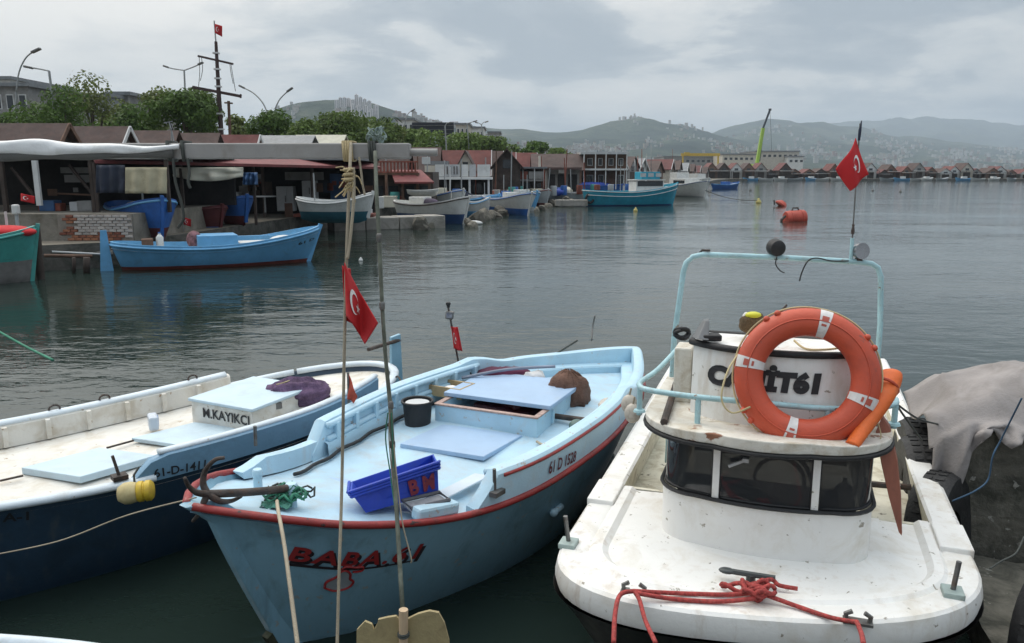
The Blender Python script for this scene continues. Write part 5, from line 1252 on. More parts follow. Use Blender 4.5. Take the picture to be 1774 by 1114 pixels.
# ================================================================ things on the navy boat
def build_left_things():
    c = on(514, 682, .86); t = thing('net_sack', 'purple net sack lying behind the lettered cabin box', 'sack', c, .3)
    g = MB(); g.ball((0, 0, 0), (.27, .16, .13), 40, 20); o = g.build('sack_body', mat('purple_net', (.14, .085, .155), .95, .35, (.05, .03, .06), .5, 12, .012, 70), t, smooth=True)
    for v in o.data.vertices:
        v.co += v.co.normalized()*(.03*mnoise.fractal(v.co*9, 1.0, 2.0, 4) + .014*math.sin(9*math.atan2(v.co.z, v.co.y) + 6*v.co.x)); v.co.z = max(v.co.z, -.09)
    g = MB(); g.tube(spline([(-.16, -.03, .10), (-.1, -.06, .12), (0, 0, .13), (.1, .02, .11), (.2, -.02, .05)], 5), .006, 5); g.build('tie', M_YROPE, t)
    c = on(266, 742, .72); t = thing('water_pack', 'shrink wrapped pack of water bottles with blue print on the cream deck', 'bottle pack', c, .5)
    g = MB(); g.box((0, 0, .055), (.07, .16, .11)); g.build('wrap', mat('clear_wrap', (.55, .60, .66), .3, .1), t, bevel=.015)
    g = MB(); g.box((.037, 0.0, .06), (.004, .09, .07)); g.build('print', mat('blue_print', (.08, .22, .5), .5, .3), t)
    # yellow float tied at the near rail
    c = on(232, 853, .72) ; t = thing('hanging_float', 'yellowish foam float with a yellow cap hanging on the navy hull', 'float', c)
    X = Vector((1, .25, .05)).normalized(); M = X.to_track_quat('Z', 'Y').to_matrix()
    g = MB(); g.lathe([(0, -.10), (.045, -.09), (.068, -.055), (.07, -.02), (.062, .015), (.06, .02)], (0, 0, 0), 22, M); g.build('float_body', mat('aged_foam', (.52, .43, .22), .75, .12, (.35, .25, .1), .4, 7), t, smooth=True)
    g = MB(); g.lathe([(.06, .022), (.066, .03), (.066, .055), (.058, .06), (.058, .066), (.066, .072), (.066, .10), (.05, .115), (0, .118)], (0, 0, 0), 22, M); g.build('float_cap', mat('yellow_cap', (.58, .40, .03), .55, .12, (.35, .2, .05), .4, 7), t, smooth=40)
    g = MB(); g.tube([(0, .02, .05), (-.01, .04, .10), (0, .09, .13)], .007, 6); g.build('lanyard', M_DARKROPE, t)
    rope('thin_line', 'thin pale line stretched along the navy hull to the anchor', [at(-30, 965, 4.2), at(100, 938, 4.1), at(220, 893, 3.95), at(340, 862, 3.75)], .004)
    # red pennant piece on a stick by the hanging rope
    b = on(604, 705, .95); o3 = b; t = thing('pennant', 'torn orange red pennant on a short stick at the navy boat stern', 'pennant', b)
    g = MB(); g.tube([Vector((0, 0, -.1)), at(603, 645, b.y)-o3], .010, 6); g.build('stick', M_STEEL, t)
    P = [at(604, 648, b.y-.01), at(619, 688, b.y-.06), at(613, 698, b.y-.03), at(602, 690, b.y)]; g = MB(); f = bilerp(*[p-o3 for p in P]); g.grid(lambda u, v: f(u, v) + Vector((0, .012*math.sin(u*7+v*4), 0)), 8, 8); g.build('cloth', mat('faded_red_cloth', (.42, .07, .04), .85, .15), t, smooth=True, solid=.003)
    rope('wire_loop', 'bent wire loop sticking out by the navy boat stern', [on(676, 668, .85), on(688, 652, .95), on(696, 668, .9), on(686, 682, .82), on(678, 676, .82)], .008, M_RUST, 'wire', 6)
    rope('shore_line', 'green mooring line running into the water at the left edge', [at(-20, 564, 10.0), at(40, 598, 9.6), at(92, 624, 9.0)], .016, M_GREENROPE)
build_left_things()
# ================================================================ steel boom with its ropes
def build_boom():
    Y = 3.6; M_BOOM = mat('grey_boom_paint', (.27, .26, .25), .55, .08, (.18, .16, .14), .35, 3, .001, 60)
    a, b = at(-700, 262, Y), at(711, 262, Y); o3 = at(300, 262, Y)
    t = thing('steel_boom', 'long square grey steel boom crossing above the boats', 'boom', o3)
    h = 26/1380*Y; g = MB(); g.beam(a-o3, b-o3, .075, h); g.build('square_tube', M_BOOM, t, bevel=.006)
    p, q = at(705, 264, Y), at(758, 264, Y); g = MB(); g.tube([p-o3, q-o3], .0165, 12); g.build('end_pipe', M_BOOM, t, smooth=40)
    g = MB(); p = at(-650, 262, Y)-o3; g.beam(p, Vector((p.x, 0, -o3.z-.8)), .14, .14); g.build('boom_post', M_BOOM, t)
    # white sheet rolled over the boom's left part
    o3 = at(100, 262, Y-.02); t = thing('rolled_sheet', 'white and grey plastic sheet rolled over the left part of the boom', 'sheet', o3)
    def sh(u, v):
        x = -160 + 470*u; k = u; top = 243 + 9*sstep(.45, .8, u) + 2*math.sin(u*23); bot = 268 - 12*sstep(.78, 1.0, u) + 2.5*math.sin(u*15)
        ang = v*math.pi; py = (top+bot)/2 - math.cos(ang)*(bot-top)/2
        return at(x, py, Y - .04 - .03*math.sin(ang) - .008*mnoise.noise(Vector((u*14, v*3, 0)))) - o3
    g = MB(); g.grid(sh, 60, 10); g.build('white_sheet', mat('white_plastic_sheet', (.66, .67, .68), .45, .06, (.42, .42, .40), .35, 4, .006, 20), t, smooth=True, solid=.004)
    def sh2(u, v):
        x = -160 + 460*u; top = 262 + 4*math.sin(u*9) - 12*sstep(.75, 1, u); bot = 281 - 8*u + 1.5*math.sin(u*21)
        return at(x, top + (bot-top)*v, Y - .045 - .012*math.sin(v*3.1)) - o3
    g = MB(); g.grid(sh2, 50, 6); g.build('grey_sheet', mat('dark_grey_sheet', (.09, .09, .085), .7, .2, bump=.006, bscale=20), t, smooth=True, solid=.004)
    # rope lashings round the boom
    M_HEMP = mat('hemp', (.44, .35, .20), .95, .25, bump=.004, bscale=150)
    def lash(px, m, label, n=3, r=.006):
        o3 = at(px, 262, Y); t = thing('rope_lashing', label, 'rope', o3, 0, 'rope lashings on the boom'); 
        for i in range(n):
            x = (i-n/2)*.011; hh = h/2+.006; g = MB(); g.tube([(x, -.045, hh), (x+.003, .045, hh), (x, .045, -hh), (x+.004, -.045, -hh)], r, 6, closed=True); g.build('turn', m, t, smooth=True)
        return t, o3
    t, o3 = lash(607, M_HEMP, 'pale hemp rope turns on the boom holding the flag rope', 4, .007)
    t, o3 = lash(649, M_DARKROPE, 'dark green rope turns on the boom at the jointed pole', 3, .006)
    rr = random.Random(2)
    for i in range(14):
        g = MB(); c = Vector((rr.gauss(0, .016), rr.gauss(0, .02), .045 + rr.uniform(0, .055))); g.tube([c + Vector((.016*math.cos(k*.7+i), .02*math.sin(k*.6+i), .018*math.sin(k*.8+i*2))) for k in range(12)], .003, 5); g.build('net_thread', mat('pale_green_net', (.26, .33, .31), .9, .3), t)
    t, o3 = lash(300, M_DARKROPE, 'dark cord turns on the boom next to the white sheet', 1, .008)
    g = MB(); g.tube([v - o3 for v in spline([at(300, 274, Y-.05), at(304, 315, Y-.05), at(314, 350, Y-.05), at(318, 378, Y-.05), at(308, 395, Y-.05)], 6)], .0065, 6); g.build('tail', M_DARKROPE, t, smooth=True)
    t, o3 = lash(325, M_DARKROPE, 'second dark cord turn on the boom, a short tail hanging', 1, .008)
    g = MB(); g.tube([v - o3 for v in spline([at(325, 274, Y-.05), at(328, 300, Y-.05), at(326, 315, Y-.05), at(330, 326, Y-.05)], 6)], .0065, 6); g.build('tail', M_DARKROPE, t, smooth=True)
    # flag rope
    Yr = 3.42
    rope('flag_rope', 'pale rope hanging from the boom past the red flag to the quay', [at(608, 248, Yr+.13), at(606, 300, Yr+.06), at(602, 400, Yr), at(599, 500, Yr), at(596, 640, Yr), at(592, 850, Yr-.05), at(587, 1010, Yr-.2), at(584, 1125, Yr-.3)], .0072)
    rope('flag_rope', 'second pale rope doubling the flag rope under its frayed knot', [at(612, 290, Yr), at(613, 340, Yr), at(608, 400, Yr), at(602, 448, Yr-.01)], .007)
    rope('rope_tail', 'loose thin rope tail hanging from the boom beside the flag rope', [at(622, 272, Y-.05), at(626, 300, Y-.05), at(628, 318, Y-.05), at(632, 338, Y-.05)], .005)
    o3 = at(604, 305, Yr); t = thing('frayed_knot', 'frayed hemp knot on the flag rope below the boom', 'knot', o3)
    for i in range(26):
        g = MB(); c = Vector((rr.gauss(0, .012), rr.gauss(0, .012), rr.uniform(-.05, .03))); d = Vector((rr.gauss(0, .035), rr.gauss(0, .02), rr.uniform(-.07, .02))); g.tube(spline([c, c + d*.5 + Vector((.01, 0, .01)), c + d], 4), .0028, 4); g.build('fibre', M_HEMP, t)
    for i in range(3): g = MB(); g.tube([(.018*math.cos(k*.6), .018*math.sin(k*.6), .02-.02*i + .003*k*.3) for k in range(11)], .0075, 6, closed=True); g.build('turn', M_HEMP, t, smooth=True)
    # big flag hanging from the rope
    P = {}
    TLp, BLp = (600, 455), (608, 568); 
    def fl(u, v):
        # hoist along the rope from y=455 to 560; the fly droops down to (655, 580)
        top = (597 + 58*u**1.15, 455 + 105*u**1.05); bot = (600 + 32*u, 548 + 48*u**1.2)
        px = top[0]*v + bot[0]*(1-v); py = top[1]*v + bot[1]*(1-v)
        return at(px, py, Yr - .03 - .045*math.sin(u*6.0 + v*1.8) + .02*u)
    bf = turkish_flag('large red Turkish flag drooping on the rope above the navy boat', fl, 'Turkish flags', 26, 18)
    o3 = bf.matrix_basis.translation; g = MB(); g.grid(lambda u, v: at(593+14*u+5*v, 460+95*v+6*u, Yr+.015+.02*math.sin(u*4)) - o3, 6, 10); g.build('hoist_fold', M_FLAG, bf, smooth=True, solid=.003)
    # jointed pole (rod) down to the tan plate
    Yp = 3.40; o3 = at(650, 262, Yp); t = thing('jointed_pole', 'slim weathered jointed pole hanging from the boom to the tan plate', 'pole', o3)
    pts = [(650, 262, Yp+.12), (652, 330, Yp+.05), (657, 412, Yp), (662, 530, Yp), (668, 620, Yp), (676, 700, Yp-.03), (682, 800, Yp-.06), (688, 900, Yp-.15), (694, 1000, Yp-.3), (698, 1062, Yp-.38)]
    g = MB(); g.tube([at(*p)-o3 for p in pts], [.0085]*5 + [.0095]*5, 8); g.build('rod', mat('weathered_rod', (.13, .14, .11), .8, .3, (.05, .06, .04), .5, 12), t, smooth=True)
    for p in ((657, 412, Yp), (662, 530, Yp), (677, 702, Yp-.03), (680, 770, Yp-.05)): c = at(*p)-o3; g = MB(); g.lathe([(.008, -.02), (.0125, -.012), (.0125, .012), (.008, .02)], c, 8); g.build('joint', M_STEEL, t, smooth=True)
    for i in range(3): g = MB(); g.tube([v-o3 for v in spline([at(672+i*3, 715, Yp-.05), at(668+i*6, 760, Yp-.06), at(676+i*3, 820, Yp-.08), at(684+i*2, 880, Yp-.13)], 6)], .003, 5); g.build('twine', M_GREENROPE if i != 1 else M_ROPE, t)
    rope('thin_line', 'thin pale line hanging over the crate and the name', [at(682, 770, Yp-.06), at(690, 850, Yp-.1), at(698, 910, Yp-.16), at(712, 965, Yp-.2), at(712, 975, Yp-.2)], .0032)
    # tan plate lashed to a round stick at the bottom
    o3 = at(698, 1090, 3.0); t = thing('tan_plate', 'tan plywood plate with ragged top lashed to the hanging pole', 'plate', o3)
    mp = mat('tan_plywood', (.36, .29, .15), .7, .12, (.2, .15, .08), .4, 5, .003, 60)
    for q in ([(616, 1200), (618, 1092), (632, 1077), (644, 1082), (648, 1092), (653, 1082), (655, 1074), (672, 1070), (686, 1068), (694, 1076), (694, 1200)], [(704, 1200), (704, 1074), (724, 1064), (744, 1059), (760, 1062), (770, 1080), (778, 1110), (782, 1200)]):
        ps = [at(x, y, 3.0) - o3 for x, y in q]; g = MB(); g.hexa(ps, [p + Vector((0, .014, 0)) for p in ps]); g.build('plate_half', mp, t)
    g = MB(); g.tube([at(699, 1056, 2.98)-o3, at(699, 1210, 2.98)-o3], .019, 12); g.build('stick', mat('pale_round_wood', (.46, .34, .22), .7, .15, (.3, .2, .12), .4, 8, stretch=(1, 1, .1)), t, smooth=40)
    for yy in (1097, 1101): c = at(699, yy, 2.98)-o3; g = MB(); g.tube([c + Vector((.021*math.cos(k*.6), .021*math.sin(k*.6), 0)) for k in range(11)], .005, 5, closed=True); g.build('turn', M_DARKROPE, t)
build_boom()
# rim of a pale boat showing in the bottom left corner
def build_corner():
    t = thing('pale_boat', 'pale boat whose white rim just shows in the bottom left corner', 'boat', (-2.6, 2.06, 0), .0)
    CH = Hull(3.2, [.4, .6, .7, .7, .66, .5], [1.02, .98, .95, .95, 1.0], draft=.2, rake=.3, srake=.2)
    g = MB(); CH.shell(g, 24, 8); g.build('hull', mat('light_grey_gelcoat', (.42, .43, .45), .45, .06), t, smooth=True); CH.rail(.025, 0, 0).build('rim', M_RAILWHITE, t, smooth=True); CH.deck(MB(), .15, .02).build('deck', M_RAILWHITE, t, smooth=True)
    return t
CB = build_corner()
# ================================================================ FAR SHORE: materials
def col(n, c, r=.7, v=.12, **k): return mat(n, c, r, v, **k)
M_ROOFB = col('brown_roof', (.075, .045, .038), .8, .25, stain=(.04, .03, .028), amt=.5, scale=.9, rnd=.12)
M_ROOFR = col('red_roof', (.125, .036, .031), .8, .25, stain=(.09, .04, .035), amt=.4, scale=.9, rnd=.15)
M_ROOFG = col('grey_metal_roof', (.16, .17, .18), .5, .15); M_ROOFC = col('cream_roof', (.44, .42, .34), .7, .1)
M_DARKWOOD = col('dark_wood', (.05, .035, .028), .8, .3); M_BROWNWOOD = col('brown_wood', (.13, .07, .045), .75, .25)
M_GREYWALL = col('grey_wall', (.24, .235, .225), .85, .15, stain=(.13, .12, .11), amt=.5, scale=1.2, rnd=.1)
M_CREAMWALL = col('cream_wall', (.50, .46, .39), .8, .12, stain=(.3, .27, .22), amt=.4, scale=1.2, rnd=.1)
M_WHITEWALL = col('white_wall', (.60, .60, .58), .75, .08, stain=(.4, .39, .37), amt=.4, scale=1.3, rnd=.06)
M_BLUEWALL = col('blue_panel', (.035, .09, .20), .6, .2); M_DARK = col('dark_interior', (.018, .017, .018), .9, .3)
M_REDWOOD = col('red_brown_rail', (.20, .055, .035), .7, .25); M_AWNING = col('dark_red_awning', (.16, .035, .035), .7, .2, stain=(.08, .03, .03), amt=.4)
M_CANVAS = col('beige_canvas', (.42, .37, .25), .9, .08, stain=(.3, .25, .16), amt=.35); M_NAVYTARP = col('navy_tarp', (.022, .028, .045), .8, .25)
M_CREAMTARP = col('cream_tarp', (.52, .49, .40), .85, .08); M_FRIDGE = col('appliance_white', (.46, .47, .47), .5, .06, stain=(.3, .28, .25), amt=.35, scale=3)
M_METAL = col('galvanised_pole', (.30, .31, .31), .5, .1, metal=.3); M_WPOST = col('white_post', (.55, .55, .54), .6, .08)
def cen(px0, px1, py0, py1, Y): return at((px0+px1)/2, (py0+py1)/2, Y)
def pane_box(mb, px0, py0, px1, py1, Y, th=.08, o3=Vector()):
    a, b = at(px0, py1, Y), at(px1, py0, Y)
    mb.box(Vector(((a.x+b.x)/2, Y + th/2, (a.z+b.z)/2)) - o3, (abs(b.x-a.x), th, abs(b.z-a.z)))
def piece(t, o3, name, px0, py0, px1, py1, Y, m, th=.08, bevel=0):
    mb = MB(); pane_box(mb, px0, py0, px1, py1, Y, th, o3); return mb.build(name, m, t, bevel=bevel)
def solo(name, label, cat, px0, py0, px1, py1, Y, m, th=.5, group=None, bevel=.01):
    a, b = at(px0, py1, Y), at(px1, py0, Y); o3 = Vector(((a.x+b.x)/2, Y+th/2, a.z)); mb = MB()
    pane_box(mb, px0, py0, px1, py1, Y, th, o3); o = mb.build(name, m, None, bevel=bevel); o.location = o3; return tag(o, label, cat, group)
# ---------------------------------------------------------------- gabled boathouse: front gable towards +x
def boathouse(label, x, y, W, D, ze, zr, mw, mr, mt=None, rz=0.0, group='gabled boathouses', door=True, zb=.72, win=True):
    t = thing('boathouse', label, 'boathouse', (x, y, zb), rz, group); e, r = ze-zb, zr-zb
    g = MB(); h = W/2
    g.add([(0, -h, 0), (0, h, 0), (0, h, e), (0, 0, r-.05), (0, -h, e), (-D, -h, 0), (-D, h, 0), (-D, h, e), (-D, 0, r-.05), (-D, -h, e)],
          [(0, 1, 2, 3, 4), (5, 9, 8, 7, 6), (0, 4, 9, 5), (1, 6, 7, 2), (4, 3, 8, 9), (3, 2, 7, 8)]); g.build('wall', mw, t)
    g = MB(); ov = .35; sl = (r-e)/h
    for s in (-1, 1):
        lo = [Vector((.35, s*(h+ov), e-ov*sl)), Vector((-D-.2, s*(h+ov), e-ov*sl)), Vector((-D-.2, s*.0, r)), Vector((.35, s*.0, r))]
        g.hexa(lo, [v + Vector((0, 0, .10)) for v in lo])
    g.build('roof', mr, t)
    if mt:
        for s in (-1, 1):
            g = MB(); g.beam((.38, s*(h+ov), e-ov*sl+.04), (.38, 0, r+.04), .06, .2); g.build('barge_board', mt, t)
    if win: g = MB(); g.box((.02, 0, e+.1), (.06, W*.3, .7)); f = g.build('window', M_DARKWIN, t)
    if door: g = MB(); g.box((.02, 0, 1.05), (.06, W*.55, 2.1)); g.build('door', M_DARKWOOD, t)
    return t
def row():
    L = [(-40, 214, 36.5, M_DARKWOOD, M_ROOFB, M_BROWNWOOD, 'brown roofed boathouse whose gable is cut by the left edge'),
         (107, 217, 39.5, M_DARKWOOD, M_ROOFB, M_BROWNWOOD, 'brown roofed boathouse under the straight armed street lamp'),
         (213, 222, 43, M_GREYWALL, M_ROOFB, M_WPOST, 'brown roofed boathouse with white trimmed gable above the boom'),
         (300, 229, 46.5, M_DARKWOOD, M_ROOFB, None, 'brown roofed boathouse with the bent aerial in front'),
         (372, 233, 50, M_DARKWOOD, M_ROOFB, None, 'brown roofed boathouse at the foot of the flag mast'),
         (441, 236, 53.5, M_CREAMWALL, M_ROOFR, M_WPOST, 'boathouse with a reddish roof and white gable edge right of the mast')]
    for px, py, Y, mw, mr, mt, lab in L:
        p = at(px, py, Y); boathouse(lab, p.x, Y, 3.7, 6.5, p.z-1.9, p.z, mw, mr, mt)
    p = at(545, 237, 57); boathouse('boathouse with grey metal roof behind the middle of the boom', p.x-.3, 57, 4.0, 4.2, p.z-1.0, p.z, M_GREYWALL, M_ROOFG)
    p = at(592, 236, 61); boathouse('boathouse with pale cream roof behind the boom', p.x, 61, 4.0, 3.2, p.z-1.0, p.z, M_CREAMWALL, M_ROOFC)
    L = [(705, 252, 66, M_DARKWOOD, M_ROOFB, None, 'dark brown roofed house behind the end of the boom'),
         (758, 257, 70, M_DARKWOOD, M_ROOFB, None, 'dark roofed boathouse left of the small white gable'),
         (845, 262, 80, M_BROWNWOOD, M_ROOFR, M_WPOST, 'red roofed boathouse right of the small white gable'),
         (866, 263, 85, M_BROWNWOOD, M_ROOFB, M_WPOST, 'dark brown roofed boathouse between two red roofs'),
         (888, 265, 90, M_BROWNWOOD, M_ROOFR, M_WPOST, 'red roofed boathouse, next to the dark wooden gable'),
         (925, 266, 95, M_BROWNWOOD, M_ROOFR, M_WPOST, 'bright red roofed boathouse left of the long brown roof')]
    for px, py, Y, mw, mr, mt, lab in L:
        p = at(px, py, Y); boathouse(lab, p.x, Y, 4.3, 7, p.z-2.2, p.z, mw, mr, mt)
    # small white gable facing us, dark wooden gable
    for px, w, py, Y, mw, mr, lab in ((806, 30, 262, 62, M_CREAMWALL, M_ROOFB, 'narrow white gable end rising above the white terrace'), (878, 46, 259, 66, M_DARKWOOD, M_ROOFB, 'dark wooden gable house in front of the red roofs')):
        p = at(px, py, Y); t = boathouse(lab, p.x, Y, w/1380*Y, 4, p.z-1.25, p.z, mw, mr, None, -math.pi/2)
    p = at(1004, 268, 90); boathouse('long low boathouse with a wide plain brown roof by the moored boats', p.x, 90, 6.5, 5.2, p.z-1.6, p.z, M_BROWNWOOD, M_ROOFB)
row()
# ---------------------------------------------------------------- sheds on the near left platform
M_BRICK = mat('old_brick', (.25, .095, .055), .9, .2, (.14, .06, .04), .4, 9, .006, 60, rnd=.3); M_LIMEBRICK = mat('limewashed_brick', (.44, .41, .38), .9, .15, (.25, .12, .08), .55, 12, .006, 60, rnd=.18)
M_MORTAR = mat('old_mortar', (.23, .20, .17), .95, .2, (.12, .1, .08), .4, 4)
def platform():
    mb = MB(); mb.hexa([Vector(v) for v in ((-45, 22.6, .0), (-11.2, 23.7, .0), (-11.2, 33, .0), (-45, 34, .0))], [Vector(v) for v in ((-45, 22.6, 1.5), (-11.2, 23.7, 1.5), (-11.2, 33, 1.5), (-45, 34, 1.5))])
    struct(mb.build('quay_wall', mat('old_render_wall', (.20, .18, .15), .9, .2, (.09, .08, .055), .55, 1.2, .02, 8)))
    mb = MB(); a, b = Vector((-14.0, 21.9, .42)), Vector((-11.7, 23.3, .42)); mb.beam(a, b, .5, .12); struct(mb.build('quay_ledge', M_CONC, bevel=.02))
    # brick facing: single bricks in a broken bond
    p0, p1 = Vector((-13.35, 23.62, 0)), Vector((-11.22, 23.69, 0)); d = (p1-p0).normalized(); nrm = Vector((d.y, -d.x, 0)); L = (p1-p0).length
    t = thing('brick_wall', 'crumbling brick wall with limewash and bare red courses below', 'wall', p0, math.atan2(d.y, d.x))
    mb = MB(); mb.box((L/2, -.04, .93), (L, .06, 1.12)); mb.build('mortar_bed', M_MORTAR, t)
    bm_ = MB(); bm_.box((0, 0, 0), (.205, .06, .072)); rr = random.Random(4); protos = {}
    z = .43; r = 0; n = 0
    while z < 1.50 and n < 295:
        x = -.1 + (r % 2)*.112
        while x < L:
            inside = x > .1 + .35*abs(mnoise.noise(Vector((z*3, 2.2, 0)))) + max(0, (.95-z))*1.1 and x < L-.02
            if inside and rr.random() < .955:
                lime = z + .35*mnoise.noise(Vector((x*1.1, z*2, 5.0))) > .86 and x > .55
                m = M_LIMEBRICK if lime else M_BRICK
                if m.name not in protos:
                    o = bm_.build('brick', m, t, bevel=.008); protos[m.name] = o
                else:
                    o = protos[m.name].copy(); COL.objects.link(o); o.parent = t
                o.location = (x + rr.uniform(-.006, .006), -.075 + rr.uniform(-.014, .010), z); o.rotation_euler = (0, rr.uniform(-.02, .02), rr.uniform(-.03, .03)); n += 1
            x += .224
        z += .084; r += 1
platform()
def left_shed():
    Y = 24.6; o3 = Vector((-14, Y, 1.5)); t = thing('open_shed', 'dark open fishermen shed on the left platform under a flat roof', 'shed', o3)
    # roof slab, back wall, posts
    g = MB(); a, b = at(-260, 276, Y), at(292, 276, Y); g.hexa([Vector((a.x, Y, 3.22))-o3, Vector((b.x, Y, 3.12))-o3, Vector((b.x, Y+6, 3.22))-o3, Vector((a.x, Y+6, 3.3))-o3], [Vector((a.x, Y, 3.34))-o3, Vector((b.x, Y, 3.22))-o3, Vector((b.x, Y+6, 3.34))-o3, Vector((a.x, Y+6, 3.42))-o3]); g.build('roof', M_ROOFG, t)
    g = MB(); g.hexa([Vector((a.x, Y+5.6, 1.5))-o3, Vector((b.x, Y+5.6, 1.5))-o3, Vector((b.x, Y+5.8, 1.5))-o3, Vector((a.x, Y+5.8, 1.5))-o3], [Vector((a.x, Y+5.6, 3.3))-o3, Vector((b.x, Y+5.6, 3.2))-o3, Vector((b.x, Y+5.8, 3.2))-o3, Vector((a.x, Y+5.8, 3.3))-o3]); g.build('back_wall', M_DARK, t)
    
    for px, m, w in ((4, M_DARKWOOD, .12), (158, M_DARKWOOD, .10), (289, M_DARKWOOD, .10)):
        p = at(px, 300, Y+.1); g = MB(); g.beam(Vector((p.x, Y+.1, 1.5))-o3, Vector((p.x, Y+.1, 3.2))-o3, w, w); g.build('post', m, t)
    g = MB(); g.beam(at(60, 278, Y-.1)-o3, at(69, 356, Y-.1)-o3, .15, .10); g.build('white_post', M_WPOST, t)
    g = MB(); g.beam(at(20, 290, Y+.3)-o3, at(58, 338, Y+.3)-o3, .08, .08); g.build('brace', M_DARKWOOD, t)
    g = MB(); g.beam(at(120, 286, Y+.6)-o3, at(160, 335, Y+.6)-o3, .08, .08); g.build('brace', M_DARKWOOD, t)
    g = MB(); g.beam(at(95, 335, Y+1.2)-o3, at(165, 338, Y+1.2)-o3, .08, .05); g.build('rail', M_BROWNWOOD, t)
    for (x0, y0, x1, y1) in ((105, 290, 163, 300), (112, 303, 164, 316)): piece(t, o3, 'pale_panel', x0, y0, x1, y1, Y+2.2, M_GREYWALL, .06)
    # awning in dark red running right
    o3 = at(400, 290, 31); t2 = thing('awning', 'long dark red awning edge running from the beige canvas to the balustrade', 'awning', o3)
    a, b = at(165, 283, 24.3), at(660, 293, 38.0); g = MB(); u = Vector((0, 0, .10)); bk = Vector((-1.0, 1.6, .30))
    g.hexa([a-o3, b-o3, b+bk*1.4-o3, a+bk*1.4-o3], [a+u-o3, b+u-o3, b+bk*1.4+u-o3, a+bk*1.4+u-o3]); g.build('awning_sheet', M_AWNING, t2)
    for k in (.0, .22, .45, .68, .98):
        p = a*(1-k)+b*k; zb = 1.5 if k == 0 else .72; g = MB(); g.beam(Vector((p.x-.2, p.y+.3, zb))-o3, p + Vector((-.2, .3, .05))-o3, .09, .09); g.build('post', M_DARKWOOD, t2)
    def hang(name, label, px0, py0, px1, py1, Y, m, cat='tarp', wav=.05, sag=0.0, group=None):
        o3 = at((px0+px1)/2, py0, Y); g = MB()
        def fn(u, v):
            p = at(px0+(px1-px0)*u, py0+(py1-py0)*v + sag*math.sin(u*3.14)*v, Y); p.y += wav*math.sin(u*19)*(.4+v) + wav*mnoise.noise(Vector((u*4, v*3, px0)))
            return p - o3
        g.grid(fn, 24, 8); o = g.build(name, m, None, smooth=True, solid=.02); o.location = o3; return tag(o, label, cat, group)
    hang('hanging_tarp', 'dark navy tarp hanging beside the beige canvas', 166, 286, 216, 334, 24.2, M_NAVYTARP)
    hang('hanging_canvas', 'beige canvas sheet hanging under the red awning', 217, 290, 289, 335, 24.15, M_CANVAS, 'canvas')
    hang('cream_tarp', 'cream tarp bunched under the awning edge', 300, 290, 421, 306, 27.5, M_CREAMTARP, 'tarp', .1, 8)
    hang('blue_tarp', 'small crumpled blue tarp hanging under the awning', 421, 299, 446, 320, 30, M_BLUEWALL, 'tarp', .12)
    rr0 = random.Random(41)
    # middle shed: back wall, roof, objects inside
    Y = 39.5; o3 = at(470, 300, Y); t = thing('open_shed', 'deep dark shed behind the beached boats under the red awning', 'shed', o3)
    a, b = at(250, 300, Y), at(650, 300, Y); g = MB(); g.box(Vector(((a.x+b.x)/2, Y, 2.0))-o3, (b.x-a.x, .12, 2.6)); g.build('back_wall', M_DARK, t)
    g = MB(); g.box(Vector(((a.x+b.x)/2, Y-2.2, 3.28))-o3, (b.x-a.x, 4.8, .1)); g.build('roof', M_ROOFG, t)
    for px in (330, 455, 540, 605): p = at(px, 300, Y-3); g = MB(); g.beam(Vector((p.x, Y-3, .72))-o3, Vector((p.x, Y-3, 3.25))-o3, .12, .12); g.build('post', M_DARKWOOD, t)
    piece(t, o3, 'blue_panel', 573, 301, 604, 352, Y-.6, M_BLUEWALL, .08); piece(t, o3, 'grey_panel', 416, 322, 430, 360, Y-.6, M_GREYWALL); piece(t, o3, 'dark_panel', 494, 298, 560, 312, Y-1, M_GREYWALL)
    for i, (x0, y0, x1, y1, lab) in enumerate(((346, 337, 360, 357, 'narrow white fridge half hidden at the left of the dark shed'), (388, 333, 413, 359, 'grey white square panel cupboard beside the narrow fridge'), (480, 323, 507, 366, 'broad white cupboard standing left of the beached white boat'), (524, 313, 546, 348, 'tall white cupboard behind the beached white boat'))):
        o3c = at((x0+x1)/2, y1, Y-1.5); t3 = thing('cupboard', lab, 'cupboard', o3c, 0, 'white cupboards in the shed'); piece(t3, o3c, 'cabinet', x0, y0, x1, y1, Y-1.5, M_FRIDGE, .55, .03)
        piece(t3, o3c, 'door', x0+1, y0+1, (x0+x1)/2+2, y1-1, Y-1.56, M_FRIDGE, .05, .01); g = MB(); g.box(at((x0+x1)/2+1, (y0+y1)/2, Y-1.6)-o3c, (.04, .05, .3)); g.build('handle', M_STEEL, t3)
    for i in range(26):
        px = rr0.choice((rr0.uniform(300, 345), rr0.uniform(418, 480), rr0.uniform(545, 640), rr0.uniform(62, 160))); Yb = 38 if px > 250 else 27; y0 = rr0.uniform(296, 330)
        piece(t, o3, 'patched_board', px, y0, px+rr0.uniform(5, 16), y0+rr0.uniform(6, 24), Yb+.2, rr0.choice((M_GREYWALL, M_BROWNWOOD, M_DARKWOOD, M_REDWOOD, M_NAVYTARP)), .04)
    # table with bottles, blue barrels, rail
    o3c = at(460, 368, Y-4); t3 = thing('round_table', 'small pale round table in front of the dark shed', 'table', o3c); g = MB(); g.lathe([(0, .68), (.5, .68), (.5, .72), (0, .72)], (0, 0, 0), 20); g.build('tabletop', M_FRIDGE, t3)
    g = MB(); g.tube([(0, 0, 0), (0, 0, .68)], .04, 8); g.build('leg', M_METAL, t3)
    solo('plastic_drum', 'dark blue drum at the back of the slipway', 'drum', 382, 364, 416, 378, 33, M_BLUEWALL, .6)
    solo('wooden_gate', 'arched brown wooden gate leaning beside the white cupboard', 'gate', 494, 352, 506, 382, 36.4, M_BROWNWOOD, .06)
    rr = random.Random(8)
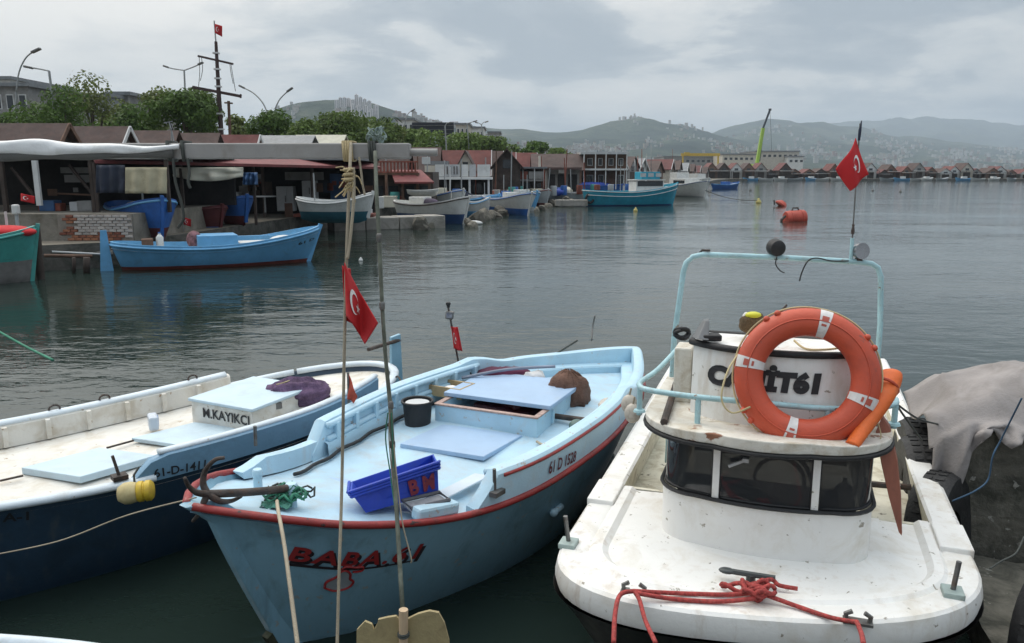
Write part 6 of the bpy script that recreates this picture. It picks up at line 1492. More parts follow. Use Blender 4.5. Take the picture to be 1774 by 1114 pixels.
    for i in range(16):
        px = rr.choice((rr.uniform(75, 160), rr.uniform(300, 480), rr.uniform(540, 640))); Yb = 25.6 if px < 200 else 37 + rr.uniform(-1, 1); zb = 1.5 if px < 200 else .72
        p = at(px, 350, Yb); w = rr.uniform(.3, .6); m = rr.choice((M_GREYWALL, M_BROWNWOOD, M_BLUEWALL, M_FRIDGE, M_REDWOOD)); o = MB(); o.box((0, 0, w*.35), (w, w, w*.7)); b_ = o.build('storage_box', m, None, bevel=.02); b_.location = (p.x, Yb, zb)
        cn = {M_GREYWALL: 'grey', M_BROWNWOOD: 'brown', M_BLUEWALL: 'dark blue', M_FRIDGE: 'pale', M_REDWOOD: 'red brown'}[m]; tag(b_, f'{cn} storage box in the clutter of the ' + ('left platform shed' if px < 200 else 'slipway shed behind the beached boats' if px < 500 else 'shed behind the white and teal boat'), 'box', 'boxes inside the dark sheds')
left_shed()
# ---------------------------------------------------------------- terraces along the quay
def pavilion():
    Y = 48; o3 = at(690, 355, Y); t = thing('terrace_house', 'red brown terrace house with carved balustrade and sloping red roof', 'house', o3)
    piece(t, o3, 'wall', 636, 298, 750, 358, Y+1.0, M_DARKWOOD, 4)
    a, b = at(672, 297, Y), at(726, 297, Y); c, d = at(752, 318, Y-1.2), at(684, 318, Y-1.2)
    g = MB(); g.hexa([d-o3, c-o3, b+Vector((0, 1, 0))-o3, a+Vector((0, 1, 0))-o3], [v + Vector((0, 0, .1)) - o3 for v in (d, c, b+Vector((0, 1, 0)), a+Vector((0, 1, 0)))]); g.build('lower_roof', M_AWNING, t)
    for px in range(640, 724, 6):
        piece(t, o3, 'baluster', px, 281, px+2.6, 297, Y, M_REDWOOD, .06)
    for py in (279, 297): piece(t, o3, 'rail', 638, py, 724, py+2.4, Y-.03, M_REDWOOD, .14)
    piece(t, o3, 'terrace_floor', 636, 299.5, 726, 303, Y, M_BROWNWOOD, 3)
    for px in (641, 668, 696, 722, 742): piece(t, o3, 'post', px, 303, px+3, 356, Y-.2, M_BROWNWOOD, .1)
    for px in (648, 674, 702, 728): piece(t, o3, 'window', px, 322, px+15, 346, Y+.9, M_DARKWIN, .08)
    solo('air_unit', 'white box unit on the terrace roof beside the end of the boom', 'air conditioner', 731, 272, 744, 284, 46, M_FRIDGE, .5)
    Y = 58; o3 = at(800, 350, Y); t = thing('terrace_house', 'white panelled terrace on posts above a dark boat store', 'house', o3)
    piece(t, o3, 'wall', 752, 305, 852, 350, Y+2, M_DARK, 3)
    piece(t, o3, 'terrace_floor', 740, 307, 852, 311, Y-.1, M_WHITEWALL, 3)
    for x0, x1, m in ((754, 770, M_WHITEWALL), (771, 797, M_FRIDGE), (799, 812, M_WHITEWALL), (813, 825, M_FRIDGE), (827, 850, M_WHITEWALL)): piece(t, o3, 'parapet_panel', x0, 285, x1-.8, 306, Y, m, .08)
    for px in (774, 780, 786, 791): piece(t, o3, 'bar', px, 288, px+1.4, 302, Y-.05, M_DARKWOOD, .04)
    piece(t, o3, 'side_wall', 736, 287, 753, 306, Y+.3, M_CREAMWALL, .1)
    for px in (757, 812, 845): piece(t, o3, 'post', px, 311, px+3.2, 352, Y, M_WHITEWALL, .12)
    piece(t, o3, 'roof', 734, 279, 775, 286, Y+1, M_ROOFG, 2)
    for px in (766, 788, 820): piece(t, o3, 'window', px, 318, px+14, 334, Y+1.9, M_DARKWIN, .08)
    Y = 69; o3 = at(900, 342, Y); t = thing('terrace_house', 'grey two storey boathouse with an open balcony and red panel', 'house', o3)
    piece(t, o3, 'wall', 856, 291, 945, 344, Y+1.4, M_DARKWOOD, 4); piece(t, o3, 'balcony_floor', 854, 311, 944, 314, Y, M_GREYWALL, 1.6)
    for x0, x1, m in ((858, 893, M_GREYWALL), (895, 914, M_REDWOOD), (916, 942, M_GREYWALL)): piece(t, o3, 'parapet_panel', x0, 297, x1, 310, Y, m, .08)
    piece(t, o3, 'roof', 852, 289, 948, 292, Y-.2, M_ROOFG, 3)
    for px in (858, 880, 905, 925, 941): piece(t, o3, 'post', px, 292, px+2, 344, Y-.05, M_WPOST, .1)
    for px in (866, 898, 910, 930): piece(t, o3, 'window', px, 317, px+9, 330, Y+1.3, M_DARKWIN, .08)
    piece(t, o3, 'chimney', 933, 270, 938, 290, Y+2, M_CREAMWALL, .4)
    Y = 78; o3 = at(970, 335, Y); t = thing('terrace_house', 'grey boat store below the long brown roof with wide openings', 'house', o3)
    piece(t, o3, 'wall', 946, 294, 1004, 335, Y+1.2, M_GREYWALL, 4); piece(t, o3, 'roof', 943, 290, 1008, 294, Y, M_ROOFB, 3)
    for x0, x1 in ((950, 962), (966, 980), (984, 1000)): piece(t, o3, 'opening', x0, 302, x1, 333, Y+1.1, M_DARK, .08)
    piece(t, o3, 'air_unit', 968, 293, 978, 300, Y+.6, M_WHITEWALL, .4)
    Y = 88; o3 = at(1050, 328, Y); t = thing('terrace_house', 'white framed two storey house left of the turquoise boat', 'house', o3)
    piece(t, o3, 'wall', 1010, 266, 1086, 328, Y+1.5, M_BROWNWOOD, 5); piece(t, o3, 'roof', 1006, 263, 1090, 267, Y, M_FRIDGE, 5); piece(t, o3, 'balcony_floor', 1004, 292, 1088, 295, Y-.2, M_WHITEWALL, 2)
    for px in (1010, 1030, 1048, 1066, 1084): piece(t, o3, 'post', px, 267, px+3, 328, Y-.1, M_WHITEWALL, .12)
    for x0, y0, x1, y1 in ((1017, 274, 1027, 287), (1036, 274, 1044, 287), (1054, 274, 1063, 287), (1071, 274, 1080, 287), (1016, 303, 1028, 324), (1036, 303, 1046, 324), (1070, 303, 1081, 324)):
        w = piece(t, o3, 'window', x0, y0, x1, y1, Y+1.4, M_WHITEWALL, .08); piece(w, o3, 'pane', x0+1.2, y0+1.2, x1-1.2, y1-1.2, Y+1.35, M_DARKWIN, .08)
    # tail of the quay: lower houses receding towards the far shore
    rr = random.Random(21); Yp = [101, 108, 116, 122, 135, 149, 165, 183, 203, 225, 245]
    cols = ((M_CREAMWALL, M_ROOFR, 'cream walled', 'red'), (M_BROWNWOOD, M_ROOFB, 'brown walled', 'brown'), (M_WHITEWALL, M_ROOFG, 'white walled', 'grey'), (M_GREYWALL, M_ROOFB, 'grey walled', 'brown'))
    names = ['first', 'second', 'third', 'fourth', 'fifth', 'sixth', 'seventh', 'eighth', 'ninth', 'tenth', 'eleventh']
    for i, Yb in enumerate(Yp):
        for j in range(len(QEDGE)-1):
            if QEDGE[j][1] <= Yb <= QEDGE[j+1][1]:
                f = (Yb-QEDGE[j][1])/(QEDGE[j+1][1]-QEDGE[j][1]); x = QEDGE[j][0] + f*(QEDGE[j+1][0]-QEDGE[j][0]); ang = math.atan2(QEDGE[j+1][1]-QEDGE[j][1], QEDGE[j+1][0]-QEDGE[j][0]) - math.pi/2; break
        mw, mr, c1, c2 = cols[(i*3 + 1) % 4]; zr = 4.6 + rr.uniform(-.3, .6)
        boathouse(f'{c1} boathouse with {c2} roof, {names[i]} in the receding row past the turquoise boat', x-4.5, Yb, 7.5, 6, zr-1.7, zr, mw, mr, M_WPOST if i % 2 else None, ang)
pavilion()
# ================================================================ far breakwater: row of gabled boathouses, small boats before it
def far_row():
    rr = random.Random(31); Y = 268; x = 68.0; i = 0
    walls = [(M_BROWNWOOD, 'dark open fronted'), (M_WHITEWALL, 'white fronted'), (M_DARKWOOD, 'brown fronted'), (M_CREAMWALL, 'cream fronted'), (M_GREYWALL, 'grey fronted')]
    proto = {}
    while x < 250:
        k = rr.choice([0, 0, 1, 2, 2, 3, 4]) if not (1.0 < i % 11 < 3) else 1; mw, nm = walls[k]; W = 4.1
        key = (k, i % 2); Yh = Y + 5 + x*.045
        if key not in proto:
            t = boathouse(nm + ' gabled hut with red roof in the row on the far breakwater', x, Yh, W, 7, 3.7, 5.9, mw, M_ROOFR if i % 2 == 0 else M_ROOFB, None, -math.pi/2, 'huts on the far breakwater', True)
            if i % 2: t['label'] = nm + ' gabled hut with brown roof in the row on the far breakwater'
            g = MB(); g.box((1.6, 0, 2.55), (2.6, W*.98, .12)); g.build('porch_roof', M_ROOFG if k % 2 else M_WHITEWALL, t)
            for s in (-1, 1): g = MB(); g.box((2.7, s*W*.44, 1.25), (.14, .14, 2.5)); g.build('post', M_DARKWOOD, t)
            proto[key] = t
        else:
            t = copy_tree(proto[key], None, (x, Yh, .72), -math.pi/2); t.scale = (1, rr.uniform(.82, 1.2), rr.uniform(.56, .98)); t.location.y += rr.uniform(-2, 3)
        x += W + .15; i += 1
    # pale low wall and sheds behind on the left: cream factory blocks, yellow gantry
    for x0, y0, x1, y1, Yf, m, lab in ((1252, 268, 1312, 286, 420, M_CREAMWALL, 'long cream factory hall behind the huts left of the green crane'), (1310, 263, 1385, 287, 430, M_CREAMWALL, 'tall cream factory block right of the green crane foot'), (1365, 272, 1392, 286, 425, M_WHITEWALL, 'low white factory annex at the right of the cream block'), (1150, 272, 1250, 290, 440, M_GREYWALL, 'long grey warehouse behind the yellow gantry')):
        o3 = at((x0+x1)/2, y1, Yf); t = thing('factory_hall', lab, 'factory', Vector((o3.x, Yf, .7))); o3 = Vector((o3.x, Yf, .7))
        a, b = at(x0, y0, Yf), at(x1, y0, Yf); g = MB(); g.box(Vector(((a.x+b.x)/2, Yf+15, (a.z+.7)/2))-o3, (b.x-a.x, 30, a.z-.7)); g.build('wall', m, t)
        g = MB(); g.box(Vector(((a.x+b.x)/2, Yf+15, a.z+.3))-o3, (b.x-a.x+.8, 30.8, .6)); g.build('roof', M_ROOFG, t)
        n = int((x1-x0)/9); 
        for q in range(n): piece(t, o3, 'window', x0+3+q*9, y0+5, x0+8+q*9, y0+9, Yf-.1, M_DARKWIN, .2)
    Yf = 400; o3 = at(1215, 285, Yf); t = thing('gantry_crane', 'long yellow gantry crane before the warehouse', 'gantry', o3); my = col('gantry_yellow', (.52, .34, .03), .6, .1)
    g = MB(); g.beam(at(1180, 268, Yf)-o3, at(1247, 268, Yf)-o3, 1.2, 1.4); g.build('girder', my, t)
    for px in (1183, 1244): g = MB(); g.beam(at(px, 268, Yf)-o3, at(px, 297, Yf)-o3, .7, .7); g.build('leg', my, t)
    g = MB(); g.box(at(1190, 266.5, Yf)-o3, (2.4, 2, 1.4)); g.build('trolley', my, t)
    Yf = 330; o3 = at(1311, 285, Yf); t = thing('mobile_crane', 'lime green telescopic crane boom rising over the breakwater huts', 'crane', o3); ml = col('lime_green', (.30, .46, .05), .5, .1)
    A, B, C = at(1311, 285, Yf), at(1322, 222, Yf), at(1334, 190, Yf)
    g = MB(); g.beam(A-o3, B-o3, 1.1, 1.5); g.build('boom_base', ml, t); g = MB(); g.beam(B-o3, C-o3, .55, .7); g.build('boom_tip', col('dark_boom', (.03, .04, .06), .5), t)
    g = MB(); g.box(C-o3, (.9, .9, .8)); g.build('boom_head', col('dark_boom', (.03, .04, .06)), t); g = MB(); g.beam(at(1316, 280, Yf)-o3, at(1320, 248, Yf)-o3, .4, .4); g.build('ram', M_STEEL, t)
    g = MB(); g.tube([C-o3, at(1337, 262, Yf)-o3], .06, 5); g.build('cable', M_DARKROPE, t); g = MB(); g.box(at(1311, 291, Yf)-o3, (3.4, 6, 3.2)); g.build('cab', ml, t)
far_row()
# ================================================================ trees
M_LEAF = [leafmat('leaf_dark', (.072, .125, .026)), leafmat('leaf_mid', (.11, .165, .038)), leafmat('leaf_pale', (.15, .185, .058))]
M_BARK = mat('bark', (.09, .07, .05), .95, .3, bump=.02, bscale=20)
def tree(label, px, py, wpx, Y, kind, seed, n=2600, zb=.72):
    rr = random.Random(seed); top = at(px, py, Y); h = top.z - zb; w = wpx/1380*Y*.70
    t = thing('tree', label, 'tree', (top.x, Y, zb), rr.uniform(0, 6), 'trees behind the boathouses')
    g = MB(); lean = Vector((rr.uniform(-.3, .3), rr.uniform(-.3, .3), 0)); hb = h*.35
    g.tube([(0, 0, -.2), lean*.4 + Vector((0, 0, hb*.5)), lean + Vector((0, 0, hb)), lean*1.2 + Vector((0, 0, h*.7))], [h*.03, h*.024, h*.02, h*.006], 8)
    blobs = []
    for i in range(9 if kind < 2 else 12):
        a = rr.uniform(0, 6.28); k = rr.uniform(.15, .75) if i else 0; zz = rr.uniform(.36, .90)
        if i == 0: zz = .88
        kk = k*(1.1 - .7*max(0, zz-.45)); c = Vector((w*kk*math.cos(a), w*kk*math.sin(a), h*zz)); r = w*rr.uniform(.34, .55)*(1 if kind < 2 else .72); blobs.append((c, r))
        g.tube([lean*.9 + Vector((0, 0, hb*rr.uniform(.7, 1.1))), c*.55 + Vector((0, 0, c.z*.38)), c], [h*.012, h*.008, h*.003], 5)
    g.build('trunk', M_BARK, t, smooth=True)
    vs = []; fs = []
    tot = sum(r*r for c, r in blobs); s0 = max(.12, .0024*Y)
    for c, r in blobs:
        for _ in range(int(n*(1.25 if kind < 2 else .8)*r*r/tot)):
            d = Vector((rr.gauss(0, 1), rr.gauss(0, 1), rr.gauss(0, 1))).normalized(); q = r*(rr.random()**.33)*(1 + .25*mnoise.noise(d*2.5 + c)); p = c + Vector((d.x*q, d.y*q, d.z*q*.8))
            if p.z > h*1.02 or p.z < h*.22: continue
            s = s0*rr.uniform(.6, 1.35); nn = (d + Vector((rr.gauss(0, .6), rr.gauss(0, .6), rr.gauss(0, .6) + .3))).normalized(); a = nn.orthogonal().normalized(); b = nn.cross(a); an = rr.uniform(0, 6.28); a, b = a*math.cos(an)+b*math.sin(an), b*math.cos(an)-a*math.sin(an)
            o = len(vs); vs += [p - a*s, p + b*s*.55, p + a*s, p - b*s*.55 + nn*s*.2]; fs.append((o, o+1, o+2, o+3))
    g = MB(); g.add(vs, fs); g.build('crown', M_LEAF[kind], t, fix=False); return t
TREES = [('big dark tree at the left, behind the straight armed lamp', 108, 150, 118, 58, 0, 6000), ('tall pale sparse tree towering behind the big dark tree', 150, 124, 150, 66, 2, 5000), ('dark round tree left of the flag mast, under the grey facade', 226, 178, 80, 62, 0, 4200),
         ('pale loose tree behind the round dark one left of the double lamp', 255, 150, 90, 74, 2, 4000), ('broad dense dark tree just left of the flag mast', 312, 160, 112, 60, 0, 6000), ('yellow green tree crown touching the flag mast from the left', 352, 152, 66, 66, 1, 3600),
         ('pale green tree just right of the flag mast', 412, 193, 66, 70, 2, 3000), ('dark tree under the paired curved street lamps', 468, 190, 76, 72, 0, 3800), ('low mid green tree right of the paired lamps', 530, 206, 74, 80, 1, 3000), ('bright green bushy tree above the cream roof', 602, 196, 92, 84, 1, 4200), ('small green tree left of the billboard below the palm', 652, 214, 60, 92, 1, 2600),
         ('light green tree left of the billboard', 690, 216, 60, 98, 2, 2600), ('green tree in front of the billboard foot', 745, 229, 74, 104, 1, 2800), ('green tree right of the billboard foot', 796, 232, 72, 112, 1, 2600), ('farther green tree before the hillside town', 846, 238, 60, 122, 1, 2200), ('dark round tree above the bright red roof', 925, 246, 40, 130, 0, 1800), ('low bush like tree left of the long brown roof', 888, 252, 44, 128, 1, 1600), ('last low tree above the long brown roof', 966, 258, 46, 140, 1, 1400),
         ('leafy tree left of the palm and the pale rope net', 632, 206, 84, 96, 1, 3000), ('broad green tree between palm and billboard', 705, 226, 70, 108, 1, 2600), ('low green tree behind the bright bushy one', 495, 214, 64, 90, 1, 2400), ('dim tree filling the gap behind the first brown roofs', 20, 196, 70, 84, 0, 2400), ('green tree low behind the white trimmed gable', 185, 196, 66, 80, 1, 2400), ('green tree low between mast and paired lamps', 435, 212, 60, 84, 1, 2200), ('mid green tree behind the bright bushy tree', 570, 212, 70, 100, 0, 2400)]
for i, a in enumerate(TREES): tree(a[0], a[1], a[2], a[3], a[4], a[5], 100+i, a[6])
def palm():
    p = at(672, 205, 118); t = thing('palm_tree', 'palm tree standing left of the dark billboard', 'tree', (p.x, 118, .72)); h = p.z-.72; g = MB(); g.tube([(0, 0, 0), (.2, 0, h*.5), (.1, 0, h*.92)], [.28, .22, .18], 8); g.build('trunk', M_BARK, t, smooth=True); rr = random.Random(6); g = MB()
    for i in range(26):
        a = rr.uniform(0, 6.28); l = rr.uniform(1.6, 2.3); up = rr.uniform(-.3, 1.0); P = spline([(.1, 0, h*.92), (.1+l*.5*math.cos(a), l*.5*math.sin(a), h*.92+.5+up*.5), (.1+l*math.cos(a), l*math.sin(a), h*.92-.2+up*.6)], 5)
        for q in range(len(P)-1): g.beam(P[q], P[q+1], .22*(1-q/len(P)*.7), .03)
    stuff(g.build('frond', M_LEAF[0], t))
palm()
# ================================================================ lamps, mast, billboard, far buildings
def lamp(label, base, pts, Y, heads, r=.085):
    b = at(*base, Y); o3 = Vector((b.x, Y, .72)); t = thing('street_lamp', label, 'street lamp', o3, 0, 'street lamps on the shore road')
    P0 = at(*pts[0][0], Y); g = MB(); g.tube([Vector((o3.x, Y, .72))-o3] + [at(*p, Y)-o3 for p in pts[0]], r, 8); g.build('pole', M_METAL, t, smooth=40)
    for arm in pts[1:]: g = MB(); g.tube(spline([at(*p, Y)-o3 for p in arm], 5), r*.7, 6); g.build('arm', M_METAL, t, smooth=True)
    for (x, y), (x2, y2) in heads: g = MB(); g.beam(at(x, y, Y)-o3, at(x2, y2, Y)-o3, .34, .16); g.build('lamp_head', M_STEEL, t, bevel=.04)
lamp('curved street lamp at the far left with a long arc', (30, 215), [[(27, 190), (28, 160)], [(28, 160), (33, 125), (45, 100), (60, 88)]], 62, [((55, 91), (70, 84))])
lamp('straight street lamp with one flat arm before the dark tree', (96, 215), [[(95, 200), (85, 123)], [(85, 123), (66, 119), (46, 116)]], 58, [((56, 118), (42, 115))])
lamp('double armed street lamp left of the flag mast', (322, 165), [[(321, 165), (319, 122)], [(319, 122), (300, 119), (288, 116)], [(319, 122), (335, 116), (346, 111)]], 78, [((292, 117), (283, 114)), ((343, 112), (352, 108))])
lamp('left curved lamp of the pair right of the flag mast', (472, 235), [[(470, 232), (463, 195)], [(463, 195), (455, 178), (440, 162), (422, 152)]], 75, [((424, 153), (414, 148))])
lamp('right curved lamp of the pair, arcing up to the right', (470, 236), [[(472, 225), (478, 185)], [(478, 185), (484, 173), (492, 164), (499, 158)]], 76, [((497, 159), (507, 152))])
lamp('thin street lamp left of the bright bushy tree', (563, 240), [[(563, 236), (562, 212)], [(562, 212), (566, 209), (570, 208)]], 90, [((568, 208), (574, 207))])
lamp('curved lamp between palm and billboard', (700, 240), [[(698, 230), (705, 200)], [(705, 200), (709, 195), (713, 192)]], 120, [((712, 193), (719, 189))])
lamp('white lamp pole before the billboard', (773, 262), [[(773, 255), (771, 218)], [(771, 218), (774, 214), (777, 213)]], 100, [((775, 214), (781, 212))])
lamp('lamp pole right of the billboard with short arms', (812, 255), [[(812, 250), (809, 214)], [(809, 214), (816, 212), (822, 210)]], 110, [((820, 211), (827, 209))])
lamp('double lamp against the hillside right of the billboard', (838, 250), [[(838, 245), (834, 216)], [(834, 216), (838, 212), (842, 211)], [(834, 216), (829, 213), (826, 213)]], 125, [((840, 212), (846, 210)), ((828, 213), (823, 212))])
def mast():
    Y = 60; b = at(384, 240, Y); o3 = Vector((b.x, Y, .72)); t = thing('signal_mast', 'tall dark flag mast with two crossed yards on the shore', 'mast', o3); m = col('dark_mast', (.045, .022, .018), .6, .2); q = lambda x, y, d=0: at(x, y, Y+d)-o3
    g = MB(); g.tube([Vector((0, 0, 0)), q(380, 180), q(374, 72)], [.19, .17, .11], 10); g.build('lower_mast', m, t, smooth=40); g = MB(); g.tube([q(374, 73), q(371, 36)], .05, 8); g.build('top_mast', M_METAL, t)
    g = MB(); g.beam(q(343, 97), q(404, 111), .14, .14); g.build('upper_yard', m, t); g = MB(); g.beam(q(334, 151), q(418, 167), .20, .20); g.build('lower_yard', m, t); g = MB(); g.beam(q(417, 170), q(417, 163), .1, .1); g.build('yard_end', m, t)
    for y in (92, 120, 136, 150, 197, 224): x = 371 + (y-40)*.0648; g = MB(); g.beam(q(x, y-1.4), q(x+.2, y+1.4), .4, .4); g.build('band', M_WPOST, t)
    for a, c, d in (((345, 98), (346, 125), (344, 150)), ((349, 99), (351, 120), (347, 140)), ((400, 111), (404, 135), (408, 158)), ((398, 110), (400, 125), (404, 145))): g = MB(); g.tube(spline([q(*a), q(*c), q(*d)], 4), .022, 5); g.build('halyard', M_DARKROPE, t)
    A = at(371.6, 42, Y); turkish_flag('small red flag flying at the top of the signal mast', lambda u, v: at(372 + 13*u, 41 + 4*u + 16*(1-v) + 3*u*(1-v), Y - .05 - .12*math.sin(u*6)), 'Turkish flags', 10, 8)
mast()
def far_buildings():
    Y = 120; o3 = at(750, 240, Y); t = thing('billboard', 'large dark billboard seen from behind above the trees', 'billboard', Vector((o3.x, Y, .72))); o3 = Vector((o3.x, Y, .72))
    piece(t, o3, 'board', 714, 212, 786, 236, Y, col('billboard_back', (.022, .025, .033), .7, .15), .35); 
    for px in (722, 750, 778): g = MB(); a = at(px, 234, Y+.5); g.beam(Vector((a.x, a.y, 0))-Vector((o3.x, o3.y, 0)), a-o3, .3, .3); g.build('post', M_STEEL, t)
    for py in (217, 224, 231): piece(t, o3, 'back_rib', 714, py, 786, py+1, Y-.08, M_STEEL, .08)
    def flats(label, x0, y0, x1, y1, Y, m, rows, cols_, D=14, mr=M_ROOFG, bal=True):
        a, b = at(x0, y0, Y), at(x1, y0, Y); o3 = Vector(((a.x+b.x)/2, Y, .72)); t = thing('apartment_building', label, 'apartment block', o3, 0); H = a.z-.72; W = b.x-a.x
        g = MB(); g.box((0, D/2, H/2), (W, D, H)); g.build('wall', m, t); g = MB(); g.box((0, D/2, H+.2), (W+.8, D+.8, .4)); g.build('roof', mr, t)
        for r in range(rows):
            for c in range(cols_):
                x = -W/2 + W*(c+.5)/cols_; z = H - (r+.55)*3.0
                if z < 1: continue
                w = MB(); w.box((x, -.04, z), (min(1.5, W/cols_*.6), .12, 1.6)); wo_ = w.build('window', M_WHITEWALL, t); p = MB(); p.box((x, -.09, z), (min(1.3, W/cols_*.6-.2), .12, 1.4)); p.build('pane', M_DARKWIN, wo_)
            if bal: g = MB(); g.box((W*.2, -.6, H-(r+1)*3.0), (W*.5, 1.2, .9)); g.build('balcony', M_GREYWALL, t)
    flats('grey apartment block at the far left edge behind the curved lamp', -60, 150, 48, 215, 92, M_GREYWALL, 4, 5); flats('taller pale apartment block cut by the left edge', -90, 138, 18, 215, 105, M_WHITEWALL, 4, 4)
    flats('grey panelled building framed between the dark trees', 158, 168, 190, 222, 96, col('grey_panels', (.26, .27, .29), .6, .1), 3, 2, bal=False); flats('low white house between the dark trees left of the round tree', 160, 203, 196, 222, 90, M_WHITEWALL, 1, 3, bal=False); flats('dark grey facade beside the grey panelled building', 190, 165, 222, 222, 99, M_GREYWALL, 3, 2, bal=False)
    for i, (x0, y0, x1, y1, Yb) in enumerate(((790, 216, 812, 244, 190), (818, 222, 838, 246, 210), (846, 230, 866, 250, 240), (690, 208, 716, 240, 170))):
        flats(('cream block of flats just right of the billboard', 'pale block of flats under the double lamp', 'low flats on the slope before the hillside town', 'pale flats left of the billboard behind the palm')[i], x0, y0, x1, y1, Yb, (M_CREAMWALL, M_WHITEWALL, M_GREYWALL, M_WHITEWALL)[i], 3, 3, bal=False)
    o3 = at(300, 240, 40); t = thing('roof_aerial', 'thin bent roof aerial on the brown boathouse', 'aerial', o3); g = MB(); g.tube([at(297, 250, 40)-o3, at(297, 222, 40)-o3], .03, 6); g.build('pole', M_METAL, t); g = MB(); g.beam(at(284, 213, 40)-o3, at(299, 210, 40)-o3, .03, .03); g.build('bar', M_METAL, t); g = MB(); g.tube([at(293, 212, 40)-o3, at(297, 225, 40)-o3, at(302, 248, 40)-o3], .03, 6); g.build('stay', M_METAL, t)
    for px, y0, y1, Yp in ((396, 175, 235, 66), (497, 0, 0, 0), (1000, 0, 0, 0)):
        if not Yp: continue
        b = at(px, y1, Yp); o3 = Vector((b.x, Yp, .72)); t = thing('utility_pole', 'wooden utility pole with a crossbar right of the flag mast', 'pole', o3); g = MB(); g.tube([(0, 0, 0), at(px, y0, Yp)-o3], .12, 8); g.build('pole', M_BROWNWOOD, t); g = MB(); g.beam(at(px-7, y0+3, Yp)-o3, at(px+7, y0+4, Yp)-o3, .12, .12); g.build('crossbar', M_BROWNWOOD, t)
far_buildings()
# ================================================================ boats along the quay
def small_boat(label, bow, stern, fb, beam, ch, cb, cr, cd, band=.12, z0=0.0, bowup=.35, name='moored_boat', extras=(), heel=0.0, draft=.3, TS=.8, group='boats moored along the quay', rudder=None, deckdrop=.10, w5=.75, up=.0):
    """bow, stern: points on the waterline, measured."""
    b = on(*bow, z0); s = on(*stern, z0); d = b - s; L = d.length; t = thing(name, label, 'boat', Vector(((b.x+s.x)/2, (b.y+s.y)/2, z0)), math.atan2(d.y, d.x), group, heel)
    rk = min(.45, L*.07); H = Hull(L + rk, [beam*.27, beam*.42, beam*.5, beam*.49, beam*.42, beam*.36], [fb+bowup, fb+bowup*.35, fb, fb+.02, fb+.14], draft=draft, rake=rk*1.3, srake=rk*.8, TS=TS, e=(.9, .42, w5))
    g = MB(); H.shell(g, 26, 10, bands=band); g.build('hull', [ch, cb], t, smooth=True)
    g = MB(); H.deck(g, deckdrop, .03, n=20); g.build('deck', cd, t, smooth=True)
    H.rail(.035, 0, .0, n=26, seg=6).build('rub_rail', cr, t, smooth=True)
    H.bulwark([(0, .0), (0, .09), (.06, .09), (.07, -.1)], .0, 1.0, 26, ramp=(0, 0)).build('bulwark', ch, t, smooth=30)
    st = MB(); st.beam(H.pt(0, .1) + Vector((.03, 0, 0)), H.pt(0, 1) + Vector((.05, 0, .14)), .09, .12); st.build('stem', ch, t)
    if rudder: g = MB(); e = H.edge(1.0); g.hexa([Vector((e.x-.32, -.03, -.25)), Vector((e.x+.05, -.03, -.25)), Vector((e.x+.05, .03, -.25)), Vector((e.x-.32, .03, -.25))], [Vector((e.x-.22, -.03, fb+.55)), Vector((e.x-.06, -.03, fb+.55)), Vector((e.x-.06, .03, fb+.55)), Vector((e.x-.22, .03, fb+.55))]); g.build('rudder', rudder, t)
    for ex in extras:
        k = ex[0]
        if k == 'box': _, nm, u, v, w, l, h, m = ex; g = MB(); g.box((L/2 - L*u, v, fb - deckdrop + h/2 + .02), (l, w, h)); g.build(nm, m, t, bevel=.02)
        if k == 'mast': _, u, v, h, m = ex; g = MB(); g.tube([(L/2 - L*u, v, fb-.1), (L/2 - L*u, v, fb+h)], .03, 6); g.build('mast', m, t)
        if k == 'blob': _, nm, u, v, r, m = ex; g = MB(); g.ball((L/2-L*u, v, fb+.05), r, 12, 8); o = g.build(nm, m, t, smooth=True); [setattr(vv, 'co', vv.co*(1+.0)) for vv in o.data.vertices]
    return t, H, L
M_SKYB = col('sky_blue_paint', (.13, .36, .60), .42, .1, stain=(.1, .2, .3), amt=.3, scale=2); M_REDB = col('red_bottom_paint', (.16, .035, .025), .7, .2); M_WHB = col('white_hull', (.58, .58, .56), .5, .06, stain=(.38, .36, .32), amt=.35, scale=3)
M_BLUEH = col('strong_blue_paint', (.03, .12, .38), .45, .12, stain=(.03, .07, .2), amt=.3); M_TEAL = col('teal_paint', (.06, .30, .27), .45, .1, stain=(.05, .15, .14), amt=.3); M_TURQ = col('turquoise_paint', (.03, .30, .42), .4, .1, stain=(.04, .16, .22), amt=.3)
M_NAVYB = col('navy_bottom', (.02, .06, .16), .5, .15); M_GREYH = col('grey_white_hull', (.36, .38, .39), .55, .08); M_MAROON = col('maroon_bottom', (.10, .02, .022), .7, .2); M_TEALD = col('dark_teal_bottom', (.025, .11, .15), .6, .15); M_BLUETARP = col('blue_tarp_sheet', (.025, .06, .32), .6, .15)
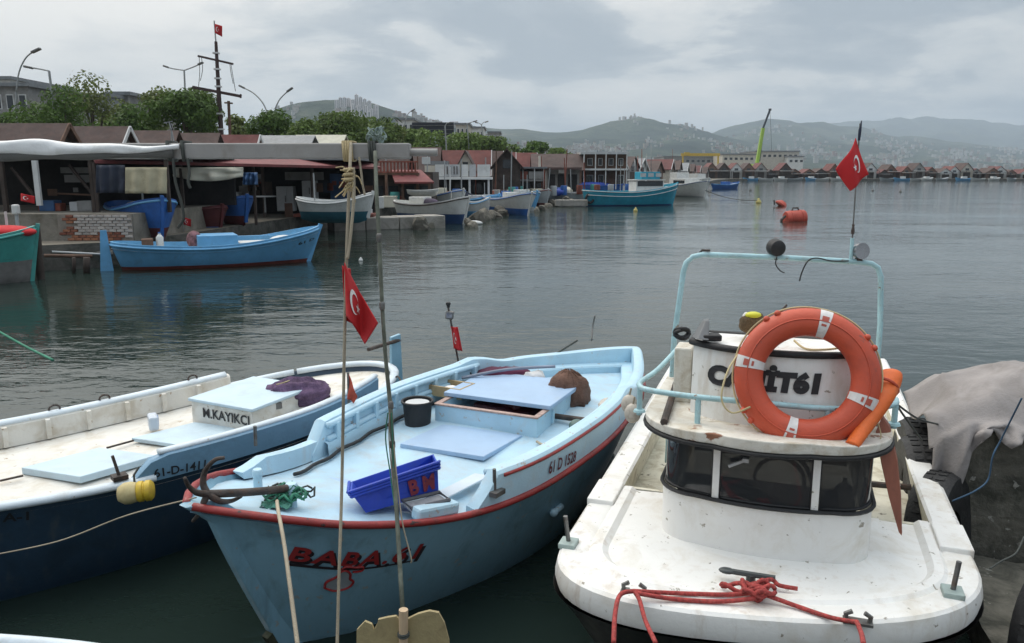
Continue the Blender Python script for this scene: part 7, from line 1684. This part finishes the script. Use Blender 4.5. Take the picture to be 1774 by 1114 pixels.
def quay_boats():
    t, H, L = small_boat('sky blue boat with tall rudder floating before the brick wall', (545, 452), (208, 468), .58, 1.9, M_SKYB, M_REDB, M_SKYB, M_WHB, .10, extras=(('box', 'cabin_box', .52, .05, 1.0, 1.1, .42, M_SKYB), ('box', 'wash_board', .27, .75, .05, 1.9, .30, M_SKYB), ('box', 'white_locker', .33, 0, .8, .9, .18, M_WHB), ('box', 'stern_crate', .86, .1, .4, .3, .35, M_BROWNWOOD), ('blob', 'net_heap', .16, .1, (.5, .35, .2), M_WHB)), rudder=M_SKYB, bowup=.42, TS=.86)
    for tx, x0, y0, x1, y1 in (('61 D 1117', 424, 428, 444, 423), ('61 D', 517, 425, 546, 416)):
        I = inv(t); hp = lambda a, w: H.pt(a, w, -1, .01); q = [pick(I, hp, *p, (0.02, .8), (.3, 1)) for p in ((x0, y0), (x1, y1), (x1, y1-5), (x0, y0-5))]
        lettering('registration', tx, lambda u, v: hp((q[0][0]*(1-u)+q[1][0]*u)*(1-v)+(q[3][0]*(1-u)+q[2][0]*u)*v, (q[0][1]*(1-u)+q[1][1]*u)*(1-v)+(q[3][1]*(1-u)+q[2][1]*u)*v), M_LETTER, t, bold=.02)
    M3 = t.matrix_basis
    p = M3 @ Vector((-L*.30, .05, .62)); c = thing('water_can', 'white plastic canister standing in the stern of the sky blue boat', 'canister', p); g = MB(); g.lathe([(.09, 0), (.10, .02), (.10, .26), (.05, .33), (.035, .34), (.035, .38), (0, .38)], (0, 0, 0), 14); g.build('can_body', M_WHB, c, smooth=40); g = MB(); g.lathe([(.04, .375), (.04, .41), (0, .41)], (0, 0, 0), 10); g.build('cap', M_BLUEH, c)
    p = M3 @ Vector((-L*.13, .1, .55)); c = thing('cloth_bundle', 'grey red patterned bundle beside the cabin box of the sky blue boat', 'bundle', p); g = MB(); g.ball((0, 0, .22), (.22, .2, .27), 14, 10); g.build('cloth', col('patterned_cloth', (.20, .10, .11), .9, .5, scale=8), c, smooth=True)
    # left edge: teal hull under a red cover
    t, H, L = small_boat('teal boat with red cover cut by the left edge', (64, 486), (-190, 500), 1.05, 1.8, M_TEAL, col('pale_bottom', (.20, .19, .18), .8, .25), M_TEAL, M_WHB, .55, bowup=.25, extras=(('mast', .17, .0, .7, M_WPOST),))
    p = at(8, 402, 19.8); c = thing('red_cover', 'red cloth cover heaped on the teal boat', 'cover', p); g = MB(); g.ball((0, 0, 0), (.75, .5, .17), 18, 10); g.build('cloth', M_FLAG, c, smooth=True)
    b = at(70, 480, 20.4); o3 = Vector((b.x, 20.4, -.6)); t = thing('mooring_pile', 'dark wooden mooring pile at the bow of the teal boat', 'pile', o3); g = MB(); g.tube([(0, 0, 0), (.02, 0, at(66, 392, 20.4).z+.6)], .10, 10); g.build('pile_shaft', M_DARKWOOD, t, smooth=40); g = MB(); g.tube([(-.6, .1, 1.02), (0, -.05, 1.05)], .05, 6); g.build('cross_pole', M_DARKWOOD, t)
    p = at(39, 340, 23.0); turkish_flag('small red flag at the shed post above the teal boat', lambda u, v: at(36+24*u, 335+13*(1-v)+5*u, 23.0 - .05*math.sin(u*6)), 'Turkish flags', 8, 6)
    c = thing('outboard_motor', 'small white outboard motor on the platform edge above the teal boat', 'motor', at(28, 368, 22.7)); g = MB(); g.box((0, 0, .08), (.16, .2, .28)); g.build('cowl', M_WHB, c, bevel=.04); g = MB(); g.beam((0, 0, -.05), (.0, 0, -.4), .07, .07); g.build('leg', M_GREYH, c)
    # beached boats behind the sky blue one
    small_boat('beached boat with blue topsides and dark red bottom beside the brick wall', (284, 436), (215, 419), 1.22, 1.7, M_BLUEH, M_MAROON, M_SKYB, M_WHB, .72, z0=.30, bowup=.35, draft=.1, extras=(('blob', 'cream_net', .55, 0, (.5, .4, .22), M_CREAMTARP), ('mast', .4, 0, .8, M_METAL)), group='boats hauled up by the sheds')
    small_boat('low red boat with blue bottom behind the sky blue boat', (384, 414), (298, 408), .95, 1.5, M_MAROON, M_BLUEH, M_MAROON, M_DARK, .45, z0=.3, draft=.1, bowup=.2, group='boats hauled up by the sheds', extras=(('blob', 'net_heap', .3, 0, (.5, .3, .15), M_GREYH),))
    p = at(322, 400, 27.5); turkish_flag('little red flag on a stick over the red beached boat', lambda u, v: at(318+13*u, 376+13*(1-v)+4*u, 27 - .04*math.sin(u*6)), 'Turkish flags', 8, 6)
    rope('flag_stick', 'thin stick carrying the little red flag of the beached boat', [at(317, 372, 27.05), at(318, 408, 27.05)], .015, M_METAL, 'stick', 2)
    small_boat('small blue boat with red bottom stored under the awning', (428, 390), (378, 386), .85, 1.3, M_BLUEH, M_MAROON, M_BLUEH, M_DARK, .35, z0=.72, draft=.1, bowup=.2, group='boats hauled up by the sheds')
    small_boat('white and teal boat on a red cradle in front of the blue panel', (642, 384), (520, 384), .72, 1.7, M_WHB, M_TEALD, M_WHB, M_GREYH, .40, z0=.86, draft=.05, bowup=.3, group='boats hauled up by the sheds', extras=(('mast', .78, 0, 1.1, M_METAL),))
    o3 = at(580, 386, 36.3); o = MB(); o.box((0, 0, 0), (3.6, 1.1, .14)); c = o.build('boat_cradle', M_REDWOOD, None, bevel=.02); c.location = (o3.x, 36.6, .80); tag(c, 'low red brown cradle under the white and teal boat', 'cradle')
    small_boat('white boat with blue bottom and black lines at the pale pier', (808, 388), (690, 384), .98, 2.0, M_WHB, M_NAVYB, M_DARKWOOD, M_CREAMTARP, .52, bowup=.40, extras=(('box', 'cabin', .66, 0, .9, .9, .5, M_WHB), ('blob', 'purple_net', .52, 0, (.6, .4, .3), col('purple_heap', (.06, .045, .07), .9, .4)), ('mast', .25, .3, .7, M_METAL), ('blob', 'white_net', .25, 0, (.7, .4, .18), M_WHB)))
    o3 = at(722, 372, 41.5); c = thing('rubber_boat', 'small white rowing boat lying across the white and blue boat stern', 'boat', at(733, 340, 42.3), .2); g = MB(); Hh = Hull(1.7, [.3, .38, .4, .4, .36, .3], [.4, .34, .32, .32, .36], draft=.02, rake=.1, srake=.05); g = MB(); Hh.shell(g, 14, 6); g.build('hull', M_WHB, c, smooth=True); g = MB(); Hh.deck(g, .1, .02, n=10); g.build('deck', M_GREYH, c)
    small_boat('blue boat with a blue cover moored behind the white and blue one', (862, 367), (800, 364), .8, 1.8, M_SKYB, M_NAVYB, M_SKYB, M_BLUETARP, .2, bowup=.35, extras=(('box', 'white_box', .5, 0, .9, 1.0, .4, M_WHB), ('mast', .35, 0, 1.2, M_METAL)))
    small_boat('white boat with strong blue stem and bottom right of the pier', (918, 374), (846, 366), .95, 2.0, M_WHB, M_BLUEH, M_BLUEH, M_GREYH, .42, bowup=.45, extras=(('box', 'cabin', .45, 0, .8, .7, .55, M_WHB), ('mast', .6, 0, 1.6, M_METAL), ('box', 'blue_crate', .65, .3, .5, .5, .6, M_BLUEH)), rudder=None)
    small_boat('long grey white boat moored left of the turquoise boat', (952, 350), (1030, 349), .8, 1.9, M_GREYH, M_GREYH, M_WHB, M_GREYH, .1, bowup=.35)
    small_boat('long boat under a bright blue tarp behind the grey white boat', (980, 343), (1078, 342), 1.3, 2.0, M_BLUEH, M_GREYH, M_BLUETARP, M_BLUETARP, .3, bowup=.3, extras=(('blob', 'blue_tarp', .45, 0, (2.4, .8, .35), M_BLUETARP),))
    t, H, L = small_boat('turquoise fishing boat with white wheelhouse moored in mid harbour', (1168, 355), (1014, 357), 1.12, 2.6, M_TURQ, M_NAVYB, M_WHB, M_WHB, .10, bowup=.65, extras=(('box', 'wheelhouse', .33, 0, 1.5, 2.5, .95, M_WHB), ('mast', .62, .0, 2.6, M_METAL), ('mast', .55, .5, 1.9, M_METAL)), draft=.5, TS=.9)
    g = MB(); g.box((L/2-L*.33, 0, 1.10+.70), (2.3, 1.54, .42)); g.build('window_band', M_DARKWIN, t); g = MB(); g.box((L/2-L*.33, 0, 1.10+1.0), (2.7, 1.7, .08)); g.build('wheelhouse_roof', M_WHB, t); g = MB(); g.box((L/2-L*.32, 0, 1.10+1.35), (1.7, 1.3, .62)); g.build('upper_screen', M_TURQ, t, bevel=.03)
    for dx in (-.7, 0, .7): g = MB(); g.box((L/2-L*.32+dx, -.66, 1.10+1.4), (.5, .03, .3)); g.build('upper_window', M_FRIDGE, t)
    for sd in (-1, 1): H.rail(.03, .02, -.33, .02, .98, n=26, seg=6, sides=(sd,)).build('white_stripe', M_WHB, t)
    g = MB(); k = .97; g.tube([H.pt(k, .62, -1, .05) + Vector((.34*math.cos(a*.5), -.02, .34*math.sin(a*.5))) for a in range(13)], .11, 8, closed=True); g.build('tyre', M_TYRE, t, smooth=True)
    t, H, L = small_boat('white cabin cruiser half hidden behind the turquoise boat', (1222, 342), (1150, 338), 1.2, 2.8, M_WHB, M_GREYH, M_NAVYB, M_WHB, .1, bowup=.55, extras=(('box', 'cabin', .5, 0, 1.9, 3.6, .9, M_WHB), ('box', 'flybridge', .62, 0, 1.6, 1.6, 1.6, M_WHB)), TS=.95)
    g = MB(); g.box((L/2-L*.45, 0, 1.2+.45), (2.6, 1.94, .34)); g.build('window_band', M_DARKWIN, t)
    small_boat('small blue boat floating far off before the breakwater', (1278, 327), (1234, 328), .7, 1.8, M_BLUEH, M_BLUEH, M_SKYB, M_GREYH, .1, bowup=.4, extras=(('box', 'cabin', .5, 0, 1.0, 1.4, .6, M_BLUEH),))
    small_boat('second white cabin boat right of the turquoise bow', (1212, 334), (1168, 333), 1.1, 2.4, M_WHB, M_GREYH, M_WHB, M_WHB, .1, bowup=.5, extras=(('box', 'cabin', .5, 0, 1.6, 2.6, 1.0, M_WHB), ('box', 'windscreen', .5, 0, 1.65, 2.2, .5, M_DARKWIN)))
    small_boat('third white cabin boat farther off behind the cruisers', (1226, 328), (1186, 327), 1.3, 2.6, M_WHB, M_GREYH, M_WHB, M_WHB, .1, bowup=.5, extras=(('box', 'cabin', .55, 0, 1.8, 3.0, 1.3, M_WHB), ('mast', .5, 0, 3.5, M_METAL)))
    small_boat('small white boat moored left of the far blue one', (1206, 323), (1182, 322), 1.0, 2.4, M_WHB, M_GREYH, M_BLUEH, M_WHB, .1, bowup=.4, extras=(('box', 'cabin', .5, 0, 1.6, 2.6, 1.0, M_WHB),))
    small_boat('low white boat with open deck between pier and stones', (846, 372), (800, 372), .75, 1.6, M_WHB, M_SKYB, M_SKYB, M_GREYH, .25, bowup=.3)
    small_boat('slim pale blue boat tucked behind the strong blue stem', (928, 366), (880, 362), .95, 1.7, M_SKYB, M_WHB, M_WHB, M_GREYH, .3, bowup=.4, extras=(('box', 'cabin', .5, 0, .8, 1.0, .6, M_WHB), ('mast', .3, 0, 1.6, M_METAL)))
    small_boat('white boat with blue rail moored behind the pier stones', (800, 374), (730, 370), 1.2, 1.8, M_WHB, M_BLUEH, M_BLUEH, M_GREYH, .3, bowup=.4, extras=(('box', 'cabin', .6, 0, .9, 1.0, .6, M_CREAMTARP), ('mast', .4, 0, 1.4, M_METAL)))
    small_boat('grey boat with red rail left of the long grey white one', (948, 357), (905, 354), .9, 1.7, M_GREYH, M_MAROON, M_REDWOOD, M_GREYH, .25, bowup=.4, extras=(('blob', 'net_heap', .5, 0, (.7, .5, .3), M_REDWOOD),))
    # clutter on the quay: drums, poles, crates, each a thing
    zone = lambda px: 'by the red balustrade house' if px < 750 else 'under the white terrace' if px < 855 else 'below the open balcony' if px < 945 else 'before the long brown roof' if px < 1006 else 'before the white framed house'
    rr = random.Random(55)
    for i in range(60):
        px = rr.uniform(648, 1090); Y = 45 + (px-648)*.085 + rr.uniform(-1.5, 2.5); p = at(px, 340, Y); k = rr.choice('dcpb'); zb = .72
        if k == 'd':
            g = MB(); g.lathe([(.27, 0), (.29, .03), (.29, .8), (.27, .85), (0, .85)], (0, 0, 0), 12); dm = rr.choice((M_BLUEH, M_REDWOOD, M_GREYH, M_TEAL)); o = g.build('oil_drum', dm, None, smooth=40); o.location = (p.x, Y, zb); tag(o, {M_BLUEH: 'blue', M_REDWOOD: 'red brown', M_GREYH: 'grey', M_TEAL: 'green'}[dm] + ' oil drum on the quay ' + zone(px), 'drum', 'drums on the quay')
        if k == 'c':
            g = MB(); w = rr.uniform(.5, 1.0); g.box((0, 0, .3), (w, w*.7, .6)); g.box((0, 0, .62), (w*1.06, w*.74, .05)); dm = rr.choice((M_WHB, M_BROWNWOOD, M_CREAMTARP, M_BLUEH)); o = g.build('storage_chest', dm, None, bevel=.02); o.location = (p.x, Y, zb); o.rotation_euler = (0, 0, rr.uniform(-.5, .5)); tag(o, {M_WHB: 'white', M_BROWNWOOD: 'brown', M_CREAMTARP: 'cream', M_BLUEH: 'blue'}[dm] + ' lidded chest on the quay ' + zone(px), 'chest', 'chests on the quay')
        if k == 'p':
            h = rr.uniform(2.2, 4.2); g = MB(); g.tube([(0, 0, 0), (rr.uniform(-.2, .2), 0, h)], .045, 6); dm = rr.choice((M_METAL, M_WPOST, M_BROWNWOOD, M_REDWOOD)); o = g.build('quay_pole', dm, None); o.location = (p.x, Y, zb); tag(o, {M_METAL: 'grey metal', M_WPOST: 'white', M_BROWNWOOD: 'brown', M_REDWOOD: 'red brown'}[dm] + ' pole upright on the quay ' + zone(px), 'pole', 'poles on the quay')
        if k == 'b':
            g = MB(); g.ball((0, 0, .25), (rr.uniform(.4, .8), .4, rr.uniform(.25, .45)), 12, 8); o = g.build('net_heap', rr.choice((M_DARKWOOD, M_NAVYTARP, M_REDWOOD, M_BLUETARP, M_CREAMTARP)), None, smooth=True); o.location = (p.x, Y, zb)
            for v in o.data.vertices: v.co *= 1 + .3*mnoise.noise(v.co*4 + Vector((px, 0, 0)))
            tag(o, 'heaped net or tarp lying on the quay ' + zone(px), 'net heap', 'heaps on the quay')
    # small white boats before the far breakwater
    rr = random.Random(77); proto = None; lab = 'tiny pale boat moored under the huts of the far breakwater'
    for i, px in enumerate([1300, 1326, 1352, 1378, 1404, 1424, 1452, 1536, 1562, 1590, 1606, 1632, 1668, 1694, 1722, 1752]):
        Y = 262 + rr.uniform(0, 3) + max(0, at(px, 312, 262).x-140)*.03; x = at(px, 312, Y).x
        k = (i*5 + 2) % 4; mh, mc, cn = ((M_WHB, M_WHB, 'white boat with white cabin'), (M_GREYH, None, 'open grey boat'), (M_SKYB, M_WHB, 'pale blue boat with white cabin'), (M_WHB, None, 'open white boat'))[k]
        where = 'left of the flagpole' if px < 1470 else 'right of the flagpole'
        lab = f'tiny {cn} by the far breakwater, {where}'; rz = rr.uniform(-.6, .6) + (math.pi if rr.random() < .5 else 0); proto = proto or {}
        if k not in proto:
            t = thing('moored_boat', lab, 'boat', (x, Y, 0), rz, 'boats at the far breakwater'); Hh = Hull(5, [.5, .8, .95, .95, .85, .7], [1.2, .95, .8, .8, .95], draft=.2, rake=.4, srake=.2); g = MB(); Hh.shell(g, 12, 5); g.build('hull', mh, t, smooth=True); g = MB(); Hh.deck(g, .1, .02, n=10); g.build('deck', M_GREYH, t)
            if mc: g = MB(); g.box((-.3, 0, 1.1), (1.6, 1.1, .8)); g.build('cabin', mc, t)
            proto[k] = t
        else:
            t = copy_tree(proto[k], None, (x, Y, 0), rz); t['label'] = lab
    # cluster of masts near the turquoise boat
    for i, (px, y0, y1, Y, l) in enumerate(((1112, 258, 310, 75, 'thin bare mast left of the turquoise upper screen'), (1120, 266, 312, 78, 'second thin mast left of the turquoise upper screen'), (1105, 270, 314, 74, 'short mast by the white framed house'), (1128, 250, 300, 88, 'tall thin mast behind the turquoise upper screen'), (1165, 258, 300, 150, 'thin mast before the grey warehouse'), (1100, 276, 318, 72, 'mast with light frame at the stern of the turquoise boat'))):
        rope('boat_mast', l, [at(px, y1, Y), at(px, y0, Y)], .035, M_METAL if i % 2 else M_REDWOOD, 'mast', 2)
quay_boats()
# ---------------------------------------------------------------- buoys, floats, pier, stones, pipes
def afloat():
    mo = mat('buoy_red', (.42, .06, .035), .6, .15, (.25, .05, .03), .4, 3)
    for px, py, Y, r, l in ((1377, 377, 47, .44, 'large orange red drum buoy floating in the open harbour'),):
        p = on(px, 383, 0); t = thing('mooring_buoy', l, 'buoy', (p.x, p.y, 0), 0); M = Euler((rad(82), 0, rad(20))).to_matrix(); g = MB(); g.lathe([(r*.9, -.56), (r, -.50), (r, .50), (r*.9, .56)], (0, 0, .16), 24, Euler((0, rad(86), rad(8))).to_matrix()); g.build('drum', mo, t, smooth=40)
        g = MB(); g.tube([(-.2, 0, .55), (-.15, 0, .74), (.12, 0, .74), (.2, 0, .55)], .045, 8); g.build('ring', M_RUST, t)
        for xx in (-.3, .3): g = MB(); M2 = Euler((0, rad(86), rad(8))).to_matrix(); g.lathe([(r+.012, xx-.03), (r+.03, xx), (r+.012, xx+.03)], (0, 0, .16), 24, M2); g.build('hoop', mo, t)
        g = MB(); g.tube([(-.62, -.2, .3), (-.85, -.3, .1), (-.9, -.3, -.1)], .07, 6); g.build('chain', M_RUST, t)
    p = on(1351, 357, 0); t = thing('mooring_buoy', 'smaller tilted orange buoy beyond the drum buoy', 'buoy', (p.x, p.y, 0)); g = MB(); g.lathe([(.1, .0), (.52, .08), (.55, .2), (.45, .3), (.25, .5), (.12, .52)], (0, 0, -.05), 18, Euler((0, rad(38), 0)).to_matrix()); g.build('float_body', mo, t, smooth=40); g = MB(); g.tube([(-.45, 0, .1), (-.5, 0, .5)], .06, 6); g.build('shackle', M_RUST, t)
    ym = mat('buoy_yellow', (.50, .42, .14), .6, .12)
    for px, py, r, l in ((1314, 352, .26, 'yellow float standing in the water left of the orange buoys'), (1101, 366, .16, 'small yellowish float before the turquoise boat'), (1300, 331, .2, 'tiny dark float far out left of the yellow one'), (1512, 331, .2, 'tiny float right of the flagpole far out'), (1560, 333, .2, 'tiny dark float farthest right in the harbour'), (625, 452, .07, 'small white float by the hanging flag rope')):
        p = on(px, py, 0); t = thing('net_float', l, 'float', (p.x, p.y, 0), 0, 'floats in the harbour'); g = MB(); g.lathe([(0, -.5), (.6, -.4), (1, .2), (.8, .8), (.35, 1.3), (.3, 1.7), (0, 1.75)], (0, 0, 0), 14, Matrix.Diagonal((r, r, r))); g.build('float_body', M_WHB if px == 625 else ym if py > 340 else M_STEEL, t, smooth=True); g = MB(); g.tube([(0, 0, r*1.7), (0.04, 0, r*2.3)], r*.12, 5); g.build('stem', M_DARKROPE, t)
    rope('mooring_line', 'long slack line from the white cruiser to the yellow float', [on(1222, 330, 1.0), on(1250, 340, .3), on(1280, 346, .12), on(1312, 347, .3)], .03, M_DARKROPE)
    # pale pier block and stones in front of the white and blue boat
    a, b = on(577, 400, 0), on(770, 394, 0); o3 = (a+b)/2; t = thing('pier_slab', 'long pale concrete pier slab below the beached boats', 'pier', o3, math.atan2(b.y-a.y, b.x-a.x)); L = (b-a).length
    x = -L/2; rr = random.Random(12)
    while x < L/2-.4:
        w = min(rr.uniform(1.2, 1.9), L/2-x); g = MB(); g.box((x+w/2, .55, .28), (w-.04, 1.5, .62 + rr.uniform(-.05, .05))); g.build('slab', M_CONC, t, bevel=.04); x += w
    g0 = None; rr = random.Random(15)
    spots = [(690 + rr.uniform(-8, 50), 392 + rr.uniform(-6, 4)) for _ in range(10)] + [(812, 388), (820, 392), (826, 384), (838, 380), (848, 378), (858, 376), (872, 372), (930, 366), (940, 362), (950, 358), (958, 355), (968, 352), (980, 350), (990, 351), (835, 374), (866, 371)]
    M_STONE = mat('shore_stone', (.15, .135, .11), .9, .3, (.06, .06, .04), .5, 3, .02, 12, rnd=.3)
    for i, (px, py) in enumerate(spots):
        p = on(px, py, .05)
        if g0 is None:
            g = MB(); g.ball((0, 0, 0), (.42, .34, .26), 10, 7); g0 = g.build('shore_stone', M_STONE); o = g0
            for v in o.data.vertices: v.co *= 1 + .45*mnoise.noise(v.co*3.5)
        else: o = g0.copy(); COL.objects.link(o)
        o.location = p; o.rotation_euler = (rr.uniform(0, 6), rr.uniform(0, 6), rr.uniform(0, 6)); s = rr.uniform(.7, 1.5); o.scale = (s, s, s); tag(o, 'rough dark stone lying at the foot of the quay edge', 'stone', 'stones along the quay edge')
    o3 = on(990, 354, .2); t = thing('concrete_block', 'pale low block at the quay left of the turquoise boat', 'block', o3); g = MB(); g.box((0, .4, .1), (2.6, .9, .5)); g.build('slab', M_CONC, t, bevel=.04)
    o3 = on(820, 389, 0); c = MB(); c.ball((0, 0, .08), (.5, .25, .14), 12, 8); o = c.build('white_float', M_WHB, None, smooth=True); o.location = o3; tag(o, 'white foam lump drifting at the end of the pale pier', 'float')
    # wooden beams on the near left ledge
    rope('timber', 'weathered timber resting on the ledge below the brick wall', [at(76, 443, 21.7), at(160, 444, 22.3)], .05, M_BROWNWOOD, 'timber', 2)
    rope('timber', 'pale pole lying along the wall foot behind the timber', [at(90, 436, 22.2), at(190, 441, 22.9)], .03, M_WPOST, 'timber', 2)
    for px in (150, 128): rope('mooring_pile', ('short dark pile in the water below the brick wall' if px == 150 else 'thin dark pile left of the short pile below the brick wall'), [at(px, 474, 21.6), at(px, 446, 21.6)], .09 if px == 150 else .05, M_DARKWOOD, 'pile', 2)
afloat()
